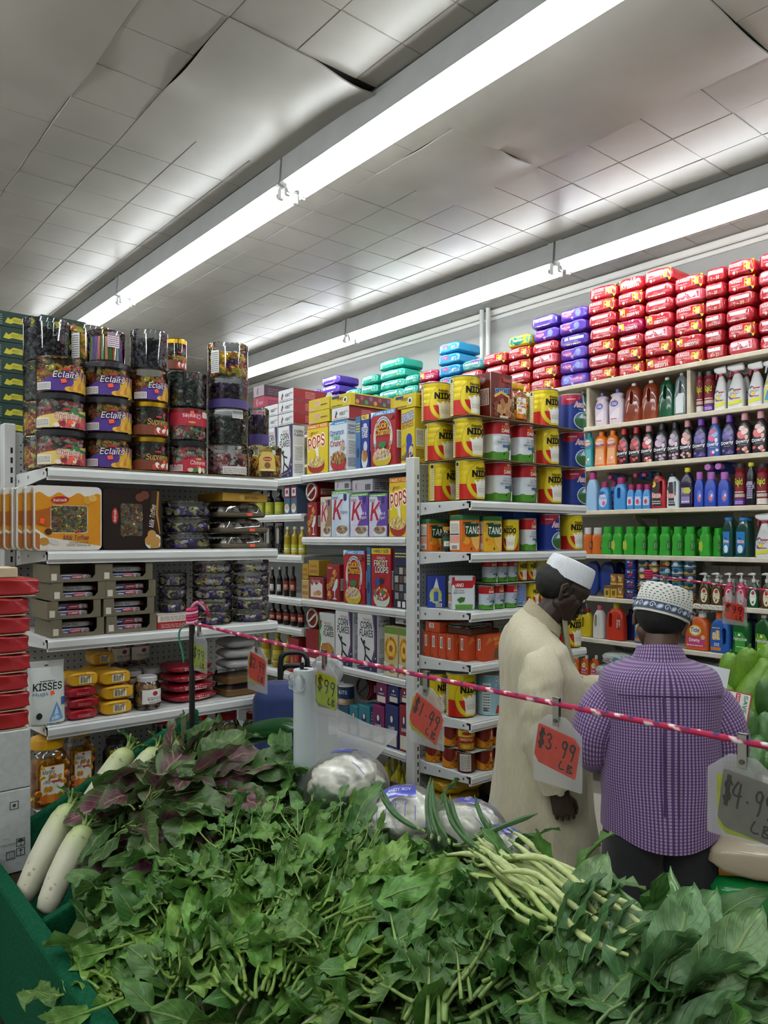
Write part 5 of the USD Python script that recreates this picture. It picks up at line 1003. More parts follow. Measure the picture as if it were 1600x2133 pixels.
def froot(p,w,h):
 p.rect(0,0,w,h,'a51a26');p.rect(0,h*.9,w,h,'d8c02a');p.text('FAMILY SIZE',w*.5,h*.925,h*.05,'23201a',w=w*.8,bold=True);p.text("Kellogg's",w*.5,h*.81,h*.055,'e8dcd8',w=w*.42,shear=.2);p.text('FROOT',w*.5,h*.69,h*.1,'e8e4da',w=w*.7,bold=True,out='2a2a2a',outw=.08);p.text('LOOPS',w*.55,h*.58,h*.1,'e8e4da',w=w*.68,bold=True,out='2a2a2a',outw=.08)
 for i,c in enumerate(('d8c02a','3a8a4a','d86a2a')):p.ell(w*(.42+.12*i),h*.74,w*.05,h*.025,c)
 p.ell(w*.35,h*.42,w*.12,h*.08,'2a4a9a');p.ell(w*.55,h*.44,w*.12,h*.05,'1f1f1f');bowl(p,w*.55,h*.15,w*.42,'c8d8c8',['d84a3a','d8b02a','3a9a4a','8a4aa0','e08ab0','d8e0e0'],7,44)
def bunch(p,w,h):
 p.rect(0,0,w,h,'c8b88a');p.rect(0,h*.86,w,h,'6a8a3a');p.ell(w*.5,h*.56,w*.44,h*.24,'d8981c');p.ell(w*.5,h*.56,w*.3,h*.16,'e8b84a');p.ell(w*.5,h*.56,w*.13,h*.07,'8a5a2a')
 t='HONEY BUNCHES'
 for i,ch in enumerate(t):
  a=math.pi*(1.05-1.1*i/(len(t)-1))
  if ch!=' ':p.text(ch,w*.5+w*.36*math.cos(a),h*.55+h*.19*math.sin(a),h*.05,'2a1a10',rot=math.degrees(a)-90,bold=True,w=w*.06)
 p.text('OATS',w*.5,h*.33,h*.06,'2a1a10',w=w*.3,bold=True);p.pts([(0,h*.28),(w,h*.22),(w,0),(0,0)],'d9d0b4');bowl(p,w*.6,h*.1,w*.3,'d8d0b8',['a88a50','c8a868'],2,18);p.small(w*.05,h*.08,w*.25,h*.16,'3a2a1a',2)
def fruity(p,w,h):
 p.rect(0,0,w,h,'8f1a1f');p.text('Fruity',w*.4,h*.42,h*.2,'c8b04a',w=w*.7,rot=35,bold=True);p.pts([(w*.45,h*.3),(w*.75,h*.62),(w*.9,h*.6),(w*.85,h*.4),(w*.65,h*.26)],'c8d4d8');p.rect(w*.62,h*.08,w*.68,h*.28,'c8d4d8');p.ell(w*.65,h*.07,w*.16,h*.02,'c8d4d8')
 for x,y,c in((.6,.8,'c88a4a'),(.7,.72,'b8743a'),(.2,.2,'c8944a'),(.3,.12,'a86a30')):p.ell(w*x,h*y,w*.14,h*.06,c,25)
 p.small(w*.1,h*.88,w*.45,h*.95,'d8c8b0',2)
def plainbox(c,c2,t=None):
 def f(p,w,h):
  p.rect(w*.05,h*.1,w*.95,h*.9,c2)
  if t:p.text(t,w*.5,h*.55,h*.16,c,w=w*.7,bold=True)
  p.small(w*.12,h*.2,w*.88,h*.42,c,3)
 return f
k_pops=cereal('pops_box','cdb41c',pops,d=.075,h=.30,side=side_txt(None,'6a5a10'));k_ctc=cereal('cinnamon_box','c6ccd0',ctc,side_txt(('CINNAMON','TOAST','CRUNCH'),'4a4f58','2a4a7a'),.075);k_charm=cereal('red_marshmallow_box','a51a26',charm,side_txt(None,'5a5a5a'),.07,h=.3,w=.21)
k_frost=cereal('frosted_box','1f2f8a',frost,side_txt(None,'2a3a8a'),.07);k_crunch=cereal('berry_box','c2ad1e',crunch,d=.07);k_crw=cereal('corn_white_box','d0d3d5',corn_rw,side_txt(('CORN','FLAKES'),'6a6e78','23252a'),.085);k_cgr=cereal('corn_green_box','d0d3d0',corn_gr,d=.07)
k_spo=cereal('original_box','c0cbd6',spk('b9c9da','c6d4e2',['Original'],'5a9a3a','3a4a6a'),d=.06);k_spp=cereal('purple_box','6a4aa0',spk('c8c4d8','5f3f9c',['Fruit &','Yogurt'],'5a9a3a'),d=.06);k_spb=cereal('brown_box','a89070',spk('c8bcae','8f7350',[],None),d=.06)
k_froot=cereal('loops_box','a51a26',froot,d=.06,h=.3);k_bunch=cereal('oats_box','c2b386',bunch,d=.06,h=.25);k_fru=cereal('red_drink_box','8f1a1f',fruity,d=.07,h=.23)
k_dkb=cereal('dark_blue_box','23264a',lambda p,w,h:(p.small(w*.1,h*.85,w*.9,h*.95,'c8c04a',2),p.rect(w*.06,h*.1,w*.94,h*.72,'1f1f26'),[p.rect(w*(.1+.3*(i%3)),h*(.15+.14*(i//3)),w*(.34+.3*(i%3)),h*(.26+.14*(i//3)),['8a8a90','5a4a40','a8a0a0','3a3a44'][(i*3)%4])for i in range(12)],p.rect(w*.3,h*.02,w*.5,h*.12,'d8d8d8'),p.rect(w*.6,h*.02,w*.8,h*.12,'d8d8d8')),d=.07)
k_blus=cereal('blue_side_box','3a6a9a',lambda p,w,h:(p.small(w*.1,h*.7,w*.9,h*.9,'d8c83a',4),p.ell(w*.5,h*.3,w*.3,h*.1,'1f3a6a')),d=.07)
def lying(name,body,front,side,w=.19,d=.29,h=.07,scol=None):return packbox(name,w,d,h,body,front,side)
def kbo(p,w,h):p.text("KBO",w*.62,h*.35,h*.25,'2f2f33',w=w*.3,bold=True);p.text("Kellogg's",w*.86,h*.55,h*.14,'a01a28',w=w*.2,shear=.2);p.pts([(w*.2,h*.3),(w*.28,h*.8),(w*.35,h*.5)],'3a3a3a');p.ell(w*.24,h*.3,w*.05,h*.1,'a82a2a');p.small(w*.1,h*.08,w*.9,h*.2,'8a8a90',1)
k_kbo=lying('lying_corn_box','d2d4d6',kbo,lambda p,w,h:(p.rect(0,0,w,h,'8f1a24'),p.small(w*.3,h*.2,w*.55,h*.85,'c88a8a',5),p.pts([(w*.75,0),(w,0),(w,h),(w*.85,h)],'d2d4d6'),p.line([(w*.74,0),(w*.86,h)],.006,'2a2a5a')))
k_kred=lying('lying_k_box','9a3a50',lambda p,w,h:(p.text('K',w*.35,h*.2,h*.6,'d8a0ac',w=w*.14,shear=.2,bold=True),p.small(w*.5,h*.3,w*.9,h*.6,'d0b0b8',2)),lambda p,w,h:p.small(w*.1,h*.2,w*.9,h*.8,'5a2a38',3))
k_kdk=lying('lying_dark_k_box','9f8f98',lambda p,w,h:p.text('K',w*.4,h*.2,h*.6,'4a2a38',w=w*.14,shear=.2,bold=True),lambda p,w,h:(p.rect(0,0,w,h,'3a2530'),p.small(w*.1,h*.2,w*.9,h*.8,'6a4a50',3)))
k_yel=lying('lying_yellow_box','c9b41e',lambda p,w,h:(p.text('HONEY',w*.5,h*.55,h*.2,'7a3a1a',w=w*.3,bold=True),p.rect(w*.1,h*.72,w*.45,h*.92,'2a2f5a'),p.ell(w*.75,h*.5,w*.1,h*.25,'e0e0e0'),p.ell(w*.75,h*.5,w*.05,h*.14,'2a2a30'),p.small(w*.08,h*.1,w*.6,h*.3,'6a5a10',1)),lambda p,w,h:(p.rect(w*.1,h*.1,w*.9,h*.9,'6a3a34'),[p.ell(w*(.15+.1*i),h*(.35+.3*(i%2)),w*.04,h*.18,['c88a3a','a84a6a','4a8a5a','8a5aa0'][i%4])for i in range(8)]))
k_yel2=lying('lying_pops_box','c9b41e',lambda p,w,h:(p.text('POPS',w*.45,h*.4,h*.35,'b5281e',w=w*.25,bold=True,out='e8e0c0',outw=.1),p.small(w*.6,h*.4,w*.9,h*.6,'7a2a1a',1),p.rect(w*.05,h*.08,w*.3,h*.25,'d8a0b0')),lambda p,w,h:p.rect(w*.02,0,w,h,'b8a41a'))
k_grey=lying('lying_grey_box','b4b4ba',lambda p,w,h:(p.text('K',w*.2,h*.2,h*.5,'a82a3a',w=w*.1,shear=.2),p.bars(w*.65,h*.15,w*.92,h*.6)),lambda p,w,h:p.small(w*.05,h*.2,w*.9,h*.8,'4a4048',4))
CB,CG='box','cereal boxes on the middle run'
def cx(k,name,label,px0,px1,z,top,dx=.006,grp=CG,cat=CB,rz=0,dsc=None):return put_b(k,name,label,cat,px0,px1,'x',KX+dx,z,top,grp,rz,dsc,1.0,min([q for q in(KZ if px0>626 else DZ)if q>z+.05]+[9])-.048)
Z=KZ[0]+.001
cx(k_pops,'cereal_box','yellow cereal box with orange band on the top cereal shelf',640,683,Z,883)
cx(k_ctc,'cereal_box','white cereal box with multicoloured title and cinnamon squares',686,722,Z,877)
cx(k_blus,'cereal_box','narrow blue cereal box beside the white cinnamon box',741,751,Z,868,.012)
cx(k_frost,'cereal_box','dark blue cereal box with yellow band partly hidden by a red box',753,769,Z,864,.012)
cx(k_charm,'cereal_box','red cereal box with a white arch on the top cereal shelf',773,824,Z,855)
cx(k_crunch,'cereal_box','yellow berry cereal box at the end of the top cereal shelf',836,864,Z,851,.02)
h0=zat(882,on_x(664,KX)[1])+.004;zq=h0
for i,(k,tp)in enumerate(((k_yel2,856),(k_yel2,833))):
 cx(k,'lying_cereal_box',f"yellow cereal box lying flat, {['lower', 'upper'][i]} of two on the upright yellow box",643,686,zq,None,.006);zq+=.0715
zq=zat(876,on_x(705,KX)[1])+.004
cx(k_kbo,'lying_cereal_box','white and red cereal box lying on the cinnamon cereal box',691,727,zq,None);cx(k_yel,'lying_cereal_box','yellow honey cereal box lying topmost over the cinnamon box',688,730,zq+.0715,None,dsc=1.1)
cx(k_yel,'lying_cereal_box','yellow cereal box lying on the berry cereal box',820,866,zat(850,on_x(845,KX)[1])+.004,None,.02)
ZD=DZ[0]+.001
cx(k_crw,'cereal_box','white corn flakes box with dark figure, farther of two on top shelf',554,578,ZD,892);cx(k_crw,'cereal_box','white corn flakes box with dark figure, nearer of two on top shelf',580,610,ZD,888)
zq=zat(887,on_x(590,KX)[1])+.005
for r_ in range(3):
 for c,(a,b)in enumerate(((551,579),(580,611))):
  if r_==2 and c==0:continue
  cx(k_kbo,'lying_cereal_box',f"white and red cereal box lying flat, {['lowest', 'middle', 'topmost'][r_]} in the {['farther', 'nearer'][c]} pile",a,b,zq+r_*.0735,None,.008)
for r_ in range(4):
 cx(k_kred if r_<3 else k_kdk,'lying_cereal_box',f"{'pinkish red' if r_ < 3 else 'dark'} cereal box lying flat, {['lowest', 'second', 'third', 'topmost'][r_]} in the farthest pile",528,550,zq+.0+r_*.0735,None,.008)
for r_,k in enumerate((k_pops,k_crw)):
 cx(k_crw if r_ else k_cgr,'cereal_box',['white corn flakes box with green trim beside the farthest pile','white corn flakes box at the far end of the top shelf'][r_],[536,520][r_],[551,534][r_],ZD,900)
Z=KZ[1]+.001
cx(k_fru,'cereal_box','dark red box with fruit drink print under the red barrel',641,660,Z,1047,.02)
cx(k_spb,'cereal_box','brown cereal box with large red letter',668,690,Z,1035);cx(k_spo,'cereal_box','pale blue cereal box with large red letter',691,727,Z,1022);cx(k_spp,'cereal_box','purple yogurt cereal box with large red letter, farther of two',730,767,Z,1027);cx(k_spp,'cereal_box','purple yogurt cereal box with large red letter, nearer of two',769,806,Z,1028);cx(k_pops,'cereal_box','yellow cereal box with orange band beside the white post',811,853,Z,994,.01)
zq=Z+.285
cx(k_grey,'lying_cereal_box','grey cereal box lying on the pale blue cereal box',697,730,zat(1021,on_x(710,KX)[1])+.004,None,.03);cx(k_grey,'lying_cereal_box','grey cereal box lying on the two purple cereal boxes',734,776,zat(1026,on_x(750,KX)[1])+.004,None,.03)
def barrel(name,label,px,py,zc,x,col,ring,r=.075,L=.19):
 y,Z_=on_x(px,x);t=thing(name,label,'tub',(x,y,zc));g=Geo();oc=[(r*1.04*math.cos(a),r*1.04*math.sin(a))for a in np.arange(8)*math.pi/4+math.pi/8]
 X=np.array([[0,0,1,0],[-1,0,0,0],[0,1,0,r*.97],[0,0,0,1.]]);g.add(prism(Polygon(oc).buffer(-.006).buffer(.006,3),L),col,30,X);part(t,'barrel',g,'gloss')
 R=Point(0,0).buffer(r*.86,12)
 g=Geo();X2=X.copy();X2[0,3]=-.008;g.add(prism(R.difference(Point(0,0).buffer(r*.72,12)),.0075),ring,30,X2);g.add(prism(affinity.rotate(sbox(-r*.8,-r*.1,r*.8,r*.1),35),.006),ring,T=X2)
 part(t,'handle_ring',g,'satin');g=Geo();X3=X.copy();X3[0,3]=-.002;g.add(prism(Point(0,0).buffer(r*.72,10),.0015),'7a1f1c' if ring!='15171c' else '15171c',T=X3);part(t,'lid',g,'gloss')
 p=Print(lambda xy,off:(np.stack([xy[:,0],np.full(len(xy),-r*.962-off),xy[:,1]],-1),np.broadcast_to([0,-1.,0],(len(xy),3))));p.rect(.02,r*.7,L-.02,r*1.25,'c8b0a0' if ring!='15171c' else 'd8d8d8');p.small(.03,r*.75,L-.03,r*1.2,'8a2a24',3);part(t,'side_print',p.g,'paper');return t
barrel('red_barrel_tub','red eight-sided tub with white ring lid on the second cereal shelf',650,1028,zat(1047,on_x(640,KX)[1])+.006,KX+.05,'9a1a20','d8d4cc',.064)
g=Geo()
Z=KZ[2]+.001
sm=lambda nm,c,c2,t=None,h=.09:packbox(nm,.12,.09,h,c,plainbox(c2,c,t))
k_s1=sm('small_beige_box','b99a5a','8a2a2a','BISCUIT');k_s2=packbox('small_white_box',.12,.09,.1,'8a2a2e',lambda p,w,h:(p.pts([(w*.08,h*.1),(w*.08,h*.75),(w*.2,h*.6),(w*.3,h*.8),(w*.5,h*.65),(w*.7,h*.8),(w*.92,h*.7),(w*.92,h*.1)],'d8d0cc'),p.text('Social',w*.45,h*.78,h*.13,'d8c8c0',w=w*.6),p.ell(w*.65,h*.3,w*.2,h*.12,'b8824a'),p.ell(w*.4,h*.25,w*.12,h*.1,'c8945a')))
k_s3=sm('small_gold_box','b5922e','9a2a2a','CAKES')
cx(k_s1,'small_box','small beige biscuit box standing lowest at the third cereal shelf',629,643,Z,1208,.006,'small boxes on the third cereal shelf');cx(k_s2,'small_box','small white and maroon cracker box at the shelf front',645,674,Z,1203,.006,'small boxes on the third cereal shelf')
cx(k_s3,'small_box','small gold box upper left of the cracker box',630,642,zat(1207,on_x(630,KX)[1])+.003,None,.02,'small boxes on the third cereal shelf');cx(k_s3,'small_box','small gold and red box above the cracker box',643,664,zat(1201,on_x(655,KX)[1])+.003,None,.02,'small boxes on the third cereal shelf')
cx(k_fru,'cereal_box','dark red box with fruit drink print on the third cereal shelf',681,707,Z,1176);cx(k_charm,'cereal_box','red cereal box with a white arch on the third cereal shelf',716,760,Z,1146);cx(k_blus,'cereal_box','narrow blue cereal box beside the red loops box',764,772,Z,1140,.01);cx(k_froot,'cereal_box','red cereal box with yellow band and coloured loops',774,814,Z,1142);cx(k_dkb,'cereal_box','dark blue cereal box with small pictures beside the post',820,852,Z,1142,.01)
Z=KZ[3]+.001
barrel('red_barrel_tub','red eight-sided tub with white ring lid on the fourth cereal shelf',652,1284,zat(1312,on_x(645,KX)[1]),KX+.05,'9a1a20','d8d4cc',.066)
cx(k_cgr,'cereal_box','white corn flakes box with green edge and flakes bowl',665,697,Z,1277,.02);g=Geo();y_,_=on_x(645,KX);g.add(bx(KX+.02,y_-.07,Z,KX+.2,y_+.07,zat(1312,on_x(645,KX)[1])-.001,.002),'8a1f24');one('red_carton','plain red carton under the red ring tub on the fourth shelf','carton',g,'card')
cx(k_crw,'cereal_box','white corn flakes box with dark figure, farther of two below',699,735,Z,1270);cx(k_crw,'cereal_box','white corn flakes box with dark figure, nearer of two below',745,786,Z,1273);cx(k_bunch,'cereal_box','honey coloured oats cereal box, farther of two',801,829,Z,1306);cx(k_bunch,'cereal_box','honey coloured oats cereal box by the post, nearer of two',832,852,Z,1310)
cx(k_grey,'lying_cereal_box','pale grey cereal box lying on the oats boxes',824,850,zat(1304,on_x(840,KX)[1])+.003,None,.03)
Z=KZ[4]+.001
def nuts(p,r,h):p.rect(-r*2,h*.02,r*2,h*.97,'2a3f6a');p.text('NUTS',0,h*.6,h*.18,'e4e8f0',w=r*1.3,bold=True);p.rect(-r*2,h*.05,r*2,h*.35,'b89a7a');p.ell(0,h*.25,r*.5,h*.12,'d8c8a8')
k_nuts=can('nut_can',.045,.11,'2a3f6a',nuts,0,lid='d8d8d8')
for i,(a,b)in enumerate(((692,712),(713,730))):put_r(k_nuts,'nut_can',f'small dark blue can of nuts, {["farther", "nearer"][i]} of two','can',a,b,'x',KX+.02,zat(1470,on_x(710,KX)[1]),None,-70,s=1.0)
qk=lambda c:packbox('oat_packet_box',.12,.1,.15,c,lambda p,w,h:(p.rect(w*.1,h*.05,w*.9,h*.35,'d8d4c8'),p.ell(w*.5,h*.62,w*.2,h*.16,'1f2a5a'),p.ell(w*.5,h*.68,w*.1,h*.08,'e4d8cc'),p.text('QUAKER',w*.5,h*.44,h*.07,'e8e8ee',w=w*.5,bold=True)),lambda p,w,h:p.small(w*.1,h*.1,w*.9,h*.9,'d8d8d8',8))
k_q=[qk(c)for c in('1f4a6a','2a7a8a','7a1f5a','24306a','8a1f2a')]
QG='oat packet boxes on the lowest cereal shelf'
for i,(a,b,k)in enumerate(((706,726,0),(728,745,1),(747,770,1),(776,800,2),(803,829,3),(832,851,4))):
 cx(k_q[k],'oat_box',f"{['dark teal', 'teal', 'crimson', 'navy', 'red'][k]} oat packet box, {NTH[i]} from the far end of the low row",a,b,Z,1470,.006,QG)
for i,(a,b,k,t_)in enumerate(((784,805,2,'crimson'),(810,830,3,'navy'),(836,850,4,'red'))):
 cx(k_q[k],'oat_box',f"{t_} oat packet box stacked on top of the low row",a,b,zat(1468,on_x((a+b)/2,KX)[1])+.004,None,.012,QG,dsc=.95)
barrel('black_lid_tub','red eight-sided tub with black lid on the oat boxes',757,1438,zat(1467,on_x(757,KX)[1])+.004,KX+.05,'8f1a24','15171c',.07)
def bottle(name,r,h,body,cap,lab,m='gloss',neckr=.35,sh=.68,capm='satin',capfrac=.1,caprad=None,lcut=None):
 k=kind(name,2*r,2*r,h);nr=r*neckr;g=Geo();g.add(lathe([(0,.001),(r-.004,.001),(r,.006),(r,h*sh),(r*.85,h*(sh+.06)),(nr*1.15,h*(sh+.15)),(nr,h*(1-capfrac)),(0,h*(1-capfrac))],22),body,40);part(k,'bottle',g,m)
 g=Geo();cr=caprad or nr*1.25;g.add(cyl(cr,h*(1-capfrac)-.001,h,18,.002),cap,40);part(k,'cap',g,capm)
 if lab:p=Print(round_(r+.0004),cut=r*.25);lab(p,r,h);part(k,'label',p.g,'paper')
 return k
def lb(c,c2,y0=.15,y1=.55,t=None,tc='2a2a2a'):
 def f(p,r,h):
  p.rect(-r*2.2,h*y0,r*2.2,h*y1,c);p.rect(-r*.8,h*(y0+.04),r*.8,h*(y1-.12),c2);p.small(-r*.7,h*(y0+.05),r*.7,h*(y0+.12),tc,2)
  if t:p.text(t,0,h*(y1-.1),h*.07,tc,w=r*1.2,bold=True)
 return f
k_dkbt=bottle('dark_drink_bottle',.042,.19,'1a1512','1d1d1f',lb('a8b02a','c0c048',.02,.5,None,'3a4a1a'),sh=.6,neckr=.42)
k_oil=bottle('oil_bottle',.04,.22,'a8901e','d8d8d4',lb('b8b82a','e0e0c0',.08,.36,None,'8a2a2a'),sh=.62,neckr=.4)
k_sauce=bottle('sauce_bottle',.034,.24,'241410','1d1d1d',lb('8f1f1c','c8a890',.2,.52),sh=.58,neckr=.38)
k_soy=bottle('dark_sauce_bottle',.036,.25,'15100e','c8c8c4',lb('2a2420','d8d4cc',.1,.5),sh=.55,neckr=.4)
k_gold=bottle('golden_oil_bottle',.055,.27,'9a7f1c','b8b02a',lb('c8b84a','a8982a',.15,.5),sh=.66,neckr=.4)
BG='bottles on the far middle shelves'
def row(k,name,lab,pxs,z,top,dx,cat='bottle',s=None):
 for i,(a,b)in enumerate(pxs):put_r(k,name,f"{lab}, {NTH[i]} from the far end",cat,a,b,'x',KX+dx,z,top,-60,BG)
row(k_dkbt,'dark_bottle','dark bottle with yellow green label behind the domed trays',((512,530),(535,553),(553,571),(573,592)),DZ[1]+.001,1020,.03)
k_qt=packbox('cereal_packet_box',.13,.1,.2,'4a5f78',lambda p,w,h:(p.rect(0,h*.55,w,h,'5a2a4a'),p.rect(w*.15,h*.62,w*.85,h*.9,'d8d4d0'),p.ell(w*.5,h*.78,w*.2,h*.08,'a83a3a'),bowl(p,w*.5,h*.2,w*.4,'d8d8d8',['c8b898','a89068'],3,14)))
cx(k_qt,'oat_box','oat packet box beside the dark bottles, farther of two',592,604,DZ[1]+.001,1010,.02,QG);cx(k_qt,'oat_box','oat packet box beside the dark bottles, nearer of two',606,618,DZ[1]+.001,1010,.02,QG)
row(k_oil,'oil_bottle','yellow oil bottle with pale cap',((592,607),(607,622),(622,638)),DZ[2]+.001,1097,.02)
row(k_rjar,'glass_jar','dark jar on the far shelf',((530,550),(553,573),(574,592)),DZ[2]+.001,1082,.06,J)
row(k_soy,'sauce_bottle','black sauce bottle with narrow label',((545,557),(562,574),(577,589)),DZ[3]+.001,1180,.04);row(k_sauce,'sauce_bottle','red label sauce bottle on the far shelf',((591,603),(605,617)),DZ[3]+.001,1180,.02)
row(k_sauce,'sauce_bottle','dark red sauce bottle under the black sauce bottles',((545,560),(562,576),(576,590),(591,605),(606,620),(621,634)),DZ[4]+.001,1255,.03)
row(k_gold,'oil_bottle','large golden oil bottle behind the rope',((545,565),(568,590),(592,612)),DZ[5]+.001,1318,.03)
cx(packbox('red_fruit_box',.2,.1,.14,'8f1f24',lambda p,w,h:(p.ell(w*.3,h*.3,w*.12,h*.18,'b8703a'),p.text('LIVO',w*.4,h*.6,h*.22,'d8c8b8',w=w*.5),p.ell(w*.7,h*.35,w*.14,h*.2,'a84a2a'))),'red_box','red box beside the golden oil bottles',602,622,DZ[5]+.001,1330,.02)
row(k_gold,'oil_bottle','large yellow oil bottle on the lower far shelf',((545,565),(568,590),(592,612)),DZ[6]+.001,1412,.05)
for i,(a,b,z,tp,dx)in enumerate(((655,700,DZ[2]+.001,1100,.2),(668,700,KZ[2]+.001,1165,.28))):pass
def banana(L=.19,r=.019):
 t=np.linspace(0,1,12);a=(t-.5)*1.5;P=np.stack([.13*np.sin(a),0*a,.13*(1-np.cos(a))],-1);R=r*np.array([.35,.5,.85,1,1.03,1.05,1.05,1.02,.98,.8,.45,.25]);return tube(P,R,7)
kb=klass('banana');g=Geo();g.add(banana(),'b8ae1e',40);part(kb,'fruit',g,'veg');g=Geo();g.add(tube([(.087,0,.034),(.1,0,.048)],[.006,.005],6),'7a7a1e',40);part(kb,'stem',g,'veg')
q=np.random.default_rng(8)
for i in range(14):
 y,_=on_x(782+12*(i%7),KX+.05);thing('banana',f'yellow banana under the lowest cereal shelf, {NTH[i]} from the carton','banana',(KX+.1+.1*(i//7),y,.5+.05*(i%2)),0,'bananas under the lowest shelf',rot=(0,-60+q.normal(0,8),175+q.normal(0,12)),of=kb)
yc,Zc=on_x(820,2.36);g=Geo()
t=thing('banana_carton','brown carton with pale printed side standing before the bananas','carton',(2.28,yc,0));zt=zat(1640,Zc)
g=Geo()
for b_ in((-.14,-.22,.3,.14,.22,.31),(-.14,-.22,.31,-.128,.22,zt),(.128,-.22,.31,.14,.22,zt),(-.128,-.22,.31,.128,-.208,zt),(-.128,.208,.31,.128,.22,zt)):g.add(bx(*b_),'4a3a2a')
g.add(bx(-.13,-.2,0,.13,.2,.299),'5a4a38');part(t,'carton',g,'card');p=Print(plane((-.14,.22,0),(0,-1,0),(0,0,1)));p.rect(.04,zt-.12,.4,zt-.02,'b4b4ae');p.text('KEEP',.2,zt-.06,.022,'3a3a38',rot=180);p.text('REFRIGERATED',.2,zt-.09,.022,'3a3a38',w=.2,rot=180);part(t,'side_print',p.g,'card')
# goods on the wall shelves (fronts face -x)
def hug(flip=False,yel='d8c21e',red='b3202a'):
 def f(p,w,h):
  X=(lambda x:-x)if flip else(lambda x:x);Yf=(lambda y:h-y)if flip else(lambda y:y);R=180 if flip else 0
  rect=lambda x0,y0,x1,y1,c:p.rect(min(X(x0),X(x1)),min(Yf(y0),Yf(y1)),max(X(x0),X(x1)),max(Yf(y0),Yf(y1)),c)
  rect(w*.16,h*.06,w*.46,h*.93,yel);rect(w*.18,h*.08,w*.44,h*.22,'2a3570');p.ell(X(w*.3),Yf(h*.45),w*.06,h*.13,'e8e4d8');p.text('12',X(w*.3),Yf(h*.66),h*.18,'1f2a5a',rot=R,w=w*.09,bold=True)
  p.text('HUGGIES',X(-w*.14),Yf(h*.58),h*.22,'f4ece8',w=w*.44,rot=R,bold=True);p.small(min(X(-w*.3),X(0)),min(Yf(h*.4),Yf(h*.48)),max(X(-w*.3),X(0)),max(Yf(h*.4),Yf(h*.48)),'e8c8c4',1);p.ell(X(-w*.2),Yf(h*.22),w*.04,h*.1,'e8b8b0');p.text('29',X(-w*.08),Yf(h*.15),h*.14,'e8c8c4',rot=R,w=w*.07)
 return f
def band(t=None,c='ded6d4',y0=.52,y1=.74):
 def f(p,w,h):
  p.rect(-w*.48,h*y0,w*.48,h*y1,c)
  if t:p.text(t,w*.02,h*.18,h*.2,'e0b89a',w=w*.4,bold=True)
  else:p.small(-w*.3,h*.16,w*.3,h*.34,'e0b8b4',1)
 return f
def splash(p,w,h):p.rect(-w*.46,h*.3,w*.46,h*.78,'d8ccce');p.pts([(-w*.4,h*.35),(-w*.1,h*.6),(w*.1,h*.4),(w*.4,h*.65),(w*.44,h*.35)],'b34a58')
def purp(flip):
 def f(p,w,h):
  s_=-1 if flip else 1;p.ell(-s_*w*.16,h*.5,w*.17,h*.22,'b04a88');p.text('Huggies',-s_*w*.16,h*(.43 if s_>0 else.58),h*.16,'ead8ea',w=w*.3,rot=0 if s_>0 else 180);p.ell(s_*w*.24,h*.5,w*.1,h*.26,'7a8ad0');p.ell(s_*w*.02,h*.2,w*.04,h*.1,'c8a8d8')
 return f
DW,DD,DH=.22,.3,.1
def dk(n,c,f,seed):return soft(n,DW,DD,DH,c,f,seed,6.,.08,cut=.025,endp=9.,kmin=.62)
k_R1=dk('diaper_pack','b3202a',hug(),61);k_R1u=dk('diaper_pack_upturned','b3202a',hug(True),62);k_R2=dk('banded_diaper_pack','a81c28',band(),63);k_R3=dk('glossy_diaper_pack','b83a48',splash,64);k_R4=dk('number_diaper_pack','9c1a22',band('1 - 35'),65);k_R5=dk('second_number_diaper_pack','9c1a22',band('n - 32'),66)
k_PI=dk('pink_diaper_pack','a8184a',hug(True,'d8b82a'),67);k_PU=dk('purple_diaper_pack','5a3aa8',purp(False),68);k_PUu=dk('upturned_purple_diaper_pack','5a3aa8',purp(True),69);k_PUs=dk('striped_purple_diaper_pack','4a2f94',band(None,'c8c0dc'),70)
k_BL=dk('blue_diaper_pack','1f86b8',lambda p,w,h:(p.ell(-w*.1,h*.6,w*.2,h*.14,'b04a88'),p.text('LUVS',-w*.1,h*.54,h*.14,'e8e8f0',w=w*.2),p.rect(w*.22,h*.3,w*.46,h*.55,'d8e0e8'),p.rect(w*.26,h*.32,w*.42,h*.5,'6a7a8a')),71)
k_TE=dk('teal_diaper_pack','1f9a86',lambda p,w,h:(p.rect(-w*.48,h*.5,w*.48,h*.68,'cfe0dc'),p.ell(w*.3,h*.3,w*.03,h*.1,'d8b83a')),72);k_PY=dk('yellow_teal_diaper_pack','cdbb22',lambda p,w,h:(p.ell(-w*.05,h*.5,w*.32,h*.34,'1f8a80'),p.text('Pampers',-w*.05,h*.44,h*.18,'f0f0e8',w=w*.36,shear=.2),p.rect(w*.36,h*.1,w*.48,h*.9,'2f8a86')),73)
k_PT=dk('purple_teal_diaper_pack','3a8a8a',lambda p,w,h:(p.rect(-w*.48,h*.48,w*.48,h*.64,'d8e0e0'),p.ell(w*.2,h*.78,w*.2,h*.14,'8a3a9a')),74)
DES={k_R1:'red yellow-ended diaper pack',k_R1u:'upturned red yellow-ended diaper pack',k_R2:'white-banded red diaper pack',k_R3:'shiny pale red diaper pack',k_R4:'plain dark red diaper pack',k_R5:'plain dark red diaper pack',k_PI:'magenta diaper pack',k_PU:'purple diaper pack',k_PUu:'upturned purple diaper pack',k_PUs:'pale-banded purple diaper pack',k_BL:'bright blue diaper pack',k_TE:'white-banded teal diaper pack',k_PY:'yellow and teal diaper pack',k_PT:'teal and purple diaper pack'}
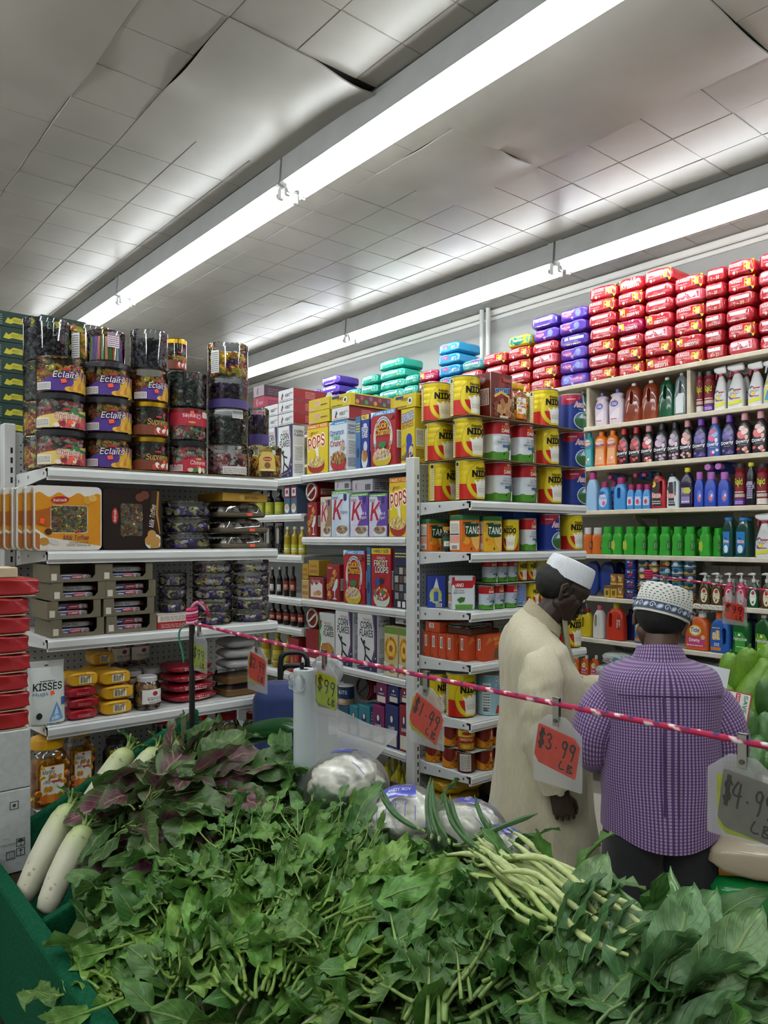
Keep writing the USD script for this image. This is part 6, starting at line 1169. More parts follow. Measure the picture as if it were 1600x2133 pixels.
COL=[(1160,1219,[k_PUu,k_PU,k_PU,k_PUs,k_PU,k_PU]),(1221,1279,[k_R1,k_R2,k_R1,k_R2,k_R2,k_R1,k_R1]),(1281,1335,[k_R1,k_R1,k_R2,k_PI,k_R1u,k_R1,k_R1u]),(1337,1397,[k_R1u,k_R1,k_R3,k_R1u,k_R2,k_R2,k_R1]),(1399,1463,[k_R1,k_R1u,k_R1,k_R1,k_R3,k_R1]),(1465,1508,[k_R5,k_R5,k_R5,k_R4,k_R4,k_R4]),(1511,1571,[k_R3,k_R1,k_R2,k_R4,k_R1,k_R1]),(1574,1640,[k_R2,k_R2,k_R1,k_R2,k_R3,k_R1]),(1645,1715,[k_R1,k_R2,k_R1,k_R1,k_R2,k_R1]),(1103,1157,[k_R1,k_R1,k_R3,k_R2,k_PU,k_PUs]),(1054,1101,[k_R1,k_R2,k_R1,k_R1,k_PY]),(1004,1052,[k_R2,k_R1,k_R2,k_R1]),(956,1002,[k_R2,k_R1,k_R2,k_PT]),(908,953,[k_BL,k_BL,k_BL,k_BL,k_BL,k_BL]),(868,905,[k_R1,k_R1,k_PI,k_PI]),(838,866,[k_TE]*4),(784,836,[k_TE]*6),(748,782,[k_TE]*5),(716,746,[k_TE]*4),(664,702,[k_PUs]*6),(628,662,[k_PUs]*5)]
WHO=['purple column']+[f'{NTH[i]} column right of purple' for i in range(8)]+[f'{NTH[i]} column left of purple' for i in range(12)]
q=np.random.default_rng(77)
for c,(a,b,ks)in enumerate(COL):
 y0,_=on_x(a,WX);y1,_=on_x(b,WX);w=y0-y1
 for r_,k in enumerate(ks):
  z=WZ[0]+.001+r_*.0985*(.98)
  thing('diaper_pack',f"{DES[k]}, {NTH[r_]} up, {WHO[c]}",'diapers',(WX+.155+q.uniform(-.008,.012),(y0+y1)/2+q.uniform(-.006,.006),z),-90+q.normal(0,1.5),'diaper packs stacked along the wall shelf',sc=(w/DW*.965,1,.96),of=k)
def to_man(m):
 v,f,_=meshkit.arrays(m);return m3.Manifold(m3.Mesh(np.asarray(v,np.float32),np.asarray(f,np.uint32)))
def hull_sph(pts,n=12):return m3.Manifold.batch_hull([m3.Manifold.sphere(r,n).translate((x,y,z))for x,y,z,r in pts])
def jug(name,w,d,h,body,cap,secs,capz,capr,hole=None,lab=None,m='satin',capm='satin',caph=None,capx=0.,lm='paper',smooth=40,flat=False):
 """a bottle: sections (z, half width, half depth, exponent) in fractions, an optional grip hole (x, z0, z1, r) in fractions of w and h"""
 k=kind(name,w,d,h);me=loft([(z*h,a*w,b*d,n)+(tuple(np.array(o)*w)if o else())for z,a,b,n,*o in secs],30)
 if hole:
  man=to_man(me)
  if man.volume()<0:me.invert();man=to_man(me)
  x,z0,z1,r=hole;cut=m3.Manifold.batch_hull([m3.Manifold.cylinder(d*2,r*w,r*w,12,True).rotate((90,0,0)).translate((x*w+dx,0,z*h))for z,dx in((z0,0),(z1,0))]);me=man-cut
  mm=me.to_mesh();me=trimesh.Trimesh(mm.vert_properties[:,:3],mm.tri_verts,process=False)
 g=Geo();g.add(me,body,smooth);part(k,'bottle',g,m)
 ch=caph or(1-capz);g=Geo();g.add(cyl(capr*w,capz*h-.002,(capz+ch)*h,20,.003),cap,40,TR((capx*w,0,0)));part(k,'cap',g,capm)
 if lab:p=Print(drape(me),cut=w*.18,cuty=h*.12,step=.0003);lab(p,w,h);part(k,'label',p.g,lm)
 return k
dial=jug('hand_soap_refill',.13,.08,.19,'c8b8c4','4a4a9a',[(0,.4,.42,4),(.03,.46,.48,4),(.55,.5,.5,4),(.68,.44,.46,3),(.76,.34,.4,2.5),(.84,.42,.46,3),(.88,.3,.3,2.5),(.9,.12,.15,2)],.9,.12,None,lambda p,w,h:(p.ell(-w*.08,h*.58,w*.26,h*.09,'2a4a9a'),p.text('Dial',-w*.08,h*.54,h*.08,'f0f0f4',w=w*.3,shear=.2),p.ell(-w*.05,h*.66,w*.06,h*.03,'c83a4a'),p.pts([(-w*.36,h*.1),(w*.2,h*.1),(w*.3,h*.45),(w*.1,h*.45),(-w*.36,h*.25)],'d8ccd4'),p.small(-w*.3,h*.13,w*.1,h*.2,'a83a4a',1)),lm='satin')
liquid('orange_liquid',(.85,.45,.3),C('c0562e'));liquid('green_liquid',(.2,.6,.4),C('0f7a4c'));liquid('clear_liquid',(.8,.85,.85),C('a8b4b4'));liquid('teal_liquid',(.1,.5,.45),C('0c6a5c'))
J1=[(0,.44,.42,4),(.03,.5,.48,4),(.5,.5,.48,4),(.62,.47,.45,3),(.8,.42,.42,3),(.88,.3,.3,2.5),(.93,.13,.16,2)]
k_jo=jug('orange_soap_jug',.14,.09,.26,'c8603a','d8d4cc',J1,.93,.13,(.0,.5,.74,.11),None,'orange_liquid');k_jg=jug('green_soap_jug',.14,.09,.26,'0f7a4c','c8ccc4',J1,.93,.13,(.0,.5,.74,.11),None,'green_liquid');k_jw=jug('clear_white_jug',.12,.09,.28,'a8b0b0','d0d4d2',J1,.93,.14,(.05,.55,.76,.1),lambda p,w,h:p.pts([(-w*.4,h*.05),(w*.4,h*.05),(w*.4,h*.42),(w*.1,h*.5),(-w*.4,h*.4)],'cdd2d2'),'clear_liquid')
def raid(c2):
 def f(p,r,h):
  p.rect(-r*2.2,h*.02,r*2.2,h*.76,'7a1420');p.text('Raid',0,h*.5,h*.14,'d8c81e',w=r*1.5,bold=True,out='1a1210',outw=.1);p.pts([(-r*.2,h*.5),(r*.1,h*.42),(0,h*.5)],'d8c81e');p.rect(-r*1.2,h*.2,r*1.2,h*.28,'b8a8a0');p.small(-r*.9,h*.31,r*.9,h*.36,'e8d8d0',1);p.rect(-r*2.2,h*.02,r*2.2,h*.16,c2);p.small(-r*.8,h*.05,r*.8,h*.13,'d8c8e0',2)
 return f
def spraycan(n,c2):return bottle(n,.033,.25,'7a1420','17171a',raid(c2),m='tin',neckr=.9,sh=.74,capfrac=.2,caprad=.029)
k_rd1=spraycan('insect_spray','5a2a9a');k_rd2=spraycan('second_insect_spray','cfc8b8')
def spray(name,body,trig,lab,capc='d8d8d8'):
 k=jug(name,.1,.07,.27,body,'b03a50',[(0,.44,.44,4),(.03,.5,.5,4),(.35,.5,.48,3.5),(.6,.36,.42,3,.06),(.72,.24,.3,2.5,.04),(.78,.16,.2,2,.02)],.77,.19,None,lab,caph=.05)
 hd=m3.Manifold.batch_hull([m3.Manifold.sphere(r,10).translate(q)for q,r in(((-.05,0,.255),.009),((.03,0,.26),.012),((.035,0,.235),.012),((-.02,0,.235),.013),((-.05,0,.245),.008))]);tr=m3.Manifold.batch_hull([m3.Manifold.sphere(r,8).translate(q)for q,r in(((-.03,0,.235),.006),((-.042,0,.195),.005),((-.035,0,.235),.006))])
 g=Geo();g.add(hd,capc,50);part(k,'spray_head',g,'satin');g=Geo();g.add(tr,trig,50);part(k,'trigger',g,'satin');return k
def shout(p,w,h):p.ell(-w*.2,h*.32,w*.24,h*.13,'2a4aa0');p.ell(-w*.12,h*.32,w*.2,h*.1,'d8c22a');p.text('SHOUT',0,h*.3,h*.075,'17171d',w=w*.62,rot=8,bold=True,out='f0f0f0',outw=.1);p.rect(-w*.1,h*.38,w*.35,h*.41,'b02a4a');p.pts([(-w*.42,h*.06),(w*.42,h*.1),(w*.42,h*.18),(-w*.42,h*.14)],'c8cc2a');p.small(-w*.3,h*.2,w*.3,h*.25,'a83a4a',1)
k_sho=spray('stain_spray','c9c9c9','a82a48',shout);k_til=spray('yellow_clear_spray','a8b4b8','d0d4d6',lambda p,w,h:(p.pts([(-w*.42,h*.05),(w*.42,h*.05),(w*.42,h*.5),(w*.1,h*.62),(-w*.3,h*.45)],'c8b82a'),p.pts([(-w*.36,h*.08),(w*.4,h*.08),(w*.4,h*.46),(w*.1,h*.56)],'3a8ab0'),p.text('TILEX',w*.05,h*.32,h*.1,'e8ecf0',w=w*.6,rot=6,bold=True)))
SB=[(0,.42,.44,3),(.03,.5,.5,3),(.4,.5,.48,3),(.6,.46,.44,2.6),(.74,.34,.36,2.2),(.8,.22,.26,2),(.83,.2,.24,2)]
def downy(c1,c2,cap,fl):
 def lab(p,w,h):
  qq=np.random.default_rng(len(fl)+int(c1,16)%97)
  for i in range(7):p.ell(w*qq.uniform(-.34,.3),h*qq.uniform(.04,.16),w*.1,h*.035,fl[i%len(fl)],qq.uniform(0,180))
  p.ell(-w*.12,h*.46,w*.24,h*.1,fl[0],30);p.ell(w*.1,h*.54,w*.2,h*.08,fl[1%len(fl)],-30);p.ell(-w*.06,h*.62,w*.2,h*.06,c2);p.ell(w*.22,h*.4,w*.1,h*.06,fl[-1]);p.ell(-w*.02,h*.48,w*.05,h*.025,c2)
  p.text('Downy',-w*.02,h*.27,h*.075,'ecebf0',w=w*.8,rot=5,bold=True);p.small(-w*.2,h*.22,w*.2,h*.24,'b8b4bc',1)
 return jug('softener_bottle',.085,.06,.27,c1,cap,SB,.82,.21,None,lab,'gloss',lm='gloss')
k_d={n:downy(*a)for n,a in{'black bottle with red cap':('1d1718','a81f2a','b01f28',['8a1a24','c84a54']),'black bottle with pink cap and red flowers':('231c1e','c88a8a','c8848c',['b83a44','e0c8c4','d88a8a']),'grey flowered bottle with black cap':('2c282e','a898a4','1d1d20',['b89ab0','8a7a90','c8b0c0']),'black bottle with one large pink flower':('1d191b','b88a88','c88a94',['d8a8a4','c08884']),'dark purple bottle with purple cap':('241c40','4a3a7a','6a3aa0',['4a3a8a','6a5aa0']),'blue and pink bottle with pink cap':('3a5a9a','c84a6a','c888b0',['c04a7a','7a9ad0','d8c8d8']),'dark bottle with pale pink cap and flowers':('2a2224','d0a8a4','d0989c',['c85a60','e0c0b8','d89890'])}.items()}
def suav(c,c2):return jug('round_softener_bottle',.078,.055,.25,c,c,[(0,.44,.44,3),(.03,.5,.5,3),(.45,.44,.46,2.6),(.7,.5,.5,2.6),(.8,.42,.42,2.4),(.86,.24,.28,2)],.85,.2,None,lambda p,w,h:(p.ell(0,h*.68,w*.3,h*.1,'e0b4a0'),p.text('Suavitel',0,h*.56,h*.07,'2a4a9a',w=w*.76,bold=True,rot=4),p.pts([(-w*.34,h*.05),(w*.34,h*.05),(w*.3,h*.5),(-w*.3,h*.5)],c2),p.ell(-w*.1,h*.14,w*.12,h*.05,'d88a70'),p.ell(w*.1,h*.22,w*.1,h*.04,'e8c8a8')),'satin',lm='satin')
k_su=suav('d8711c','d89a6a');k_st=suav('1f8a90','4aa0a8')
H1=[(0,.44,.44,4),(.03,.5,.5,4),(.45,.5,.48,4),(.62,.47,.46,3.5),(.74,.36,.4,3),(.8,.27,.34,2.5)]
k_lb=jug('tall_pale_blue_bottle',.09,.06,.28,'8fb4d4','b03a78',H1,.8,.26,None,None);k_b1=jug('blue_softener_jug',.085,.06,.2,'3f86c4','a02a60',H1,.8,.26,None,lambda p,w,h:(p.ell(0,h*.34,w*.36,h*.24,'b8c4dc'),p.text('Downy',0,h*.38,h*.1,'3a3f9a',w=w*.6,shear=.2),p.ell(w*.1,h*.24,w*.12,h*.08,'c84a8a'),p.ell(-w*.1,h*.6,w*.26,h*.06,'1f4a8a')));k_b2=jug('blue_grip_jug',.1,.07,.22,'3f8ac8','a82a66',H1,.8,.28,(-.02,.4,.62,.14),None)
k_b3=jug('small_blue_bottle',.058,.05,.165,'3f86c4','a82a66',H1,.78,.34,None,lambda p,w,h:(p.rect(-w*.4,h*.15,w*.4,h*.5,'b0c0d8'),p.ell(0,h*.3,w*.2,h*.1,'c03a5a')))
k_dr=jug('red_drain_bottle',.105,.06,.25,'a81f28','1b1b1d',[(0,.44,.44,4),(.03,.5,.5,4),(.5,.5,.46,4),(.75,.44,.42,3),(.86,.26,.34,2.5,-.1),(.9,.2,.3,2,-.12)],.89,.18,(.2,.38,.72,.1),lambda p,w,h:(p.pts([(-w*.46,h*.06),(w*.3,h*.06),(w*.1,h*.36),(w*.05,h*.8),(-w*.4,h*.8)],'1f1d1f'),p.text('Drano',-w*.12,h*.3,h*.13,'b8282e',w=w*.6,shear=.1,bold=True,out='e0d8d8',outw=.08),p.small(-w*.4,h*.12,w*.2,h*.24,'c8c0c0',2),p.ell(-w*.3,h*.66,w*.16,h*.08,'d8b83a')),capx=-.12)
k_dw=jug('white_drain_bottle',.105,.06,.25,'c6ccd2','1b1b1d',[(0,.44,.44,4),(.03,.5,.5,4),(.5,.5,.46,4),(.75,.44,.42,3),(.86,.26,.34,2.5,-.1),(.9,.2,.3,2,-.12)],.89,.18,(.2,.38,.72,.1),lambda p,w,h:(p.pts([(-w*.46,h*.06),(w*.26,h*.06),(w*.1,h*.36),(w*.05,h*.74),(-w*.4,h*.74)],'2a2428'),p.text('Drano',-w*.12,h*.3,h*.13,'b8282e',w=w*.6,shear=.1,bold=True,out='e0d8d8',outw=.08),p.small(-w*.4,h*.12,w*.2,h*.24,'c8c0c0',2)),capx=-.12)
k_fab=jug('dark_purple_cleaner',.1,.07,.27,'221838','d0c41e',[(0,.44,.44,4),(.03,.5,.5,4),(.6,.5,.48,4),(.75,.42,.42,3),(.86,.2,.26,2),(.9,.17,.24,2)],.89,.2,None,lambda p,w,h:(p.rect(-w*.46,h*.1,w*.46,h*.5,'8a7ab0'),p.ell(w*.1,h*.42,w*.3,h*.08,'b8b83a'),p.text('Fabuloso',0,h*.28,h*.09,'2a2040',w=w*.8,shear=.15,bold=True),p.small(-w*.3,h*.13,w*.3,h*.2,'d8d0e8',1)),'gloss')
k_bp=jug('blue_pink_cap_jug',.1,.07,.24,'2a44a8','b06ab8',H1,.79,.3,None,lambda p,w,h:(p.ell(w*.14,h*.3,w*.24,h*.18,'5a6ac0'),p.ell(w*.12,h*.24,w*.12,h*.07,'d86a6a'),p.ell(w*.2,h*.32,w*.08,h*.05,'d8c8d0')));k_dkb2=jug('dark_bottle_yellow_cap',.07,.06,.28,'15101c','d0c41e',[(0,.44,.44,3),(.03,.5,.5,3),(.5,.42,.46,2.6),(.7,.5,.5,2.6),(.84,.3,.32,2),(.92,.24,.28,2)],.91,.28,None,lambda p,w,h:(p.rect(-w*.44,h*.16,w*.44,h*.56,'9a90a8'),p.small(-w*.3,h*.2,w*.3,h*.5,'4a3a6a',6)),'gloss')
def gain(c,cap,l):return jug('green_detergent',.088,.07,.19,c,cap,[(0,.44,.44,4),(.03,.5,.5,4),(.4,.44,.48,3.5),(.62,.5,.48,3.5),(.72,.42,.44,3),(.76,.36,.42,2.5)],.75,.36,None,l,caph=.25)
k_g1=gain('2f9a2a','2fa82f',lambda p,w,h:(p.pts([(-w*.48,h*.12),(-w*.2,h*.16),(-w*.12,h*.36),(-w*.25,h*.54),(-w*.48,h*.56)],'a8b83a'),p.ell(-w*.34,h*.36,w*.08,h*.07,'d8902a')));k_g2=gain('2f9a2a','2fa82f',lambda p,w,h:(p.pts([(w*.48,h*.12),(w*.2,h*.2),(w*.16,h*.4),(w*.3,h*.54),(w*.48,h*.5)],'1f6a2a'),p.small(w*.26,h*.25,w*.44,h*.45,'c8d8a8',4)))
k_or=gain('c8641c','cfcfcc',lambda p,w,h:(p.pts([(w*.48,h*.1),(w*.2,h*.2),(w*.2,h*.42),(w*.48,h*.5)],'7a3a14'),p.bars(w*.26,h*.25,w*.44,h*.42,'d8d0c8')))
k_mc=jug('teal_cleaner',.1,.07,.27,'0f6a5c','2a78c0',[(0,.44,.44,4),(.03,.5,.5,4),(.7,.5,.48,4),(.85,.36,.38,3),(.93,.3,.32,2.4)],.92,.32,None,lambda p,w,h:(p.pts([(-w*.34,h*.08),(w*.1,h*.1),(w*.22,h*.3),(w*.22,h*.64),(-w*.38,h*.64),(-w*.38,h*.2)],'2a78b8'),p.ell(-w*.1,h*.2,w*.18,h*.1,'d8dce0'),p.text('Clean',-w*.08,h*.36,h*.07,'b02a34',w=w*.44,bold=True,out='f0f0f0',outw=.1),p.text('Mr.',-w*.12,h*.44,h*.05,'1f2a5a',w=w*.2,bold=True)),'teal_liquid',lm='gloss')
k_pet=packbox('pet_food_tin',.06,.06,.085,'8a5a24',lambda p,w,h:(p.ell(w*.5,h*.6,w*.3,h*.24,'c89a5a'),p.rect(0,h*.1,w,h*.26,'c8a02a'),p.ell(w*.25,h*.8,w*.14,h*.1,'c8b08a')),b=.004);k_pty=packbox('yellow_pet_tin',.06,.06,.08,'b8932a',lambda p,w,h:(p.bars(w*.3,h*.2,w*.75,h*.6),p.rect(0,h*.8,w,h,'6a3a2a')),b=.004)
k_blc=can('blue_pet_can',.048,.075,'23389a',lambda p,r,h:(p.pts([(-r*.3,h*.25),(r*.5,h*.35),(r*.6,h*.55),(r*.3,h*.7),(0,h*.5)],'b0343a'),p.ell(-r*.1,h*.75,r*.3,h*.1,'c8ccd8'),p.ell(r*.45,h*.72,r*.12,h*.08,'d8c08a')),0)
def tuna(c1,c2,c3):return can('flat_fish_tin',.043,.046,c1,lambda p,r,h:(p.rect(-r*2.2,h*.06,r*2.2,h*.4,c2),p.ell(0,h*.5,r*.45,h*.3,c3),p.bars(-r*1.2,h*.3,-r*.8,h*.75)if c1!='1f5a7a' else p.rect(r*.6,h*.3,r*1.2,h*.7,'d8d8d8')),0)
k_tu=[tuna('1f6a9a','6aa8c8','d8dce0'),tuna('1f5a7a','b89a3a','1f3a5a'),tuna('a8862a','8a2a24','d8c890'),tuna('3a8a9a','c8d0d4','1f4a8a'),tuna('2a4a8a','b8862a','c8ccd4')]
def pump(c,lc,mt,oc='b03a40'):
 k=kind('pump_soap',.075,.05,.2);me=loft([(0,.033,.022,3),(.006,.0375,.025,3),(.09,.036,.024,3),(.12,.028,.02,2.4),(.135,.012,.012,2),(.142,.012,.012,2)],24);g=Geo();g.add(me,c,40);part(k,'bottle',g,mt)
 g=Geo();g.add(cyl(.014,.138,.158,16,.002),'cfcfcc',40);g.add(cyl(.005,.157,.178,10),'cfcfcc',40);g.add(m3.Manifold.batch_hull([m3.Manifold.sphere(.0075,8).translate((.008,0,.184)),m3.Manifold.sphere(.007,8).translate((-.008,0,.186)),m3.Manifold.sphere(.0045,8).translate((-.034,0,.182))]),'cfcfcc',50);part(k,'pump',g,'satin')
 p=Print(drape(me),cut=.015,step=.0003);p.ell(0,.055,.022,.044,lc);p.ell(0,.08,.011,.01,oc);p.pts([(-.008,.03),(.006,.04),(.004,.02)],'4a4a2a');p.small(-.01,.06,.012,.064,'6a6050',1);part(k,'label',p.g,'gloss');return k
k_pb=pump('4a3a1a','d8ccb0','gloss');k_pp=pump('b83a5a','e0c8cc','gloss');k_pg=pump('1f9a60','d8e4d8','green_liquid')
BJ=[(0,.44,.44,4),(.02,.5,.5,4),(.45,.5,.48,4),(.7,.44,.46,3.2),(.8,.3,.38,2.6),(.84,.24,.32,2.2)]
k_ye=jug('yellow_jug',.14,.09,.26,'cdb41c','a8242c',BJ,.83,.2,(-.18,.38,.62,.1));k_wh=jug('white_jug',.13,.09,.27,'d0cecb','b85a70',BJ,.83,.2,(-.18,.4,.66,.1));k_ro=jug('red_orange_jug',.2,.11,.27,'c0341c','b8a02a',BJ,.83,.17,(-.2,.4,.66,.09),lambda p,w,h:(p.rect(w*.22,h*.3,w*.44,h*.7,'7a1f1c'),p.text('TIDE',w*.33,h*.34,h*.12,'e0d8d8',w=w*.3,rot=90,al='l',bold=True)))
k_nv=jug('navy_jug',.13,.09,.26,'16204a','16204a',BJ,.83,.2,None)
def allj(p,w,h):p.pts([(-w*.45,h*.05),(w*.1,h*.05),(w*.2,h*.3),(w*.1,h*.74),(-w*.4,h*.74)],'2455a8');p.text('all',-w*.14,h*.34,h*.2,'d8a82a',w=w*.36,bold=True,out='e8e4d8',outw=.06);p.text('OXI',-w*.1,h*.17,h*.07,'e0e4ec',w=w*.26,bold=True);p.rect(-w*.4,h*.06,w*.1,h*.14,'c8701c');p.small(-w*.35,h*.6,w*.05,h*.66,'c8c04a',1)
k_all=jug('blue_jug',.2,.11,.29,'1f5aa8','cf5a1c',BJ,.82,.18,(.24,.28,.56,.09),allj,capx=-.08);k_al2=jug('blue_jug_yellow_cap',.13,.09,.25,'2a66b0','cdb41c',BJ,.82,.24,(.2,.3,.56,.1),allj)
k_tid=jug('orange_jug',.22,.12,.3,'c65a1a','d0ccc4',BJ,.83,.16,(-.22,.5,.72,.08),lambda p,w,h:(p.ell(-w*.02,h*.5,w*.26,h*.14,'d8b02a'),p.ell(-w*.02,h*.5,w*.2,h*.105,'e8e0d0'),p.text('Tide',-w*.02,h*.46,h*.11,'1f3a8a',w=w*.36,bold=True),p.pts([(-w*.44,h*.08),(w*.4,h*.08),(w*.36,h*.34),(-w*.4,h*.34)],'b83a6a'),p.text('Downy',-w*.04,h*.22,h*.08,'ecebf0',w=w*.44,bold=True),p.ell(w*.3,h*.34,w*.08,h*.06,'d8a890'),p.small(-w*.36,h*.11,w*.3,h*.17,'e0b8c8',1)),capx=.16)
def palm(c1):
 def f(p,w,h):p.pts([(-w*.42,h*.08),(w*.4,h*.06),(w*.4,h*.36),(w*.1,h*.56),(-w*.36,h*.56),(-w*.44,h*.3)],c1);p.text('Palmolive',-w*.03,h*.36,h*.075,'e8f0e0',w=w*.72,shear=.15,bold=True,out='1f5a2a',outw=.1);p.small(-w*.2,h*.2,w*.24,h*.24,'d8e8c8',1);p.ell(-w*.05,h*.5,w*.07,h*.03,'e8f0e8')
 return f
k_pa1=jug('green_dish_soap',.15,.08,.28,'14582a','c8ccc4',[(0,.44,.44,4),(.03,.5,.5,4),(.35,.46,.48,3),(.55,.5,.5,3),(.78,.46,.44,3),(.9,.16,.2,2),(.94,.14,.18,2)],.93,.15,None,palm('3f9a3a'),'gloss',lm='gloss');k_pa2=jug('green_apple_dish_soap',.15,.08,.28,'16501f','c8ccc4',[(0,.44,.44,4),(.03,.5,.5,4),(.35,.46,.48,3),(.55,.5,.5,3),(.78,.46,.44,3),(.9,.16,.2,2),(.94,.14,.18,2)],.93,.15,None,palm('7aa82a'),'gloss',lm='gloss')
def wput(k,name,label,cat,a,b,lv,top,dx=.02,grp=None,rz=0,sc2=None):
 w,d,h=DIM[k];y0,_=on_x(a,WX+dx);y1,_=on_x(b,WX+dx);s_=(y0-y1)/w;yc,Zc=on_x((a+b)/2,WX+dx+d/2);z=WZ[lv]+.001;hz=(zat(top,Zc)-z)/h if top else s_
 if lv:hz=min(hz,(WZ[lv-1]-.033-z)/h)
 return thing(name,label,cat,(WX+dx+d*s_/2,(y0+y1)/2,z),-90+rz,grp,sc=(s_,s_,hz),of=k)
B,SG,DG,CG2='bottle','softener bottles on the wall shelf','detergent on the wall shelves','cleaning bottles on the wall shelves'
wput(k_jg,'soap_jug','green jug mostly hidden by the blue milk tins',B,1196,1222,1,800,.05,CG2)
wput(dial,'hand_soap','pale pink hand soap refill beside the wooden divider',B,1237,1263,1,820,.02,CG2,6);wput(dial,'hand_soap','pale pink hand soap refill next to the orange jugs',B,1266,1296,1,812,.02,CG2,6)
for i,(a,b)in enumerate(((1258,1266),(1287,1295))):wput(dial,'hand_soap',f'pale pink hand soap refill in the row behind, {NTH[i]}',B,a-6,b+8,1,None,.16,CG2)
wput(k_jo,'soap_jug','orange soap jug next to the pink hand soap',B,1298,1331,1,800,.02,CG2);wput(k_jo,'soap_jug','orange soap jug next to the green jug',B,1334,1367,1,794,.02,CG2);wput(k_jg,'soap_jug','emerald green soap jug on the upper wall shelf',B,1369,1400,1,788,.02,CG2);wput(k_jw,'soap_jug','clear and white jug beside the second divider',B,1402,1428,1,778,.02,CG2)
for i,(a,b,t_,dx)in enumerate(((1448,1462,777,.03),(1464,1483,775,.02),(1484,1500,772,.12))):wput(k_rd1 if i else k_rd2,'insect_spray',f"maroon insect spray can, {NTH[i]} from the second divider",'can',a,b,1,t_,dx,CG2,8)
for i,(a,b,t_,dx)in enumerate(((1486,1510,765,.02),(1507,1526,772,.13),(1513,1547,758,.02),(1541,1561,766,.13),(1556,1586,755,.02),(1612,1640,745,.13))):wput(k_sho,'spray_bottle',f"white trigger spray bottle, {NTH[i]} from the insect sprays",B,a,b,1,t_,dx,CG2,4)
wput(k_til,'spray_bottle','yellow and blue trigger spray bottle near the frame edge',B,1588,1618,1,750,.02,CG2)
wput(k_st,'softener_bottle','teal softener bottle at the end beside the blue tins',B,1214,1233,2,897,.02,SG)
seq=[(1235,1260,None,897,'orange softener bottle'),(1260,1283,None,895,'orange softener bottle'),(1283,1307,'black bottle with red cap',891,0),(1308,1333,'black bottle with red cap',888,0),(1334,1359,'black bottle with pink cap and red flowers',884,0),(1360,1388,'grey flowered bottle with black cap',880,0),(1389,1414,'grey flowered bottle with black cap',876,0),(1415,1440,'black bottle with one large pink flower',872,0),(1441,1470,'dark purple bottle with purple cap',868,0),(1471,1498,'blue and pink bottle with pink cap',865,0),(1500,1529,'dark purple bottle with purple cap',861,0),(1531,1562,'dark bottle with pale pink cap and flowers',857,0),(1564,1596,'dark bottle with pale pink cap and flowers',852,0),(1598,1630,'black bottle with red cap',846,0)]
for i,(a,b,n_,tp,alt)in enumerate(seq):
 for back in(0,1):
  wput(k_su if n_ is None else k_d[n_],'softener_bottle',f"{(alt or 'softener ' + n_)}, {NTH[i]} in the {'front' if not back else 'back'} row" if i<14 else '',B,a+(5 if back else 0),b+(5 if back else 0),2,tp+2 if not back else None,.02+.12*back,SG,5)
wput(k_lb,'softener_bottle','tall pale blue bottle with pink cap at the shelf end',B,1219,1242,3,982,.02,SG);wput(k_b1,'softener_bottle','short blue softener bottle beside the tall pale one',B,1244,1267,3,1004,.02,SG);wput(k_b1,'softener_bottle','short blue softener bottle in the row behind',B,1266,1284,3,1002,.12,SG);wput(k_b2,'softener_bottle','blue softener jug with a grip hole',B,1276,1302,3,995,.02,SG)
for i,(a,b)in enumerate(((1304,1319),(1320,1336),(1337,1353))):wput(k_b3,'softener_bottle',f'small blue softener bottle, {NTH[i]} of three in front',B,a,b,3,1009,.02,SG);wput(k_b3,'softener_bottle',f'small blue softener bottle, {NTH[i]} of three behind',B,a+3,b+3,3,None,.1,SG)
wput(k_dr,'drain_cleaner','red drain cleaner bottle with a grip',B,1355,1385,3,984,.02,CG2);wput(k_dw,'drain_cleaner','white drain cleaner bottle with a grip',B,1387,1413,3,986,.02,CG2);wput(k_fab,'floor_cleaner','dark purple cleaner bottle with yellow cap',B,1414,1441,3,975,.02,CG2);wput(k_fab,'floor_cleaner','dark purple cleaner bottle with yellow cap in the row behind',B,1428,1450,3,None,.13,CG2)
for i,(a,b)in enumerate(((1444,1464),(1465,1490),(1493,1518))):wput(k_bp,'softener_bottle',f'deep blue bottle with orchid cap, {NTH[i]} from the purple cleaner',B,a,b,3,984,.02,SG);wput(k_bp,'softener_bottle',f'deep blue bottle with orchid cap, {NTH[i]} in the row behind',B,a+5,b+5,3,None,.13,SG)
wput(k_rd1,'insect_spray','maroon insect spray can with black cap, left of the dark bottle','can',1527,1549,3,966,.02,CG2);wput(k_dkb2,'dark_bottle','dark bottle with yellow cap between two insect sprays',B,1551,1571,3,964,.02,CG2);wput(k_rd2,'insect_spray','maroon insect spray can with pale base, right of the dark bottle','can',1573,1596,3,966,.02,CG2);wput(k_dkb2,'dark_bottle','dark bottle with yellow cap at the frame edge',B,1598,1616,3,966,.03,CG2)
for i,(px,lv,k)in enumerate(((1275,3,k_b1),(1328,3,k_b1),(1346,3,k_b1),(1485,3,k_bp),(1507,3,k_bp))):
 y,_=on_x(px,WX+.1);thing('softener_bottle',f"{'blue' if k == k_b1 else 'deep blue'} softener bottle lying on the others with its cap forward, {NTH[i]}",B,(WX+.27,y,WZ[3]+(.236 if k==k_b1 else.252)),0,SG,rot=(0,-90,0),sc=(.7,.7,1.0),of=k)
for i,(a,b)in enumerate(((1212,1229),(1230,1251))):wput(k_or,'orange_detergent',f'orange detergent bottle with white cap, {NTH[i]} from the white end shelves',B,a,b,4,1099,.02,DG,30)
for i,px in enumerate((1261,1284,1308,1331,1357,1382,1408,1434,1466)):
 wput(k_g1 if i in(1,2,8)else k_g2,'green_detergent',f'bright green detergent bottle, {NTH[i]} in the front row',B,px-11,px+11,4,1097,.02,DG,[8,-4,5,12,0,10,-6,3,6][i])
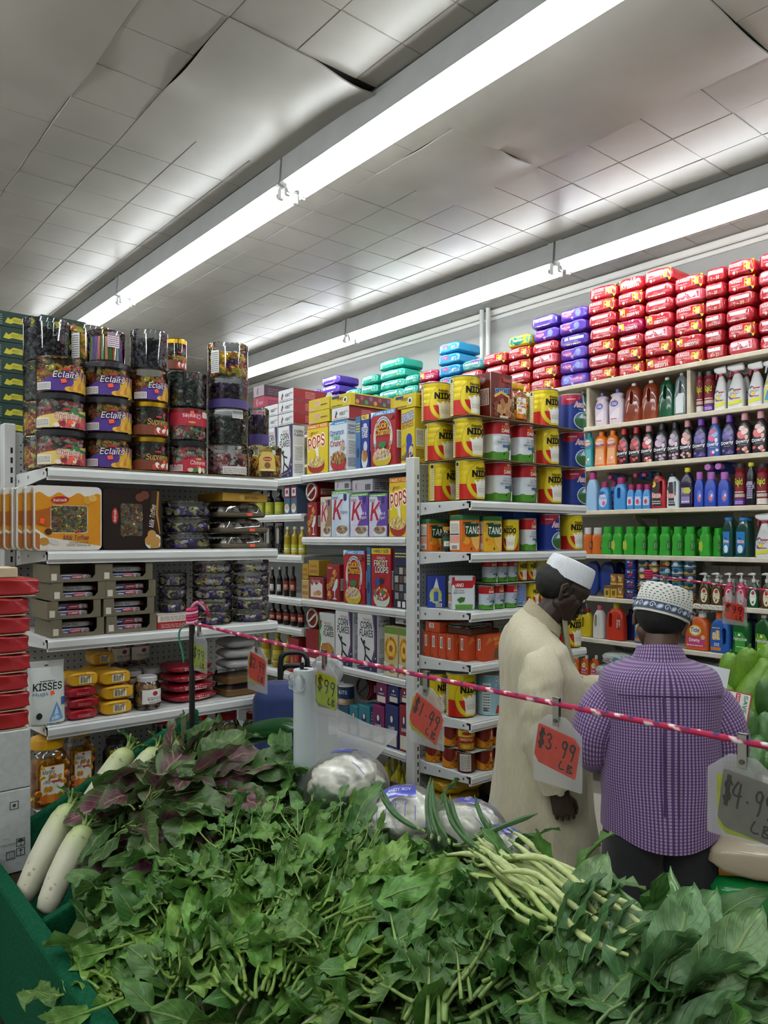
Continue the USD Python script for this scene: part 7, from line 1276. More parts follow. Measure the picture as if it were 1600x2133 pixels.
for i,px in enumerate((1323,1354,1390,1423,1458,1493)):
 y,_=on_x(px,WX+.2);thing('green_detergent',f'bright green detergent bottle lying at the back with cap forward, {NTH[i]}',B,(WX+.41,y,WZ[4]+.15),0,DG,rot=(0,-90,0),of=k_g1)
 thing('green_detergent',f'bright green detergent bottle standing at the back, {NTH[i]}',B,(WX+.22,y,WZ[4]+.001),-90,DG,sc=(1,1,.58),of=k_g2)
wput(k_g2,'green_detergent','green detergent bottle with orange label beside the teal cleaners',B,1483,1501,4,1100,.06,DG)
for i,(a,b)in enumerate(((1503,1526),(1530,1560))):wput(k_mc,'teal_cleaner',f'teal cleaner bottle with blue cap, {["left", "right"][i]} of the front pair',B,a,b,4,1078,.02,CG2)
wput(k_mc,'teal_cleaner','teal cleaner bottle with blue cap behind the front pair',B,1545,1567,4,1079,.12,CG2);wput(k_sho,'spray_bottle','white trigger spray bottle beside the teal cleaners',B,1571,1604,4,1069,.02,CG2)
g=Geo();g.add(pillow(.26,.12,.24,81,.12,ex=4.),'1d3a86',True);kb=kind('blue_food_bag',.26,.12,.24);part(kb,'bag',g,'film')
wput(kb,'pet_food_bag','shiny blue pet food bag, left one','bag',1217,1246,5,1170,.1,'blue pet food bags');wput(kb,'pet_food_bag','shiny blue pet food bag, right one','bag',1246,1278,5,1172,.12,'blue pet food bags')
wput(kb,'pet_food_bag','shiny blue pet food bag at the back of the shelf','bag',1262,1300,5,1172,.26,'blue pet food bags')
for r_ in range(2):
 for c,(a,b)in enumerate(((1258,1270),(1271,1285),(1286,1298))):
  if r_==1 and c==0:continue
  k=k_pty if(r_==0 and c<2)else k_pet;w,d,h=DIM[k];y0,_=on_x(a,WX+.02);y1,Zc=on_x(b,WX+.02);t_=thing('pet_food_tin',f"small {'yellow' if k == k_pty else 'brown'} pet food carton, {NTH[c]} in the {['lower', 'upper'][r_]} row",'carton',(WX+.05,(y0+y1)/2,WZ[5]+.001+r_*.084),-90,'small pet food cartons',sc=((y0-y1)/w,1,.083/h),of=k)
for r_ in range(4):
 a,b=1302,1327;w,d,h=DIM[k_blc];y,Zc=on_x(1314.5,WX+.06);s_=12.5*Zc/F/(w/2);thing('blue_can',f"blue pet food can, {['bottom', 'second', 'third', 'top'][r_]} in the tall stack",'can',(WX+.065,y,WZ[5]+.001+r_*.068),-80,'stacked blue pet food cans',sc=(s_,s_,.0672/h),of=k_blc)
for c,(px,n)in enumerate(((1341,6),(1363,6),(1386,6),(1411,6),(1437,6))):
 y,Zc=on_x(px,WX+.06)
 for r_ in range(n):
  k=k_tu[(r_*2+c*3+r_//3)%5];w,d,h=DIM[k];s_=11.5*Zc/F/(w/2);thing('fish_tin',f"flat {['blue', 'teal and gold', 'gold', 'pale teal', 'navy'][(r_ * 2 + c * 3 + r_ // 3) % 5]} fish tin, {NTH[r_]} up in the {NTH[c]} stack",'tin',(WX+.062+.004*((r_+c)%2),y,WZ[5]+.001+r_*.0455),-80+20*((r_*3+c)%3),'stacks of flat fish tins',sc=(s_,s_,.045/h),of=k)
for i,(a,b,k)in enumerate(((1454,1476,k_pb),(1479,1502,k_pb),(1506,1527,k_pp),(1531,1552,k_pp),(1556,1578,k_pg),(1584,1606,k_pb))):
 wput(k,'pump_soap',f"{'brown' if k == k_pb else 'rose' if k == k_pp else 'green'} pump soap bottle, {NTH[i]} in the front row",B,a,b,5,1190,.02,'pump soap bottles',10);wput(k_pp if 2<=i<=4 else k_pb,'pump_soap',f"pump soap bottle in the back row, {NTH[i]} along",B,a+8,b+8,5,None,.12,'pump soap bottles',10)
g0=packbox('white_soap_box',.16,.12,.06,'b4b0a8',lambda p,w,h:(p.rect(w*.9,h*.1,w*.96,h*.2,'2a2a2a'),[p.rect(w*(.12+.14*i),0,w*(.125+.14*i),h,'9a968e')for i in range(6)]))
for i,(a,b)in enumerate(((1457,1492),(1493,1527),(1528,1561))):
 y0,_=on_x(a,WX+.2);y1,Zc=on_x(b,WX+.2);thing('soap_carton',f'long pale carton lying behind the pump soaps, {NTH[i]} from the fish tins','carton',(WX+.30,(y0+y1)/2,WZ[5]+.182),-90,'pale cartons behind the pump soaps',sc=((y0-y1)/.16,1,1),of=g0);thing('soap_carton',f'pale carton standing below the upper ones behind the pump soaps, {NTH[i]}','carton',(WX+.32,(y0+y1)/2,WZ[5]+.001),-90,'pale cartons behind the pump soaps',sc=((y0-y1)/.16,.8,3.0),of=g0)
for k,n_,l,a,b,t_,dx in((k_ye,'yellow_jug','yellow detergent jug with red cap',1206,1230,1265,.03),(k_wh,'white_jug','white jug with pink cap',1233,1256,1259,.02),(k_ro,'red_orange_jug','large red orange detergent jug',1260,1297,1252,.02),(k_nv,'navy_jug','dark navy jug in the shade behind',1298,1322,1268,.12),(k_al2,'blue_jug','blue jug with yellow cap left of the knitted cap',1319,1347,1262,.02),(k_nv,'navy_jug','dark navy jug behind the knitted cap',1352,1384,1266,.05),(k_tid,'orange_jug','large orange detergent jug right of the knitted cap',1424,1474,1270,.02),(k_all,'blue_jug','large blue jug with orange cap',1476,1519,1274,.02),(k_pa1,'dish_soap','dark green dish soap bottle with mid green label',1523,1561,1278,.02),(k_pa2,'dish_soap','dark green dish soap bottle with lime label',1569,1607,1280,.02),(k_nv,'navy_jug','dark navy jug behind the dish soaps',1545,1580,1275,.2)):
 wput(k,n_,l,B,a,b,6,t_,dx,DG)
for i,(a,b)in enumerate(((1188,1205),(1208,1225),(1228,1245))):wput(k_tid,'orange_jug',f'orange jug on the low wall shelf, {NTH[i]} from the end shelves',B,a,b,7,1362,.04,DG)
k_wb=soft('white_teal_bag',.3,.25,.1,'b8c0c0',lambda p,w,h:(p.pts([(-w*.2,h*.2),(w*.3,h*.1),(w*.34,h*.8),(0,h*.7)],'5aa0a8'),p.small(-w*.4,h*.3,-w*.15,h*.6,'a83a4a',2)),91,3.5,.2)
for i,(px,z,r_)in enumerate(((1286,0,2),(1362,0,-3),(1300,.1,4),(1438,0,3),(1376,.1,-3),(1516,0,2),(1472,.1,-3))):
 y,_=on_x(px,WX+.14);thing('white_teal_bag',f'white and teal plastic bag on the low wall shelf, {NTH[i]} from the orange jugs','bag',(WX+.14,y,WZ[7]+.001+z*.98),-90+r_,'white and teal bags',sc=(.8,1,.95),of=k_wb)
 # the vegetable stand
HX0,HZ0,HS=.52,.93,.47
def bed(px,py,lift=0.):
 a,b=ray(px);v=(py-HY)/F;Z=(EYE-HZ0-lift+HS*HX0)/(v+HS*a);return np.array([a*Z,b*Z,EYE-v*Z])
FELT='15563a'
r=thing('vegetable_stand','sloping vegetable stand with dark green felt boards','stand',(0,0,0))
def board(p0,p1,h0,h1,t,name='board',up=.0):
 """an upright board from p0 to p1 (x, y, top z), h = how far it goes down"""
 p0,p1=np.array(p0,float),np.array(p1,float);d=(p1-p0)[:2];L=np.hypot(*d);n=np.array([-d[1],d[0]])/L*t/2
 V=[]
 for p,h in((p0,h0),(p1,h1)):
  for s in(-1,1):V+=[(p[0]+s*n[0],p[1]+s*n[1],p[2]-h),(p[0]+s*n[0]*.8,p[1]+s*n[1]*.8,p[2]),(p[0]+s*n[0],p[1]+s*n[1],p[2]-.006)]
 m=trimesh.convex.convex_hull(np.array(V));g=Geo();g.add(m,FELT);return part(r,name,g,'felt')
BX=.495
board((BX,2.42,.935),(BX,.25,.935),.32,.32,.042,'front_board')
board((BX+.024,2.42,.94),(1.16,2.42,1.24),.4,.6,.03,'end_board');board((BX+.024,.23,.94),(1.16,.23,1.24),.4,.6,.03,'end_board');board((1.16,2.4,1.13),(1.16,.25,1.13),.4,.4,.03,'back_board')
board((BX+.024,1.915,.915),(1.14,1.915,1.13),.2,.35,.028,'divider');board((BX+.024,1.02,.9),(1.14,1.02,1.13),.2,.35,.028,'divider');board((BX+.024,.62,.9),(1.14,.62,1.13),.2,.35,.028,'divider')
g=Geo();g.add((np.array([[BX,.25,.70],[1.14,.25,.98],[1.14,2.4,.98],[BX,2.4,.70],[BX,.25,.66],[1.14,.25,.94],[1.14,2.4,.94],[BX,2.4,.66]]),BOXQ[:,::-1]),FELT);part(r,'bed',g,'felt')
for x,y in((.54,.3),(.54,2.36),(1.1,.3),(1.1,2.36)):g=Geo();g.add(bx(x-.03,y-.03,0,x+.03,y+.03,.7 if x<1 else.94),'3a3a34');part(r,'leg',g,'wood')
mat('leaf',{'a':('attribute',{'attribute':'col'}),'l':('attribute',{'attribute':'lf'}),'s':('separate_xyz',{}),'ab':('math',{'math_type':'absolute'}),'mr':('map_range',{'from_min':.025,'from_max':.09,'to_min':1.,'to_max':0.,'clamp':True}),'m1':('math',{'math_type':'multiply_add','value2':-.42,'value3':0.}),'m2':('math',{'math_type':'multiply','value2':44.}),'sn':('math',{'math_type':'sine'}),'mr2':('map_range',{'from_min':.86,'from_max':1.,'to_min':0.,'to_max':.6,'clamp':True}),'mx':('math',{'math_type':'maximum'}),'cl':('math',{'math_type':'multiply','value2':.5}),'tc':('texture_coordinate',{}),'n':('noise_texture',{'scale':55.,'detail':4}),'nr':('map_range',{'from_min':.3,'from_max':.7,'to_min':.62,'to_max':1.15}),'mc':('mix_color',{'blend_type':'multiply','fac':1.}),'vc':('mix_color',{'b':tuple(C('9db56a'))}),'oi':('object_info',{}),'hr':('map_range',{'to_min':.484,'to_max':.512}),'hs':('hsv',{'saturation':1.0}),'bp':('bump',{'strength':.5,'distance':.003}),'p':('principled_bsdf',{'roughness':.38}),'t':('translucent_bsdf',{}),'x':('mix_closure',{'fac':.22})},[('l.vector','s.vector'),('s.y','ab.value1'),('ab.value','mr.value'),('ab.value','m1.value1'),('s.x','m1.value3'),('m1.value','m2.value1'),('m2.value','sn.value1'),('sn.value','mr2.value'),('mr.result','mx.value1'),('mr2.result','mx.value2'),('mx.value','cl.value1'),('tc.object','n.vector'),('n.fac','nr.value'),('a.color','mc.a'),('nr.result','mc.b'),('mc.result','vc.a'),('cl.value','vc.fac'),('oi.random','hr.value'),('hr.result','hs.hue'),('vc.result','hs.color'),('hs.color','p.base_color'),('hs.color','t.color'),('mx.value','bp.height'),('bp.normal','p.normal'),('p.BSDF','x.closure1'),('t.BSDF','x.closure2')],'x.closure')
def leaf(q,L,W,shape,bend=.6,cup=.25,ruf=.05,twist=.45,stem=.08,sr=.0022,col='3f6a34',mid=None,scol='7f9a4a',ns=13,nw=9):
 """a leaf along +x with its stalk from the origin: (geometry) colours by column"""
 u=np.linspace(0,1,ns);v=np.linspace(-1,1,nw)
 prof={'oval':np.sin(np.pi*np.clip(u,.02,.985)**.72)**.75,'long':np.sin(np.pi*np.clip(u,.04,.98)**.9)**.6*(.72+.28*u),'heart':np.where(u<.12,.55+3.6*u,1)*(1-np.clip(u,0,1)**2.4)**.8+.02,'lobe':(1-u**3)**.7*(.72+.28*np.cos(u*17))+.03}[shape]
 U,Vv=np.meshgrid(u,v,indexing='ij');w=W/2*prof[:,None]*(1+(.12*np.sin(U*23+2)if shape=='lobe' else 0))
 a1,a2,ph=q.uniform(.8,1.2),q.normal(0,.25),q.uniform(0,6,4)
 th=bend*a1*u;dx=np.cumsum(np.r_[0,np.cos(th[:-1])])*L/(ns-1);dz=-np.cumsum(np.r_[0,np.sin(th[:-1])])*L/(ns-1)
 tw=twist*a2*4*U;yy=Vv*w;zz=cup*np.abs(Vv)**1.6*w*q.uniform(-.5,1.3)+1.7*ruf*W*np.abs(Vv)**1.6*(np.sin(U*12+ph[0]+2*Vv)+.7*np.sin(U*25+ph[1]-3*Vv))+.05*W*np.sin(U*17+ph[3])*np.cos(Vv*4+ph[2])+.02*W*np.sin(U*6+Vv*3+ph[2])
 Y=yy*np.cos(tw)-zz*np.sin(tw);Zl=yy*np.sin(tw)+zz*np.cos(tw);P=np.stack([stem+dx[:,None]+Zl*np.sin(th)[:,None],Y,dz[:,None]+Zl*np.cos(th)[:,None]],-1)
 f=np.array([(i*nw+j,(i+1)*nw+j,(i+1)*nw+j+1,i*nw+j+1)for i in range(ns-1)for j in range(nw-1)])
 c0=C(col);g=Geo();K=np.broadcast_to(c0,(ns,nw,3)).copy()
 if mid is not None:
  k=np.clip(1.25-np.abs(Vv)*1.25-.5*np.abs(U-.5),0,1)[...,None]**.8;K=K*(1-k)+C(mid)*k
 g.add((P.reshape(-1,3),f),(.5,.5,.5),True,leaf=np.stack([U,Vv,0*U],-1).reshape(-1,3));g.K[-1]=K.reshape(-1,3)
 t=np.linspace(0,1,5);sp=np.stack([stem*t,0*t,.18*stem*np.sin(np.pi*t)*q.uniform(-1,1)],-1);m=tube(np.vstack([sp,P[3,nw//2][None],P[6,nw//2][None]]),[sr*1.3,sr*1.2,sr*1.1,sr,sr*.95,sr*.6,sr*.25],5)
 g.add(m,scol,True,leaf=np.full((len(m[0]),3),9.));return g
def xform(g,M):
 for i in range(len(g.V)):g.V[i]=g.V[i]@M[:3,:3].T+M[:3,3];n=g.N[i]@M[:3,:3].T;g.N[i]=n/np.maximum(np.linalg.norm(n,axis=1,keepdims=True),1e-9)
 return g
def bunch(name,seed,n,lf,spread=.5,lay=.05,tall=.35,base=.16,roots=None):
 """leaves fanning from a tied foot at the origin towards +x, lying on a bed (+z up)"""
 k=klass(name);q=np.random.default_rng(seed)
 for i in range(n):
  o=lf(q);L,W,shape,kw=o;a=q.normal(0,spread);e=q.normal(.03,tall*.42);x=q.uniform(0,base);kw['stem']=kw['stem']*q.uniform(.25,.75)
  g=leaf(q,L,W,shape,**kw);M=TR((x*math.cos(a),x*math.sin(a)+q.normal(0,.012),.012+lay*q.random()),rx=q.normal(0,40),ry=-math.degrees(e),rz=math.degrees(a));part(k,'leaf',xform(g,M),'leaf',leaf=True)
 if roots:g=Geo();g.add(tube(spline([(.02,0,.01),(-.05,.01,.012),(-.1,.03,.0),(-.13,.025,-.01)],10),np.linspace(.007,.0015,10),6),roots,True);part(k,'root',g,'veg')
 return k
G1,G2,G3,G4='558238','6b9c42','41702f','82b04e'
k_am=[bunch('amaranth_bunch',200+i,20,lambda q:(q.uniform(.12,.175),q.uniform(.085,.12),'oval',dict(bend=q.uniform(.2,1.2),cup=.3,ruf=.03,stem=q.uniform(.06,.14),col=q.choice(['4c7038','55793c','446434']),mid=['7a2e58','8a3866','6a2a4c',None,None][q.integers(5)],scol='7a9a4c')),.75,.07,tall=.5)for i in range(2)]
k_mu=[bunch('mustard_green_bunch',210+i,22,lambda q:(q.uniform(.15,.22),q.uniform(.07,.11),'long',dict(bend=q.uniform(.2,1.3),cup=.35,ruf=.1,stem=q.uniform(.1,.18),sr=.0038,col=q.choice([G1,G2,G2,G4]),scol='86a84c')),.38,.08,tall=.25,roots='b8b890')for i in range(3)]
k_sp=[bunch('leafy_green_bunch',220+i,26,lambda q:(q.uniform(.075,.12),q.uniform(.06,.09),'oval',dict(bend=q.uniform(.3,1.6),cup=.3,ruf=.06,stem=q.uniform(.1,.2),sr=.0026,col=q.choice([G1,'5a8a3a',G3]),scol='7a9c48')),.5,.09,tall=.35)for i in range(2)]
k_cr=[bunch('cress_bunch',230+i,34,lambda q:(q.uniform(.035,.06),q.uniform(.022,.036),'oval',dict(bend=q.uniform(.2,1.2),cup=.3,ruf=.05,stem=q.uniform(.06,.22),sr=.0018,col=q.choice(['628e44','70a048','527e3c']),scol='86a850',ns=7,nw=5)),.45,.08,tall=.4)for i in range(2)]
k_pk=[bunch('pumpkin_leaf_bunch',240+i,13,lambda q:(q.uniform(.09,.14),q.uniform(.1,.14),'lobe',dict(bend=q.uniform(.2,1.1),cup=.25,ruf=.06,stem=q.uniform(.1,.2),sr=.0042,col=q.choice([G3,'4a7636','58843e']),scol='8aa85a',ns=13,nw=9)),.6,.08,tall=.4)for i in range(2)]
k_br=[bunch('broad_leaf_bunch',250+i,14,lambda q:(q.uniform(.14,.2),q.uniform(.07,.11),'heart',dict(bend=q.uniform(.2,.9),cup=.3,ruf=.025,stem=q.uniform(.06,.16),sr=.003,col=q.choice(['658f5a','56834e','729a64','4a7242']),scol='7f9f62')),.55,.07,tall=.45)for i in range(2)]
def lay_bunch(k,name,label,p0,p1,lift=0.,s=1.0,group=None,cat='greens'):
 if cat=='greens':lift-=.058;s*=1.0 if name[:2]=='am' else.74
 A=bed(*p0,lift=lift);B_=bed(*p1,lift=lift);x=B_-A;x/=np.linalg.norm(x);up=np.array([-HS,0,1.]);up/=np.linalg.norm(up);y=np.cross(up,x);y/=np.linalg.norm(y);z=np.cross(x,y)
 M=np.eye(4);M[:3,0],M[:3,1],M[:3,2],M[:3,3]=x*s,y*s,z*s,A
 if cat=='greens':
  o=(A+B_)/2-x*.17*s;tip=o[0]+x[0]*.42*s;o+=(min(0,(1.17 if name[:3]=='bro' else 1.09)-tip)+max(0,.58-tip))*np.array([1,0,HS]);M[:3,3]=o
 return thing(name,label,cat,group=group,of=k,M=M)
q=np.random.default_rng(5);g=Geo();nx,ny=20,60
X,Y=np.meshgrid(np.linspace(.535,1.15,nx),np.linspace(.26,1.895,ny),indexing='ij');Zb=HZ0+HS*(X-HX0)-.055+.05*(meshkit.fbm(np.stack([X*11,Y*11,0*X],-1),3,4)-.5)-.06*np.exp(-((X-.53)/.04)**2)
V=np.stack([X,Y,Zb],-1).reshape(-1,3);f=np.array([(i*ny+j,(i+1)*ny+j,(i+1)*ny+j+1,i*ny+j+1)for i in range(nx-1)for j in range(ny-1)]);g.add((V,f),'24401f',True)
LV=[]
for i in range(14):LV.append(leaf(q,q.uniform(.07,.13),q.uniform(.045,.075),['oval','long'][i%2],bend=q.uniform(.3,1.3),ruf=.07,stem=.02,col=[G1,G3,'4a7030','578038'][i%4],ns=7,nw=5))
for i in range(620):
 x,y=q.uniform(.56,1.15),q.uniform(.3,1.88);M=TR((x,y,HZ0+HS*(x-HX0)-.045+.03*q.random()),q.normal(0,35),q.normal(-15,30),q.uniform(0,360));o=LV[i%14]
 for V_,F_,N_,K_,L_ in zip(o.V,o.F,o.N,o.K,o.L):
  g.V.append(V_@M[:3,:3].T+M[:3,3]);g.N.append(N_@M[:3,:3].T);g.F.append(F_-F_.min()+g.n);g.K.append(K_);g.L.append(L_);g.n+=len(V_)
one('loose_leaves','heaped loose green leaves filling the stand under the bunches','greens',g,'leaf',kind='stuff');stage.GetPrimAtPath('/World/loose_leaves')
UsdGeom.PrimvarsAPI(stage.GetPrimAtPath('/World/loose_leaves')).CreatePrimvar('lf',Sdf.ValueTypeNames.Color3fArray,'vertex').Set(Vt.Vec3fArray.FromNumpy(np.vstack(g.L).astype(np.float32)))
AM,MU='bunches of purple veined amaranth','bunches of leafy greens on the stand'
for i,(p0,p1,lf_,s)in enumerate((((395,1690),(400,1520),.06,1.05),((380,1680),(250,1640),.05,1.1),((400,1690),(560,1640),.06,1.05),((370,1700),(280,1800),.03,1.1),((420,1700),(520,1760),.04,1.0),((450,1640),(580,1560),.05,1.0),((330,1700),(250,1860),.0,.95),((400,1640),(470,1560),.1,.9))):
 lay_bunch(k_am[i%2],'amaranth_bunch',['green and purple amaranth bunch with leaves pointing up to the shelves','amaranth bunch spreading left over the radishes','amaranth bunch reaching right towards the bag roll','amaranth bunch hanging down towards the felt divider','amaranth bunch next to the small leaved cress','amaranth bunch at the back beside the dark gourd','low amaranth bunch with purple leaves by the divider','small amaranth bunch on top of the others'][i],p0,p1,lf_,s,group=AM)
NM=['','crisp ','wilted ']
def many(ks,name,what,lst,cat='greens'):
 for i,(p0,p1,lf_,s,where)in enumerate(lst):lay_bunch(ks[i%len(ks)],name,f'{what} {where}',p0,p1,lf_,s,group=MU,cat=cat)
many(k_mu,'mustard_greens','long leaved mustard greens',[((640,2110),(760,1930),.03,1.05,'lying with pale stalks towards the camera'),((420,2090),(300,1960),.02,1.05,'spilling over the front board corner'),((400,2060),(480,1900),.04,1.1,'with the pale root at the front'),((560,2120),(560,1950),.05,1.1,'at the front centre of the heap'),((430,2000),(330,1850),.03,1.0,'below the amaranth and above the front board'),((720,2060),(860,1900),.05,1.1,'spreading towards the long beans'),((600,1990),(700,1830),.06,1.1,'in the middle of the heap'),((780,1900),(930,1750),.06,1.0,'with one long leaf under the okra pods'),((300,2120),(220,2010),.0,1.0,'at the lowest corner of the stand'),((840,2120),(700,2000),.02,1.0,'at the front beside the pumpkin leaves'),((500,2010),(640,1900),.07,.9,'topmost at the centre of the stand')])
many(k_sp,'leafy_greens','round leaved greens',[((480,1900),(330,1830),.05,1.1,'beside the felt divider'),((520,1880),(400,1780),.06,1.1,'just below the amaranth'),((560,1830),(470,1730),.06,1.0,'between amaranth and cress'),((640,1920),(560,1800),.07,1.1,'in the upper middle of the heap'),((350,1960),(240,1900),.04,1.1,'leaning over the front board'),((330,2040),(230,2080),.03,1.1,'hanging over the front board'),((700,1880),(800,1760),.05,1.1,'close to the netted cauliflowers'),((680,1990),(620,1880),.08,1.0,'with the large flat leaf')])
many(k_cr,'cress_bunch','small leaved cress bunch',[((640,1800),(600,1690),.06,1.1,'at the foot of the bag roll'),((700,1780),(690,1680),.06,1.1,'left of the first netted cauliflower'),((560,1760),(600,1680),.06,1.0,'touching the amaranth leaves'),((760,1810),(760,1720),.06,1.1,'below the second netted cauliflower'),((820,1830),(850,1740),.05,1.0,'right of the other cress'),((660,1840),(740,1760),.07,1.0,'lowest of the cress')])
many(k_pk,'pumpkin_leaves','pumpkin leaf bunch',[((980,2060),(1050,1900),.04,1.0,'with thick pale stalks in front'),((900,2110),(960,2000),.03,1.1,'at the bottom edge of the heap'),((1050,2100),(1150,1990),.03,1.1,'below the light stalks'),((1060,1980),(1130,1860),.05,1.0,'right below the long beans'),((930,1960),(1000,1850),.06,.9,'next to the mustard greens'),((1180,2110),(1240,2000),.03,1.0,'towards the broad leaves'),((1150,1960),(1210,1880),.05,.9,'behind the broad leaves')])
many(k_br,'broad_leaf_greens','broad pale green leaf bunch',[((1330,2060),(1480,1930),.03,1.1,'spread at the far corner'),((1420,2110),(1560,2010),.03,1.2,'nearest the frame corner'),((1280,2000),(1400,1910),.05,1.0,'right of the pumpkin leaves'),((1240,1960),(1330,1880),.05,.9,'under the green chillies'),((1300,2120),(1400,2050),.02,1.0,'at the bottom right'),((1480,2080),(1590,1940),.05,1.1,'standing up at the far edge'),((1200,2060),(1310,1990),.04,.95,'beside the thick stalks'),((1530,2120),(1620,2060),.03,1.1,'beyond the edge of the photo')])
g=Geo();g.add(tube(spline([bed(925,2130,.03),bed(945,2030,.04),bed(990,1975,.04),bed(1055,1960,.03)],14),np.linspace(.007,.005,14),8),'8aa85c',True);g.add(tube(spline([bed(975,1990,.04),bed(1010,1950,.045),bed(1055,1945,.03)],10),np.linspace(.006,.0045,10),8),'9ab84a',True);one('vine_stalk','thick pale green forked vine stalk lying on the pumpkin leaves','stalk',g,'veg')
for i,pts in enumerate((((985,1900),(1000,1870),(1020,1860),(1012,1880),(1024,1900),(1005,1905),(1000,1885)),((1022,1850),(1040,1862),(1030,1880),(1018,1868),(1034,1850)))):
 g=Geo();g.add(tube(spline([bed(x,y,.02+.006*(j%2))for j,(x,y)in enumerate(pts)],40),.0011,5),'a8c878',True);one('vine_tendril',f"pale curling vine tendril below the long beans, {['larger', 'smaller'][i]} one",'tendril',g,'veg')
q=np.random.default_rng(21);kbn=[]
for i in range(4):
 k=klass('long_bean');t=np.linspace(0,1,22);L=.34;P=np.stack([L*t,.03*np.sin(t*3+i)+.012*np.sin(t*9+2*i),.012*np.sin(t*5+i*1.7)-.03*t**2],-1);R=.0064*(.35+.65*np.clip(np.sin(np.pi*np.clip(t,.03,.97))*3,0,1))*(1+.1*np.sin(t*60));g=Geo();g.add(tube(P,R,7),'b9c682' if i<3 else 'a4ba6a',True);part(k,'pod',g,'veg');g=Geo();g.add(tube([P[0]+[.004,0,0],P[0]-[.012,0,-.004]],[.004,.0025],6),'6f8a44',True);part(k,'stem',g,'veg');kbn.append(k)
for i in range(46):
 a=q.uniform(0,1);p0=(930+110*q.random()+60*a,1745+40*q.random()+55*a);p1=(p0[0]+q.uniform(150,210),p0[1]+q.uniform(70,105));lay_bunch(kbn[i%4],'long_bean',f"pale green long bean, {['upper', 'middle', 'lower'][i % 3]} part of the bean pile beside the cream robed man",p0,p1,.02+.06*q.random(),.85,group=f"pale long beans, {['upper', 'middle', 'lower'][i % 3]} part of the pile",cat='bean')
k=klass('green_pod');t=np.linspace(0,1,16);P=np.stack([.19*t,.015*np.sin(t*3),.03*t**2],-1);g=Geo();g.add(tube(P,.0058*np.clip(np.sin(np.pi*np.clip(t,.06,.98))*2.2,0.1,1),6),'3f6336',30);part(k,'pod',g,'veg');g=Geo();g.add(tube([(0,0,0),(-.018,0,.004)],[.005,.003],6),'6f8a4a',30);part(k,'stem',g,'veg')
for i,(p0,p1,lf_)in enumerate((((870,1725),(800,1655),.07),((900,1740),(905,1650),.09),((915,1745),(912,1665),.1),((935,1750),(920,1690),.1),((985,1765),(940,1680),.1),((1000,1770),(960,1700),.1),((1060,1770),(1010,1695),.08),((1100,1800),(1040,1740),.08),((880,1730),(840,1700),.07),((1040,1790),(1000,1760),.1),((960,1760),(1040,1740),.1),((1120,1820),(1075,1775),.08))):
 lay_bunch(k,'green_pod',f'slim dark green pod between cauliflowers and long beans, {NTH[i]} from the bag roll',p0,p1,lf_-.05,.85,group='slim dark green pods',cat='pod')
k=klass('green_chilli');g=Geo();g.add(tube(np.stack([.1*t,.006*np.sin(t*3),.0*t],-1),.009*np.clip(np.sin(np.pi*np.clip(t**.7,.05,.985))*1.3,.06,1),8),'4f7a3c',True);part(k,'pod',g,'gloss');g=Geo();g.add(tube([(0,0,0),(-.03,.004,.008)],[.004,.0025],6),'5f7a40',True);part(k,'stem',g,'veg')
for i,(p0,p1)in enumerate((((1345,1905),(1285,1850)),((1440,1930),(1425,1885)),((1470,1960),(1430,1890)),((1300,1915),(1350,1900)),((1500,1985),(1450,1930)))):lay_bunch(k,'green_chilli',f'long green chilli at the back edge, {NTH[i]} from the beans',p0,p1,.01,1.3,group='green chillies at the back edge',cat='chilli')
k=klass('white_radish');pr=[(0,0),(.014,.002),(.025,.014),(.031,.05),(.035,.14),(.037,.24),(.036,.3),(.03,.335),(.02,.35),(.012,.356),(0,.357)];me=lathe(pr,22);v=np.array(me.vertices);v[:,0]+=.008*np.sin(v[:,2]*9);g=Geo();g.add(trimesh.Trimesh(v,me.faces,process=False),'c9c7a8',True);mat('radish_skin',{'tc':('texture_coordinate',{}),'s':('separate_xyz',{}),'r':('rgb_ramp',{'ramp':[(.0,tuple(C('c8c4ae'))),(.62,tuple(C('c9c8ae'))),(.95,tuple(C('a9b878')))]}),'m':('math',{'math_type':'multiply','value2':2.8}),'n':('noise_texture',{'scale':38.,'detail':5}),'nr':('map_range',{'from_min':.62,'from_max':.72,'to_min':0.,'to_max':.7,'clamp':True}),'x':('mix_color',{'b':tuple(C('6a5a3a'))}),'p':('principled_bsdf',{'roughness':.4})},[('tc.object','s.vector'),('s.z','m.value1'),('m.value','r.fac'),('r.color','x.a'),('tc.object','n.vector'),('n.fac','nr.value'),('nr.result','x.fac'),('x.result','p.base_color')],'p.BSDF');part(k,'root',g,'radish_skin')
q=np.random.default_rng(3)
for i in range(7):a=i*.9;g=Geo();g.add(tube(spline([(.008*math.cos(a),.008*math.sin(a),.352),(.014*math.cos(a),.014*math.sin(a),.375),(.03*math.cos(a),.03*math.sin(a),.39+.02*q.random())],6),[.006,.005,.004,.0035,.003,.0025],6),'8fa860',True);part(k,'leaf_stub',g,'veg')
for i in range(5):o=leaf(q,.06,.03,'lobe',bend=.8,ruf=.15,stem=.01,col='44703a',ns=9,nw=5);part(k,'small_leaf',xform(o,TR((0,0,.37),rz=72*i,ry=-40)),'leaf',leaf=True)
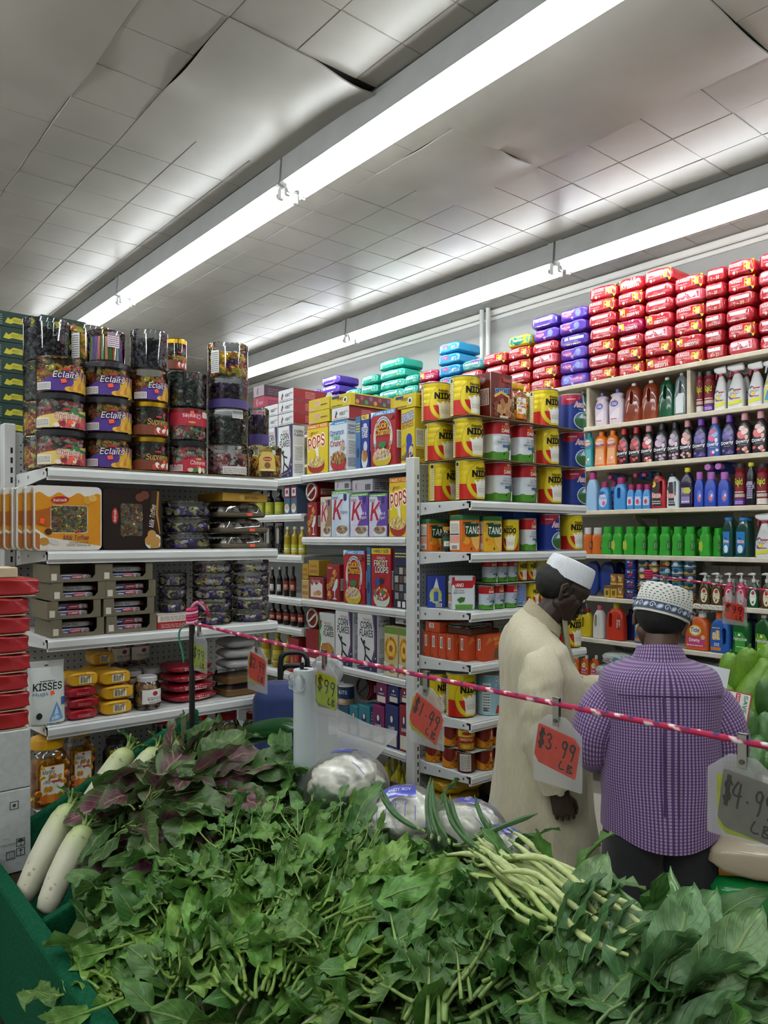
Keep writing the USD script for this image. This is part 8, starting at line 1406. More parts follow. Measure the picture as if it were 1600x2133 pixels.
for i,(p0,p1,ZA,ZB,w)in enumerate((((45,1880),(150,1675),1.97,2.1,'leftmost of the front three'),((92,1905),(180,1720),1.9,2.02,'middle of the front three'),((185,1835),(222,1690),1.97,2.1,'partly hidden by the amaranth'),((150,1740),(270,1560),2.2,2.32,'upper one beside the jelly jars'),((230,1700),(330,1560),2.14,2.27,'upright among the amaranth leaves'),((330,1660),(370,1540),2.25,2.3,'behind the tallest amaranth leaf'),((400,1640),(470,1550),2.22,2.32,'at the back with cut green stubs'))):
 A=at(*p0,ZA);B_=at(*p1,ZB);z=B_-A;L=np.linalg.norm(z);z/=L;x=np.cross([0,0,1.],z);x/=np.linalg.norm(x);y=np.cross(z,x);s=L/.357;M=np.eye(4);M[:3,0],M[:3,1],M[:3,2],M[:3,3]=x*s**.3*1.1,y*s**.3*1.1,z*s,A;thing('white_radish',f'long white radish, {w}','radish',group='white radishes in the first bin',of=k,M=M)
g=Geo();a,b=at(505,1535,2.42),at(625,1520,2.2);g.add(tube(np.linspace(a,b,12)+np.array([0,0,1.])*.01*np.sin(np.linspace(0,3,12))[:,None],.034*np.sqrt(np.clip(1-np.linspace(-1,.9,12)**6,.02,1)),14),'1f4a26',True);one('dark_gourd','smooth dark green gourd lying behind the bag roll','gourd',g,'gloss')
def cauli(seed):
 k=klass('netted_cauliflower');q=np.random.default_rng(seed);s=trimesh.creation.icosphere(4,.098);v=np.array(s.vertices);d=np.linalg.norm(v,axis=1,keepdims=True);n=v/d;vor=np.min(np.linalg.norm(n[:,None]-(lambda w:w/np.linalg.norm(w,axis=1,keepdims=True))(q.normal(size=(70,3)))[None],axis=2),axis=1);v=n*(.1-.018*vor/.3+.003*meshkit.noise(n*30,seed))[:,None];v[:,2]*=.8
 K=np.where((n[:,2]<-.1+.25*np.sin(3*np.arctan2(n[:,1],n[:,0])))[:,None],C('6f9468'),C('dcd9c8'));g=Geo();g.add(trimesh.Trimesh(v,s.faces,process=False),'dcd9c8',True);g.K[-1]=K;part(k,'head',g,'veg')
 w=n*(.108+.006*(meshkit.fbm(n*5,3,seed+1)-.5)+.001*meshkit.noise(n*40,3))[:,None];w[:,2]*=.82;wr=trimesh.Trimesh(w,s.faces,process=False);g=Geo();g.add(wr,'ffffff',True);part(k,'wrap',g,'clear_wrap')
 fm=drape(wr,2,1,.0012);p=Print(fm,cut=.02,cuty=.02,step=.0002)
 p.poly(affinity.rotate(sbox(-.035,-.022,.035,.026).buffer(.004),8),'3a44a8')
 for i in range(7):p.line([(-.07+.0225*i,-.075),(-.07+.0225*i,-.045)],.0016,'5a64b8')
 p.text('ANDY BOY',0,-.004,.014,'d8dcf0',w=.055,rot=8);p.text('PROUD OF',0,-.05,.008,'3a4498',w=.05);p.text('CAULIFLOWER',0,.045,.009,'3a4498',w=.07);part(k,'wrap_print',p.g,'film',kind='stuff')
 return k
kc=[cauli(31),cauli(37)]
for i,(px,py,Z,s,rz,w)in enumerate(((722,1638,1.9,1.0,30,'largest, right of the bag roll'),(842,1718,1.75,.95,-50,'second, below the largest one'),(975,1735,1.62,.8,20,'third, behind the slim pods'),(1045,1780,1.52,.62,70,'smallest, next to the cream robe'))):
 thing('netted_cauliflower',f'white cauliflower in printed clear film, {w}','cauliflower',at(px,py,Z),rz,'film wrapped cauliflowers',sc=s,of=kc[i%2],rot=([-8,10,0,12][i],[14,-6,10,0][i],rz))
 # the two men
def man_of(pts):return m3.Manifold.batch_hull([m3.Manifold.sphere(r,14).translate((x,y,z))for x,y,z,r in pts])
def chain(*p):return m3.Manifold.batch_boolean([man_of([p[i],p[i+1]])for i in range(len(p)-1)],m3.OpType.Add)
def smoothed(m,L,it=8):
 m=m.refine_to_length(L);a=m.to_mesh();t=trimesh.Trimesh(a.vert_properties[:,:3],a.tri_verts,process=True);trimesh.smoothing.filter_taubin(t,iterations=it);return t
def add_all(ms):return m3.Manifold.batch_boolean(ms,m3.OpType.Add)
def moved(t,M):t=t.copy();t.apply_transform(M);return t
def head_mesh():
 """face towards +x, up +z, the middle of the skull at the origin"""
 P=[man_of([(-.035,0,.012,.078),(.03,0,.022,.071)]),man_of([(.03,0,.02,.066),(.058,.018,-.028,.03),(.058,-.018,-.028,.03)]),man_of([(.0,.046,-.06,.026),(.0,-.046,-.06,.026),(.07,.012,-.108,.017),(.07,-.012,-.108,.017),(.03,.04,-.02,.03),(.03,-.04,-.02,.03)]),man_of([(.052,.036,-.03,.026),(.068,.012,-.085,.02),(.052,-.036,-.03,.026),(.068,-.012,-.085,.02)]),man_of([(.082,.03,.012,.011),(.088,0,.01,.012),(.082,-.03,.012,.011)]),man_of([(.09,0,.002,.008),(.117,0,-.04,.0105),(.1,0,-.046,.012)]),man_of([(.103,.014,-.044,.008),(.103,-.014,-.044,.008),(.09,0,-.05,.012)]),man_of([(.091,.016,-.074,.007),(.097,0,-.07,.0085),(.091,-.016,-.074,.007)]),man_of([(.09,.013,-.084,.007),(.094,0,-.084,.009),(.09,-.013,-.084,.007)])]
 for s in(-1,1):
  P+=[man_of([(-.012,s*.077,.012,.009),(-.028,s*.084,.004,.006),(-.024,s*.086,-.018,.006)]),man_of([(-.024,s*.086,-.018,.006),(-.014,s*.08,-.042,.008),(-.008,s*.075,-.03,.006)]),man_of([(.004,s*.077,-.014,.007),(-.01,s*.078,-.03,.006)])]
  P+=[man_of([(-.028,s*.085,.006,.005),(-.016,s*.082,.018,.006),(.0,s*.078,.01,.005)])]
 return smoothed(add_all(P),.0055,6)
def hand_mesh(s=1.0,curl=1.0,side=1):
 """fingers along -z, palm towards +y, thumb towards +x"""
 P=[man_of([(-.022,0,-.005,.018),(.02,0,-.005,.018),(-.03,0,-.075,.012),(.028,0,-.08,.013),(.0,-.003,-.045,.016)]),chain((.0,0,.06,.026),(0,0,0,.023))]
 for i,(x,L,r)in enumerate(((.03,.068,.0092),(.0105,.076,.0095),(-.0095,.071,.009),(-.028,.055,.008))):
  p=np.array([x,0,-.078]);q_=[(*p,r)];a=.35*curl
  for k,f_ in enumerate((.45,.32,.23)):a+=(.0,.75,.6)[k]*curl;p=p+L*f_*np.array([.04*(1.5-i),math.sin(a),-math.cos(a)]);q_.append((*p,r*(.96-.06*k)))
  P.append(chain(*q_))
 P.append(chain((.022,.004,-.02,.015),(.046,.016,-.05,.0115),(.05,.026,-.078,.0098),(.044,.036,-.1,.0085)));return moved(smoothed(add_all(P),.0042,6),TR(sc=s))
def cloth(secs,M=72,fold=.006,fs=(1,1,1),seed=1,n=60,cap=False,open_=None):
 """cloth round a path: sections (centre, half axis a, half axis b, exponent); returns mesh and (u, v) in metres"""
 from scipy.interpolate import PchipInterpolator
 c=np.array([q[0]for q in secs],float);A=np.array([q[1]for q in secs],float);B_=np.array([q[2]for q in secs],float);e=np.array([q[3]for q in secs],float);d=np.r_[0,np.cumsum(np.linalg.norm(np.diff(c,axis=0),axis=1))];t=np.linspace(0,d[-1],n)
 c,A,B_,e=(PchipInterpolator(d,q)(t)for q in(c,A,B_,e));V=[];U=[]
 for i in range(n):x,y=sup(e[i],M+1);a=np.linspace(0,1,M+1);x,y=sup(e[i],M);x=np.r_[x,x[0]];y=np.r_[y,y[0]];V.append(c[i]+x[:,None]*A[i]+y[:,None]*B_[i]);rr=(np.linalg.norm(A[:,None],axis=2).mean()+np.linalg.norm(B_[:,None],axis=2).mean())*np.pi;U.append(np.stack([(a-.75)*rr,np.full(M+1,t[i]),0*a],-1))
 V=np.array(V);N=V-c[:,None];N/=np.maximum(np.linalg.norm(N,axis=2,keepdims=True),1e-9);nz=meshkit.fbm(V*np.array(fs)*7+seed*3.1,3,seed)-.5;nz=np.concatenate([nz[:,:-1],nz[:,:1]],1);V=V+N*(fold*2*nz)[...,None]
 f=np.array([(i*(M+1)+j,i*(M+1)+j+1,(i+1)*(M+1)+j+1,(i+1)*(M+1)+j)for i in range(n-1)for j in range(M)]);P=V.reshape(-1,3)
 tm=np.vstack([f[:,[0,1,2]],f[:,[0,2,3]]]);a,b,cc=P[tm[:,0]],P[tm[:,1]],P[tm[:,2]]
 if(np.cross(b-a,cc-a)*N.reshape(-1,3)[tm[:,0]]).sum()<0:f=f[:,::-1]
 return P,f,np.array(U).reshape(-1,3)
def cadd(g,r,col):g.add((r[0],r[1]),col,True,leaf=r[2]);return g
ax=lambda a:np.array([a,0,0.]);ay=lambda a:np.array([0,a,0.])
zz=lambda a:np.array([0,0,a])
mat('linen',{'a':('attribute',{'attribute':'col'}),'tc':('texture_coordinate',{}),'mp':('mapping',{'scale':(60.,60.,9.)}),'n':('noise_texture',{'scale':3.,'detail':6,'roughness':.7}),'r':('map_range',{'from_min':.3,'from_max':.7,'to_min':.84,'to_max':1.06}),'m':('mix_color',{'blend_type':'multiply','fac':1.}),'b':('bump',{'strength':.25,'distance':.002}),'p':('principled_bsdf',{'roughness':.75,'sheen_weight':.15})},[('tc.object','mp.vector'),('mp.vector','n.vector'),('n.fac','r.value'),('a.color','m.a'),('r.result','m.b'),('m.result','p.base_color'),('n.fac','b.height'),('b.normal','p.normal')],'p.BSDF')
def stripes(axis,k):return{f's{k}':('math',{'math_type':'multiply','value2':2*math.pi/.0094}),f'n{k}':('math',{'math_type':'sine'}),f'g{k}':('map_range',{'from_min':-.25,'from_max':.25,'clamp':True})},[(f's.{axis}',f's{k}.value1'),(f's{k}.value',f'n{k}.value1'),(f'n{k}.value',f'g{k}.value')]
nd,lk={'l':('attribute',{'attribute':'lf'}),'s':('separate_xyz',{}),'m1':('mix_color',{'a':tuple(C('ab93b6')),'b':tuple(C('5e3a74'))}),'m2':('mix_color',{'b':tuple(C('33204e'))}),'h':('math',{'math_type':'multiply','value2':.62}),'p':('principled_bsdf',{'roughness':.7,'sheen_weight':.1})},[('l.vector','s.vector'),('g1.result','m1.fac'),('m1.result','m2.a'),('g2.result','h.value1'),('h.value','m2.fac'),('m2.result','p.base_color')]
for a_,k_ in(('x',1),('y',2)):q_=stripes(a_,k_);nd.update(q_[0]);lk+=q_[1]
mat('gingham',nd,lk,'p.BSDF')
K1='3a2a20';org=at(1137,HY,3.0);rz1=-39.5
t=thing('person','man in long cream robe and plain white cap looking down','person',(org[0],org[1],0),rz1)
Mh=TR((.070,0,1.628),ry=29);hd=moved(head_mesh(),Mh)
body=[to_man(hd),to_man(smoothed(chain((.035,0,1.56,.056),(-.01,0,1.5,.058),(-.04,0,1.42,.07),(-.03,0,1.1,.1),(-.02,0,.9,.1)),.02,4)),to_man(smoothed(add_all([chain((-.045,s*.12,1.36,.045),(-.072,s*.236,1.12,.04),(-.01,s*.24,.93,.028))if s<0 else chain((-.03,.12,1.36,.045),(.07,.22,1.14,.04),(.31,.11,1.21,.028))for s in(-1,1)]+[man_of([(-.04,-.12,1.36,.045),(-.04,.12,1.36,.045),(-.03,0,1.3,.08)])]),.015,4)),to_man(smoothed(add_all([chain((-.02,s*.09,.9,.085),(.0,s*.1,.48,.06),(-.02,s*.1,.08,.042),(-.02,s*.1,.06,.04))+man_of([(-.05,s*.1,.04,.04),(.1,s*.11,.03,.03),(.17,s*.11,.022,.022)])for s in(-1,1)]),.02,4)),to_man(moved(hand_mesh(.95,1.25),TR((-.002,-.242,.905),ry=-12,rz=-8))),to_man(moved(hand_mesh(.95,.6),TR((.33,.1,1.215),rx=0,ry=-100,rz=10)))]
g=Geo();g.add(add_all(body),K1,50);part(t,'body',g,'skin')
g=Geo()
for s in(-1,1):g.add(moved(trimesh.creation.icosphere(2,.0095),Mh@TR((.0815,s*.03,-.006))),'c8c0b4',True);g.add(moved(trimesh.creation.icosphere(1,.005),Mh@TR((.0895,s*.03,-.009))),'120c0a',True)
part(t,'eyes',g,'gloss')
g=Geo()
for s in(-1,1):g.add(moved(smoothed(man_of([(.084,s*.018,.017,.005),(.086,s*.034,.02,.005),(.072,s*.052,.014,.004)]),.006,2),Mh),'120d0b',True)
g.add(moved(smoothed(man_of([(.098,0,-.061,.0065),(.09,.026,-.069,.005),(.09,-.026,-.069,.005)]),.005,2),Mh),'15100d',True);part(t,'moustache_and_brows',g,'hair')
hair=add_all([man_of([(-.04,0,.012,.0835),(.02,0,.03,.072)])])-man_of([(.1,.1,-.1,.05),(.1,-.1,-.1,.05),(.03,.1,.2,.02),(.03,-.1,.2,.02),(.02,.12,-.2,.02),(.02,-.12,-.2,.02),(.2,0,.0,.05)])-man_of([(.0,.1,-.13,.05),(.0,-.1,-.13,.05),(-.2,0,-.14,.05)])
g=Geo();g.add(moved(smoothed(hair,.01,3),Mh),'0f0c0b',True)
for s in(-1,1):g.add(moved(smoothed(man_of([(.012,s*.07,.01,.009),(.01,s*.074,-.02,.006),(-.03,s*.07,-.0,.012)]),.008,2),Mh),'0f0c0b',True)
part(t,'hair',g,'hair')
def cap_mesh(r,h,ex=2.2):return loft([(0,r*1.06,r*.86,ex),(.002,r*1.065,r*.865,ex),(h*.55,r*1.03,r*.83,ex),(h*.86,r*.98,r*.79,ex),(h*.97,r*.93,r*.74,ex),(h,r*.84,r*.66,ex),(h*1.04,r*.45,r*.36,2),(h*1.05,.004,.004,2)],48)
g=Geo();g.add(moved(cap_mesh(.094,.078),Mh@TR((-.008,0,.038),ry=-4)),'d6d9de',40);part(t,'cap',g,'linen',label='plain white cloth cap')
RB='c6bea2';robe=cloth([((-.014,0,1.505),ax(.064)-zz(.06),ay(.066),2),((-.022,0,1.49),ax(.072)-zz(.058),ay(.078),2),((-.034,0,1.47),ax(.092)-zz(.05),ay(.115),2.1),((-.045,0,1.44),ax(.112)-zz(.03),ay(.172),2.3),((-.048,0,1.395),ax(.124)-zz(.012),ay(.202),2.5),((-.026,0,1.28),ax(.155),ay(.2),2.5),((-.018,0,1.12),ax(.17),ay(.196),2.4),((-.018,0,.96),ax(.182),ay(.2),2.4),((-.02,0,.76),ax(.202),ay(.215),2.3),((-.018,0,.5),ax(.225),ay(.235),2.3),((-.018,0,.44),ax(.228),ay(.238),2.3)],110,.027,(1.7,1.7,.32),4,110)
g=cadd(Geo(),robe,RB);rb_=part(t,'robe',g,'linen')
def sleeve(pts,rs,seed,col,m,name,fold=.007,flat=1.0):
 P=spline(pts,9);R=np.interp(np.linspace(0,1,9),np.linspace(0,1,len(rs)),rs);T=np.gradient(P,axis=0);S=[]
 for i in range(9):d=T[i]/np.linalg.norm(T[i]);u=np.cross(d,[1.,.2,0]);u/=np.linalg.norm(u);w=np.cross(u,d);S.append((P[i],u*R[i]*flat,w*R[i],2))
 part(t,name,cadd(Geo(),cloth(S,48,fold,(2.2,2.2,2.6),seed,44),col),m,leaf=True)
sleeve([(-.045,-.115,1.4),(-.06,-.2,1.31),(-.074,-.238,1.12),(-.042,-.245,1.0),(-.012,-.243,.918)],[.062,.082,.074,.064,.053],7,RB,'linen','sleeve',.014)
sleeve([(-.03,.115,1.4),(.02,.205,1.28),(.08,.22,1.15),(.2,.16,1.18),(.3,.115,1.21)],[.062,.08,.075,.066,.056],8,RB,'linen','sleeve',.014)
col_=cloth([((-.02,0,1.492),ax(.074)-zz(.06),ay(.079),2),((-.01,0,1.512),ax(.067)-zz(.06),ay(.07),2),((-.002,0,1.532),ax(.063)-zz(.06),ay(.066),2)],60,.001,n=8);M_=TR((0,0,0));g=cadd(Geo(),col_,'a89f80');part(t,'collar',g,'linen')
g=Geo();pl=[(x,-.012,z)for x,z in((.066,1.53),(.072,1.48),(.083,1.4),(.11,1.3),(.136,1.22))];V=np.array([(p[0]+.008,p[1]+d,p[2])for p in pl for d in(-.022,.018)]);V=np.vstack([V,V-[.02,0,0]]);f_=[(2*i,2*i+1,2*i+3,2*i+2)for i in range(4)]+[(2*i,2*i+2,2*i+12,2*i+10)for i in range(4)]+[(2*i+1,2*i+11,2*i+13,2*i+3)for i in range(4)];g.add((V,np.array(f_)),'a09878',True);part(t,'placket',g,'linen')
for s in(-1,1):part(t,'trouser_leg',cadd(Geo(),cloth([((-.0,s*.1,.75),ax(.1),ay(.1),2),((.0,s*.1,.4),ax(.095),ay(.09),2),((-.01,s*.1,.1),ax(.08),ay(.075),2)],40,.01,seed=9+s,n=30),'b9b6a8'),'linen')
for s in(-1,1):g=Geo();g.add(smoothed(man_of([(-.06,s*.1,.05,.048),(.1,s*.11,.035,.04),(.175,s*.11,.026,.03),(-.05,s*.1,.02,.025),(.17,s*.11,.014,.018)]),.015,3),'2a211b',True);part(t,'shoe',g,'satin')
g=Geo();g.add(tube([(-.006+.031*math.cos(a),-.242+.029*math.sin(a),.914+.012*math.cos(a))for a in np.linspace(0,2*np.pi,24)],.0045,6),'b9b4a8',True);g.add(cyl(.015,0,.006,16,.002),'c8c4b8',40,TR((-.006,-.272,.914),rx=90));part(t,'wrist_watch',g,'metal')
org=at(1374,HY,2.54);rz2=90-39.5-6
t=thing('person','man in purple checked shirt and white embroidered cap seen from behind','person',(org[0],org[1],0),rz2)
K2='5a4032';Mh=TR((.055,-.022,1.553),rx=11,ry=28,rz=-22);hd=moved(head_mesh(),Mh)
body=[to_man(hd),to_man(smoothed(chain((.02,-.01,1.49,.053),(-.0,0,1.42,.058),(.0,0,1.33,.08),(.0,0,1.0,.1),(0,0,.95,.09)),.02,4)),to_man(smoothed(add_all([chain((.0,s*.12,1.3,.045),(.025,s*.212,1.09,.042),(.21,s*.09,1.12,.03))for s in(-1,1)]+[man_of([(.0,-.12,1.3,.045),(.0,.12,1.3,.045),(.0,0,1.2,.09)])]),.015,4)),to_man(smoothed(add_all([chain((.0,s*.08,.86,.075),(.01,s*.1,.46,.055),(-.01,s*.1,.08,.042),(-.01,s*.1,.06,.04))+man_of([(-.04,s*.1,.04,.04),(.1,s*.11,.03,.03),(.17,s*.11,.022,.022)])for s in(-1,1)]),.02,4))]+[to_man(moved(hand_mesh(.95,.7),TR((.235,s*.075,1.125),ry=-95,rz=-s*20)))for s in(-1,1)]
g=Geo();g.add(add_all(body),K2,50);part(t,'body',g,'skin')
g=Geo()
for s in(-1,1):g.add(moved(trimesh.creation.icosphere(2,.0095),Mh@TR((.0815,s*.03,-.006))),'c8c0b4',True);g.add(moved(trimesh.creation.icosphere(1,.005),Mh@TR((.0895,s*.03,-.009))),'120c0a',True)
part(t,'eyes',g,'gloss');g=Geo();g.add(moved(smoothed(hair,.01,3),Mh@TR((-.004,0,-.008),sc=(1.0,1.0,1.0))),'0d0b0c',True);part(t,'hair',g,'hair')
g=Geo();cm=cap_mesh(.094,.1);Mc=Mh@TR((-.02,0,-.004),ry=-13,sc=(1.09,1.13,1.05));g.add(moved(cm,Mc),'cfd0c8',40);cp=part(t,'cap',g,'linen',label='white knitted cap with blue scroll band')
def capmap(xy,off):
 a=xy[:,0]/.092;z=xy[:,1];r=.094*(1.066-.036*np.clip(z/.055,0,1)-.05*np.clip((z-.055)/.031,0,1));x,y=np.sin(a),-np.cos(a);e=2/2.2;P=np.stack([np.sign(x)*np.abs(x)**e*r,np.sign(y)*np.abs(y)**e*r*.812,z],-1);N=P*[1,1.5,0];N/=np.linalg.norm(N,axis=1,keepdims=True);P=P+N*(off+.0012);return P@Mc[:3,:3].T+Mc[:3,3],N@Mc[:3,:3].T
p=Print(capmap,cut=.012,step=.0002);p.rect(-.29,.008,.29,.034,'46566a')
for i in range(14):
 x=-.28+.0415*i;p.line([(x+.009*math.cos(b)*(1-b/9),.021+.011*math.sin(b)*(1-b/9))for b in np.linspace(0,7.5,18)],.0024,'d6d8dc');p.ell(x+.021,.021,.011,.0075,'8fa0c0',35);p.ell(x+.021,.021,.0065,.004,'d6d8dc',35)
p.rect(-.29,.0345,.29,.0362,'d6d8d4')
part(cp,'scroll_band',p.g,'matte',kind='stuff');p=Print(capmap,cut=.012)
for r_ in range(8):
 for i in range(58):p.ell(-.288+.01*i+.005*(r_%2),.041+.0055*r_,.0021,.0016,'4a4a44',0,2)
part(cp,'knit_holes',p.g,'matte',kind='stuff')
shirt=cloth([((.012,0,1.455),ax(.062),ay(.066),2),((.004,0,1.43),ax(.075),ay(.085),2),((.0,0,1.415),ax(.09),ay(.13),2.1),((-.004,0,1.385),ax(.11),ay(.183),2.3),((-.004,0,1.33),ax(.125),ay(.198),2.5),((.0,0,1.2),ax(.14),ay(.19),2.5),((.0,0,1.06),ax(.142),ay(.192),2.5),((.0,0,.95),ax(.15),ay(.188),2.4),((-.0,0,.88),ax(.155),ay(.19),2.3),((.0,0,.845),ax(.156),ay(.19),2.3)],110,.008,(1.4,1.4,.35),14,90)
for i in range(len(shirt[0])):
 v=shirt[0][i]
 if v[2]<.97:w=(.97-v[2])/.125;v[2]+=w*(.02-.035*max(0,1-(v[1]/.15)**2))
part(t,'shirt',cadd(Geo(),shirt,'ffffff'),'gingham',leaf=True)
for s in(1,-1):sleeve([(.0,s*.11,1.315),(.005,s*.188,1.23),(.025,s*.212,1.1),(.12,s*.165,1.1),(.2,s*.1,1.12)],[.06,.082,.075,.066,.052],20+s,'ffffff','gingham','sleeve',.009)
part(t,'collar',cadd(Geo(),cloth([((.002,0,1.42),ax(.082),ay(.094),2),((.006,0,1.44),ax(.076)-zz(.008),ay(.082),2),((.014,0,1.466),ax(.068)-zz(.014),ay(.071),2)],60,.001,n=10),'ffffff'),'gingham',leaf=True)
g=Geo();bm=trimesh.Trimesh(shirt[0],np.vstack([shirt[1][:,[0,1,2]],shirt[1][:,[0,2,3]]]),process=False);fm=lambda yz:np.array([[np.interp(z_,[.9,1.3,1.36,1.385],[-.15,-.128,-.12,-.105])*(1-.16*(abs(y_)/.2)**2.6)-.006,y_,z_]for y_,z_ in yz])
g.add(tube(fm([(y_,1.325)for y_ in np.linspace(-.16,.16,21)]),.0022,5),'3a2450',True)
for y_ in(-.022,.022):g.add(tube(fm([(y_,z_)for z_ in np.linspace(1.32,.95,14)]),.0026,5),'4a3060',True)
part(t,'yoke_seams',g,'matte',kind='stuff')
for s in(-1,1):part(t,'trouser_leg',cadd(Geo(),cloth([((.0,s*.08,.9),ax(.125),ay(.098),2.2),((.0,s*.09,.74),ax(.122),ay(.097),2.2),((.0,s*.1,.46),ax(.095),ay(.085),2),((.0,s*.1,.09),ax(.085),ay(.075),2)],48,.008,seed=30+s,n=40),'15171c'),'linen')
for s in(-1,1):g=Geo();g.add(smoothed(man_of([(-.06,s*.1,.05,.048),(.1,s*.11,.035,.04),(.175,s*.11,.026,.03),(-.05,s*.1,.02,.025),(.17,s*.11,.014,.018)]),.015,3),'17151a',True);part(t,'shoe',g,'satin')
# rope, price tags, bag roll, cart
def rope(A,B_,sag,name,label,r=.0052):
 n=420;t=np.linspace(0,1,n);P=A+(B_-A)*t[:,None];P[:,2]-=sag*4*t*(1-t);L=np.linalg.norm(B_-A);V,f=tube(P,r,8)
 k=np.repeat(np.arange(n),8);a=np.tile(np.arange(8),n);ph=k*L/n/.012*.5;st=np.floor((ph*2+a/8)%4);K=np.where((st==1)[:,None]&((a+k//3)%8<4)[:,None],C('e0d4d8'),np.where((st==3)[:,None]&((a+3)%8<3)[:,None],C('3a2a5a'),C('b01f4a')))
 g=Geo();g.add((V,f),'b01f4a',True);g.K[-1]=K;return one(name,label,'rope',g,'matte')
RX=1.1;ra,rb2=at(400,1297,2.45),at(1600,1545,1.1);rd=rb2-ra;rope(ra,rb2+rd*.2,.012,'rope','pink braided rope with white flecks strung across the vegetable stand')
def rz_(y):t_=(y-ra[1])/rd[1];return ra+rd*t_-np.array([0,0,.012*4*(t_/1.2)*(1-t_/1.2)])
g=Geo();g.add(tube([(ra[0],ra[1],.7),(ra[0],ra[1],ra[2]+.02)],.0095,12),'141415',40);one('black_pole','thin black pole holding the knotted end of the pink rope','pole',g,'satin')
e_=rb2+rd*.2;g=Geo();g.add(tube([(e_[0],e_[1]-.004,0),(e_[0],e_[1]-.004,e_[2]+.03)],.0095,12),'141415',40);one('black_pole','second thin black pole beyond the near end of the stand','pole',g,'satin')
g=Geo()
for i in range(5):g.add(tube([(ra[0]+.015*math.cos(a),ra[1]+.015*math.sin(a),ra[2]+.003+.01*i+.003*math.cos(a))for a in np.linspace(0,6.3,16)],.0055,6),'b8285a' if i%3 else 'd8a8b8',True)
for j,c in enumerate(('c06a88','d8c0c8','b01f4a')):g.add(tube(spline([ra+[0,0,.045],ra+[.012,-.012,.065],ra+[.03+.01*j,-.02,.06-.02*j]],8),.006,6),c,True)
g.add(tube(spline([ra+[0,0,-.005],ra+[-.03,.03,-.03],ra+[-.025,.02,-.09],ra+[-.02,.02,-.13]],12),.003,6),'2f8a6a',True);one('rope_knot','bundle of pink rope knotted round the black pole','rope',g,'matte')
HW={'$':([(.9,.8),(.5,.95),(.12,.75),(.45,.5),(.85,.28),(.45,.04),(.05,.2)],[(.35,1.15),(.3,-.15)],[(.62,1.15),(.55,-.15)]),'9':([(.85,.75),(.5,.95),(.15,.7),(.45,.45),(.8,.6),(.85,.85),(.7,.3),(.5,-.1)],),'2':([(.1,.75),(.45,.95),(.8,.7),(.4,.3),(.05,.02),(.5,.08),(.95,0)],),'.':([(.4,.3),(.48,.28)],),'1':([(.55,1),(.4,-.05)],),'4':([(.4,1.0),(.1,.4),(.85,.45)],[(.7,.95),(.55,-.1)]),'3':([(.15,.85),(.55,.98),(.75,.75),(.4,.55),(.8,.35),(.5,.0),(.1,.1)],),'L':([(.3,1),(.15,.05),(.8,.1)],),'B':([(.25,.95),(.15,0)],[(.2,.95),(.75,.8),(.3,.52),(.8,.25),(.15,0)])}
def write(p,s,x,y,h,w,rot=-12,pen=.0032):
 c,q=math.cos(math.radians(rot)),math.sin(math.radians(rot))
 for i,ch in enumerate(s):
  for st in HW.get(ch,()):
   P=np.array(st)*[w*.86,h]+[i*w,0];P=P if len(P)<3 else spline(np.c_[P,0*P[:,0]],14)[:,:2];P=P@np.array([[c,q],[-q,c]])+[x,y];p.line(P,pen,'17171a')
def tag(label,y,card,under,txt,tilt,cw,chh,cx=0.,cy=-.085,big=1.0,rz=0.,pos=None,unit=True,X=None,sc=1.0):
 o=rz_(y)if pos is None else pos;t=thing('price_tag',label,'price tag',(o[0],o[1],o[2]),-90+rz,'price tags hanging from the pink ropes',sc=sc);W,H=.055,.15
 T_=np.array([[1,0,0,0],[0,0,-1,0],[0,1,0,0],[0,0,0,1.]]);out=Polygon([(-.02,-.022),(.02,-.022),(W,-.05),(W,-H),(-W,-H),(-W,-.05)]).buffer(-.004).buffer(.004,3)
 for d,m_ in((-.0022,'clear'),(.0012,'frost')):p=Print(plane((0,d,0),(1,0,0),(0,0,1)));p.poly(out,'ffffff');part(t,'sleeve',p.g,m_)
 p=Print(plane((0,-.0004,0),(1,0,0),(0,0,1)),step=.00006);rot=lambda s_,a:affinity.translate(affinity.rotate(s_,a,origin=(0,0)),cx,cy);sh=sbox(-cw,-chh,cw,chh).difference(Polygon([(cw-.014,chh),(cw,chh),(cw,chh-.012)])).difference(Polygon([(-cw,-chh),(-cw+.012,-chh),(-cw,-chh+.012)])).buffer(-.004).buffer(.004,3)
 if under:p.poly(affinity.translate(rot(sh,tilt+9),-.004,-.004).intersection(out),under)
 p.poly(rot(sh,tilt).intersection(out),card);c,q=math.cos(math.radians(tilt)),math.sin(math.radians(tilt));n=len(txt);w=cw*1.8/n
 write(p,txt,cx+(-cw*.9)*c-(-.1*chh)*q,cy+(-cw*.9)*q+(-.1*chh)*c,chh*.8,w,tilt);write(p,'LB',cx+cw*.2*c+chh*.8*q,cy+cw*.2*q-chh*.8*c,chh*.4,cw*.34,tilt,.0026);part(t,'price_card',p.g,'card')
 g=Geo();g.add(bx(-.007,-.004,-.04,.007,-.0028,.012,.001),'a8a8a4');g.add(bx(-.007,.0028,-.03,.007,.004,.012,.001),'a8a8a4');g.add(bx(-.007,-.004,.0105,.007,.004,.012),'a8a8a4');g.add(cyl(.004,-.0012,.0012,10),'6a6a68',40,TR((0,-.0045,-.03),rx=90));part(t,'clip',g,'metal');return t
def yat(px):
 u_=(px-400)/1200;return at(px,0,1/((1-u_)/2.45+u_/1.1))[1]
RED,YG='e84a35','b8c82a'
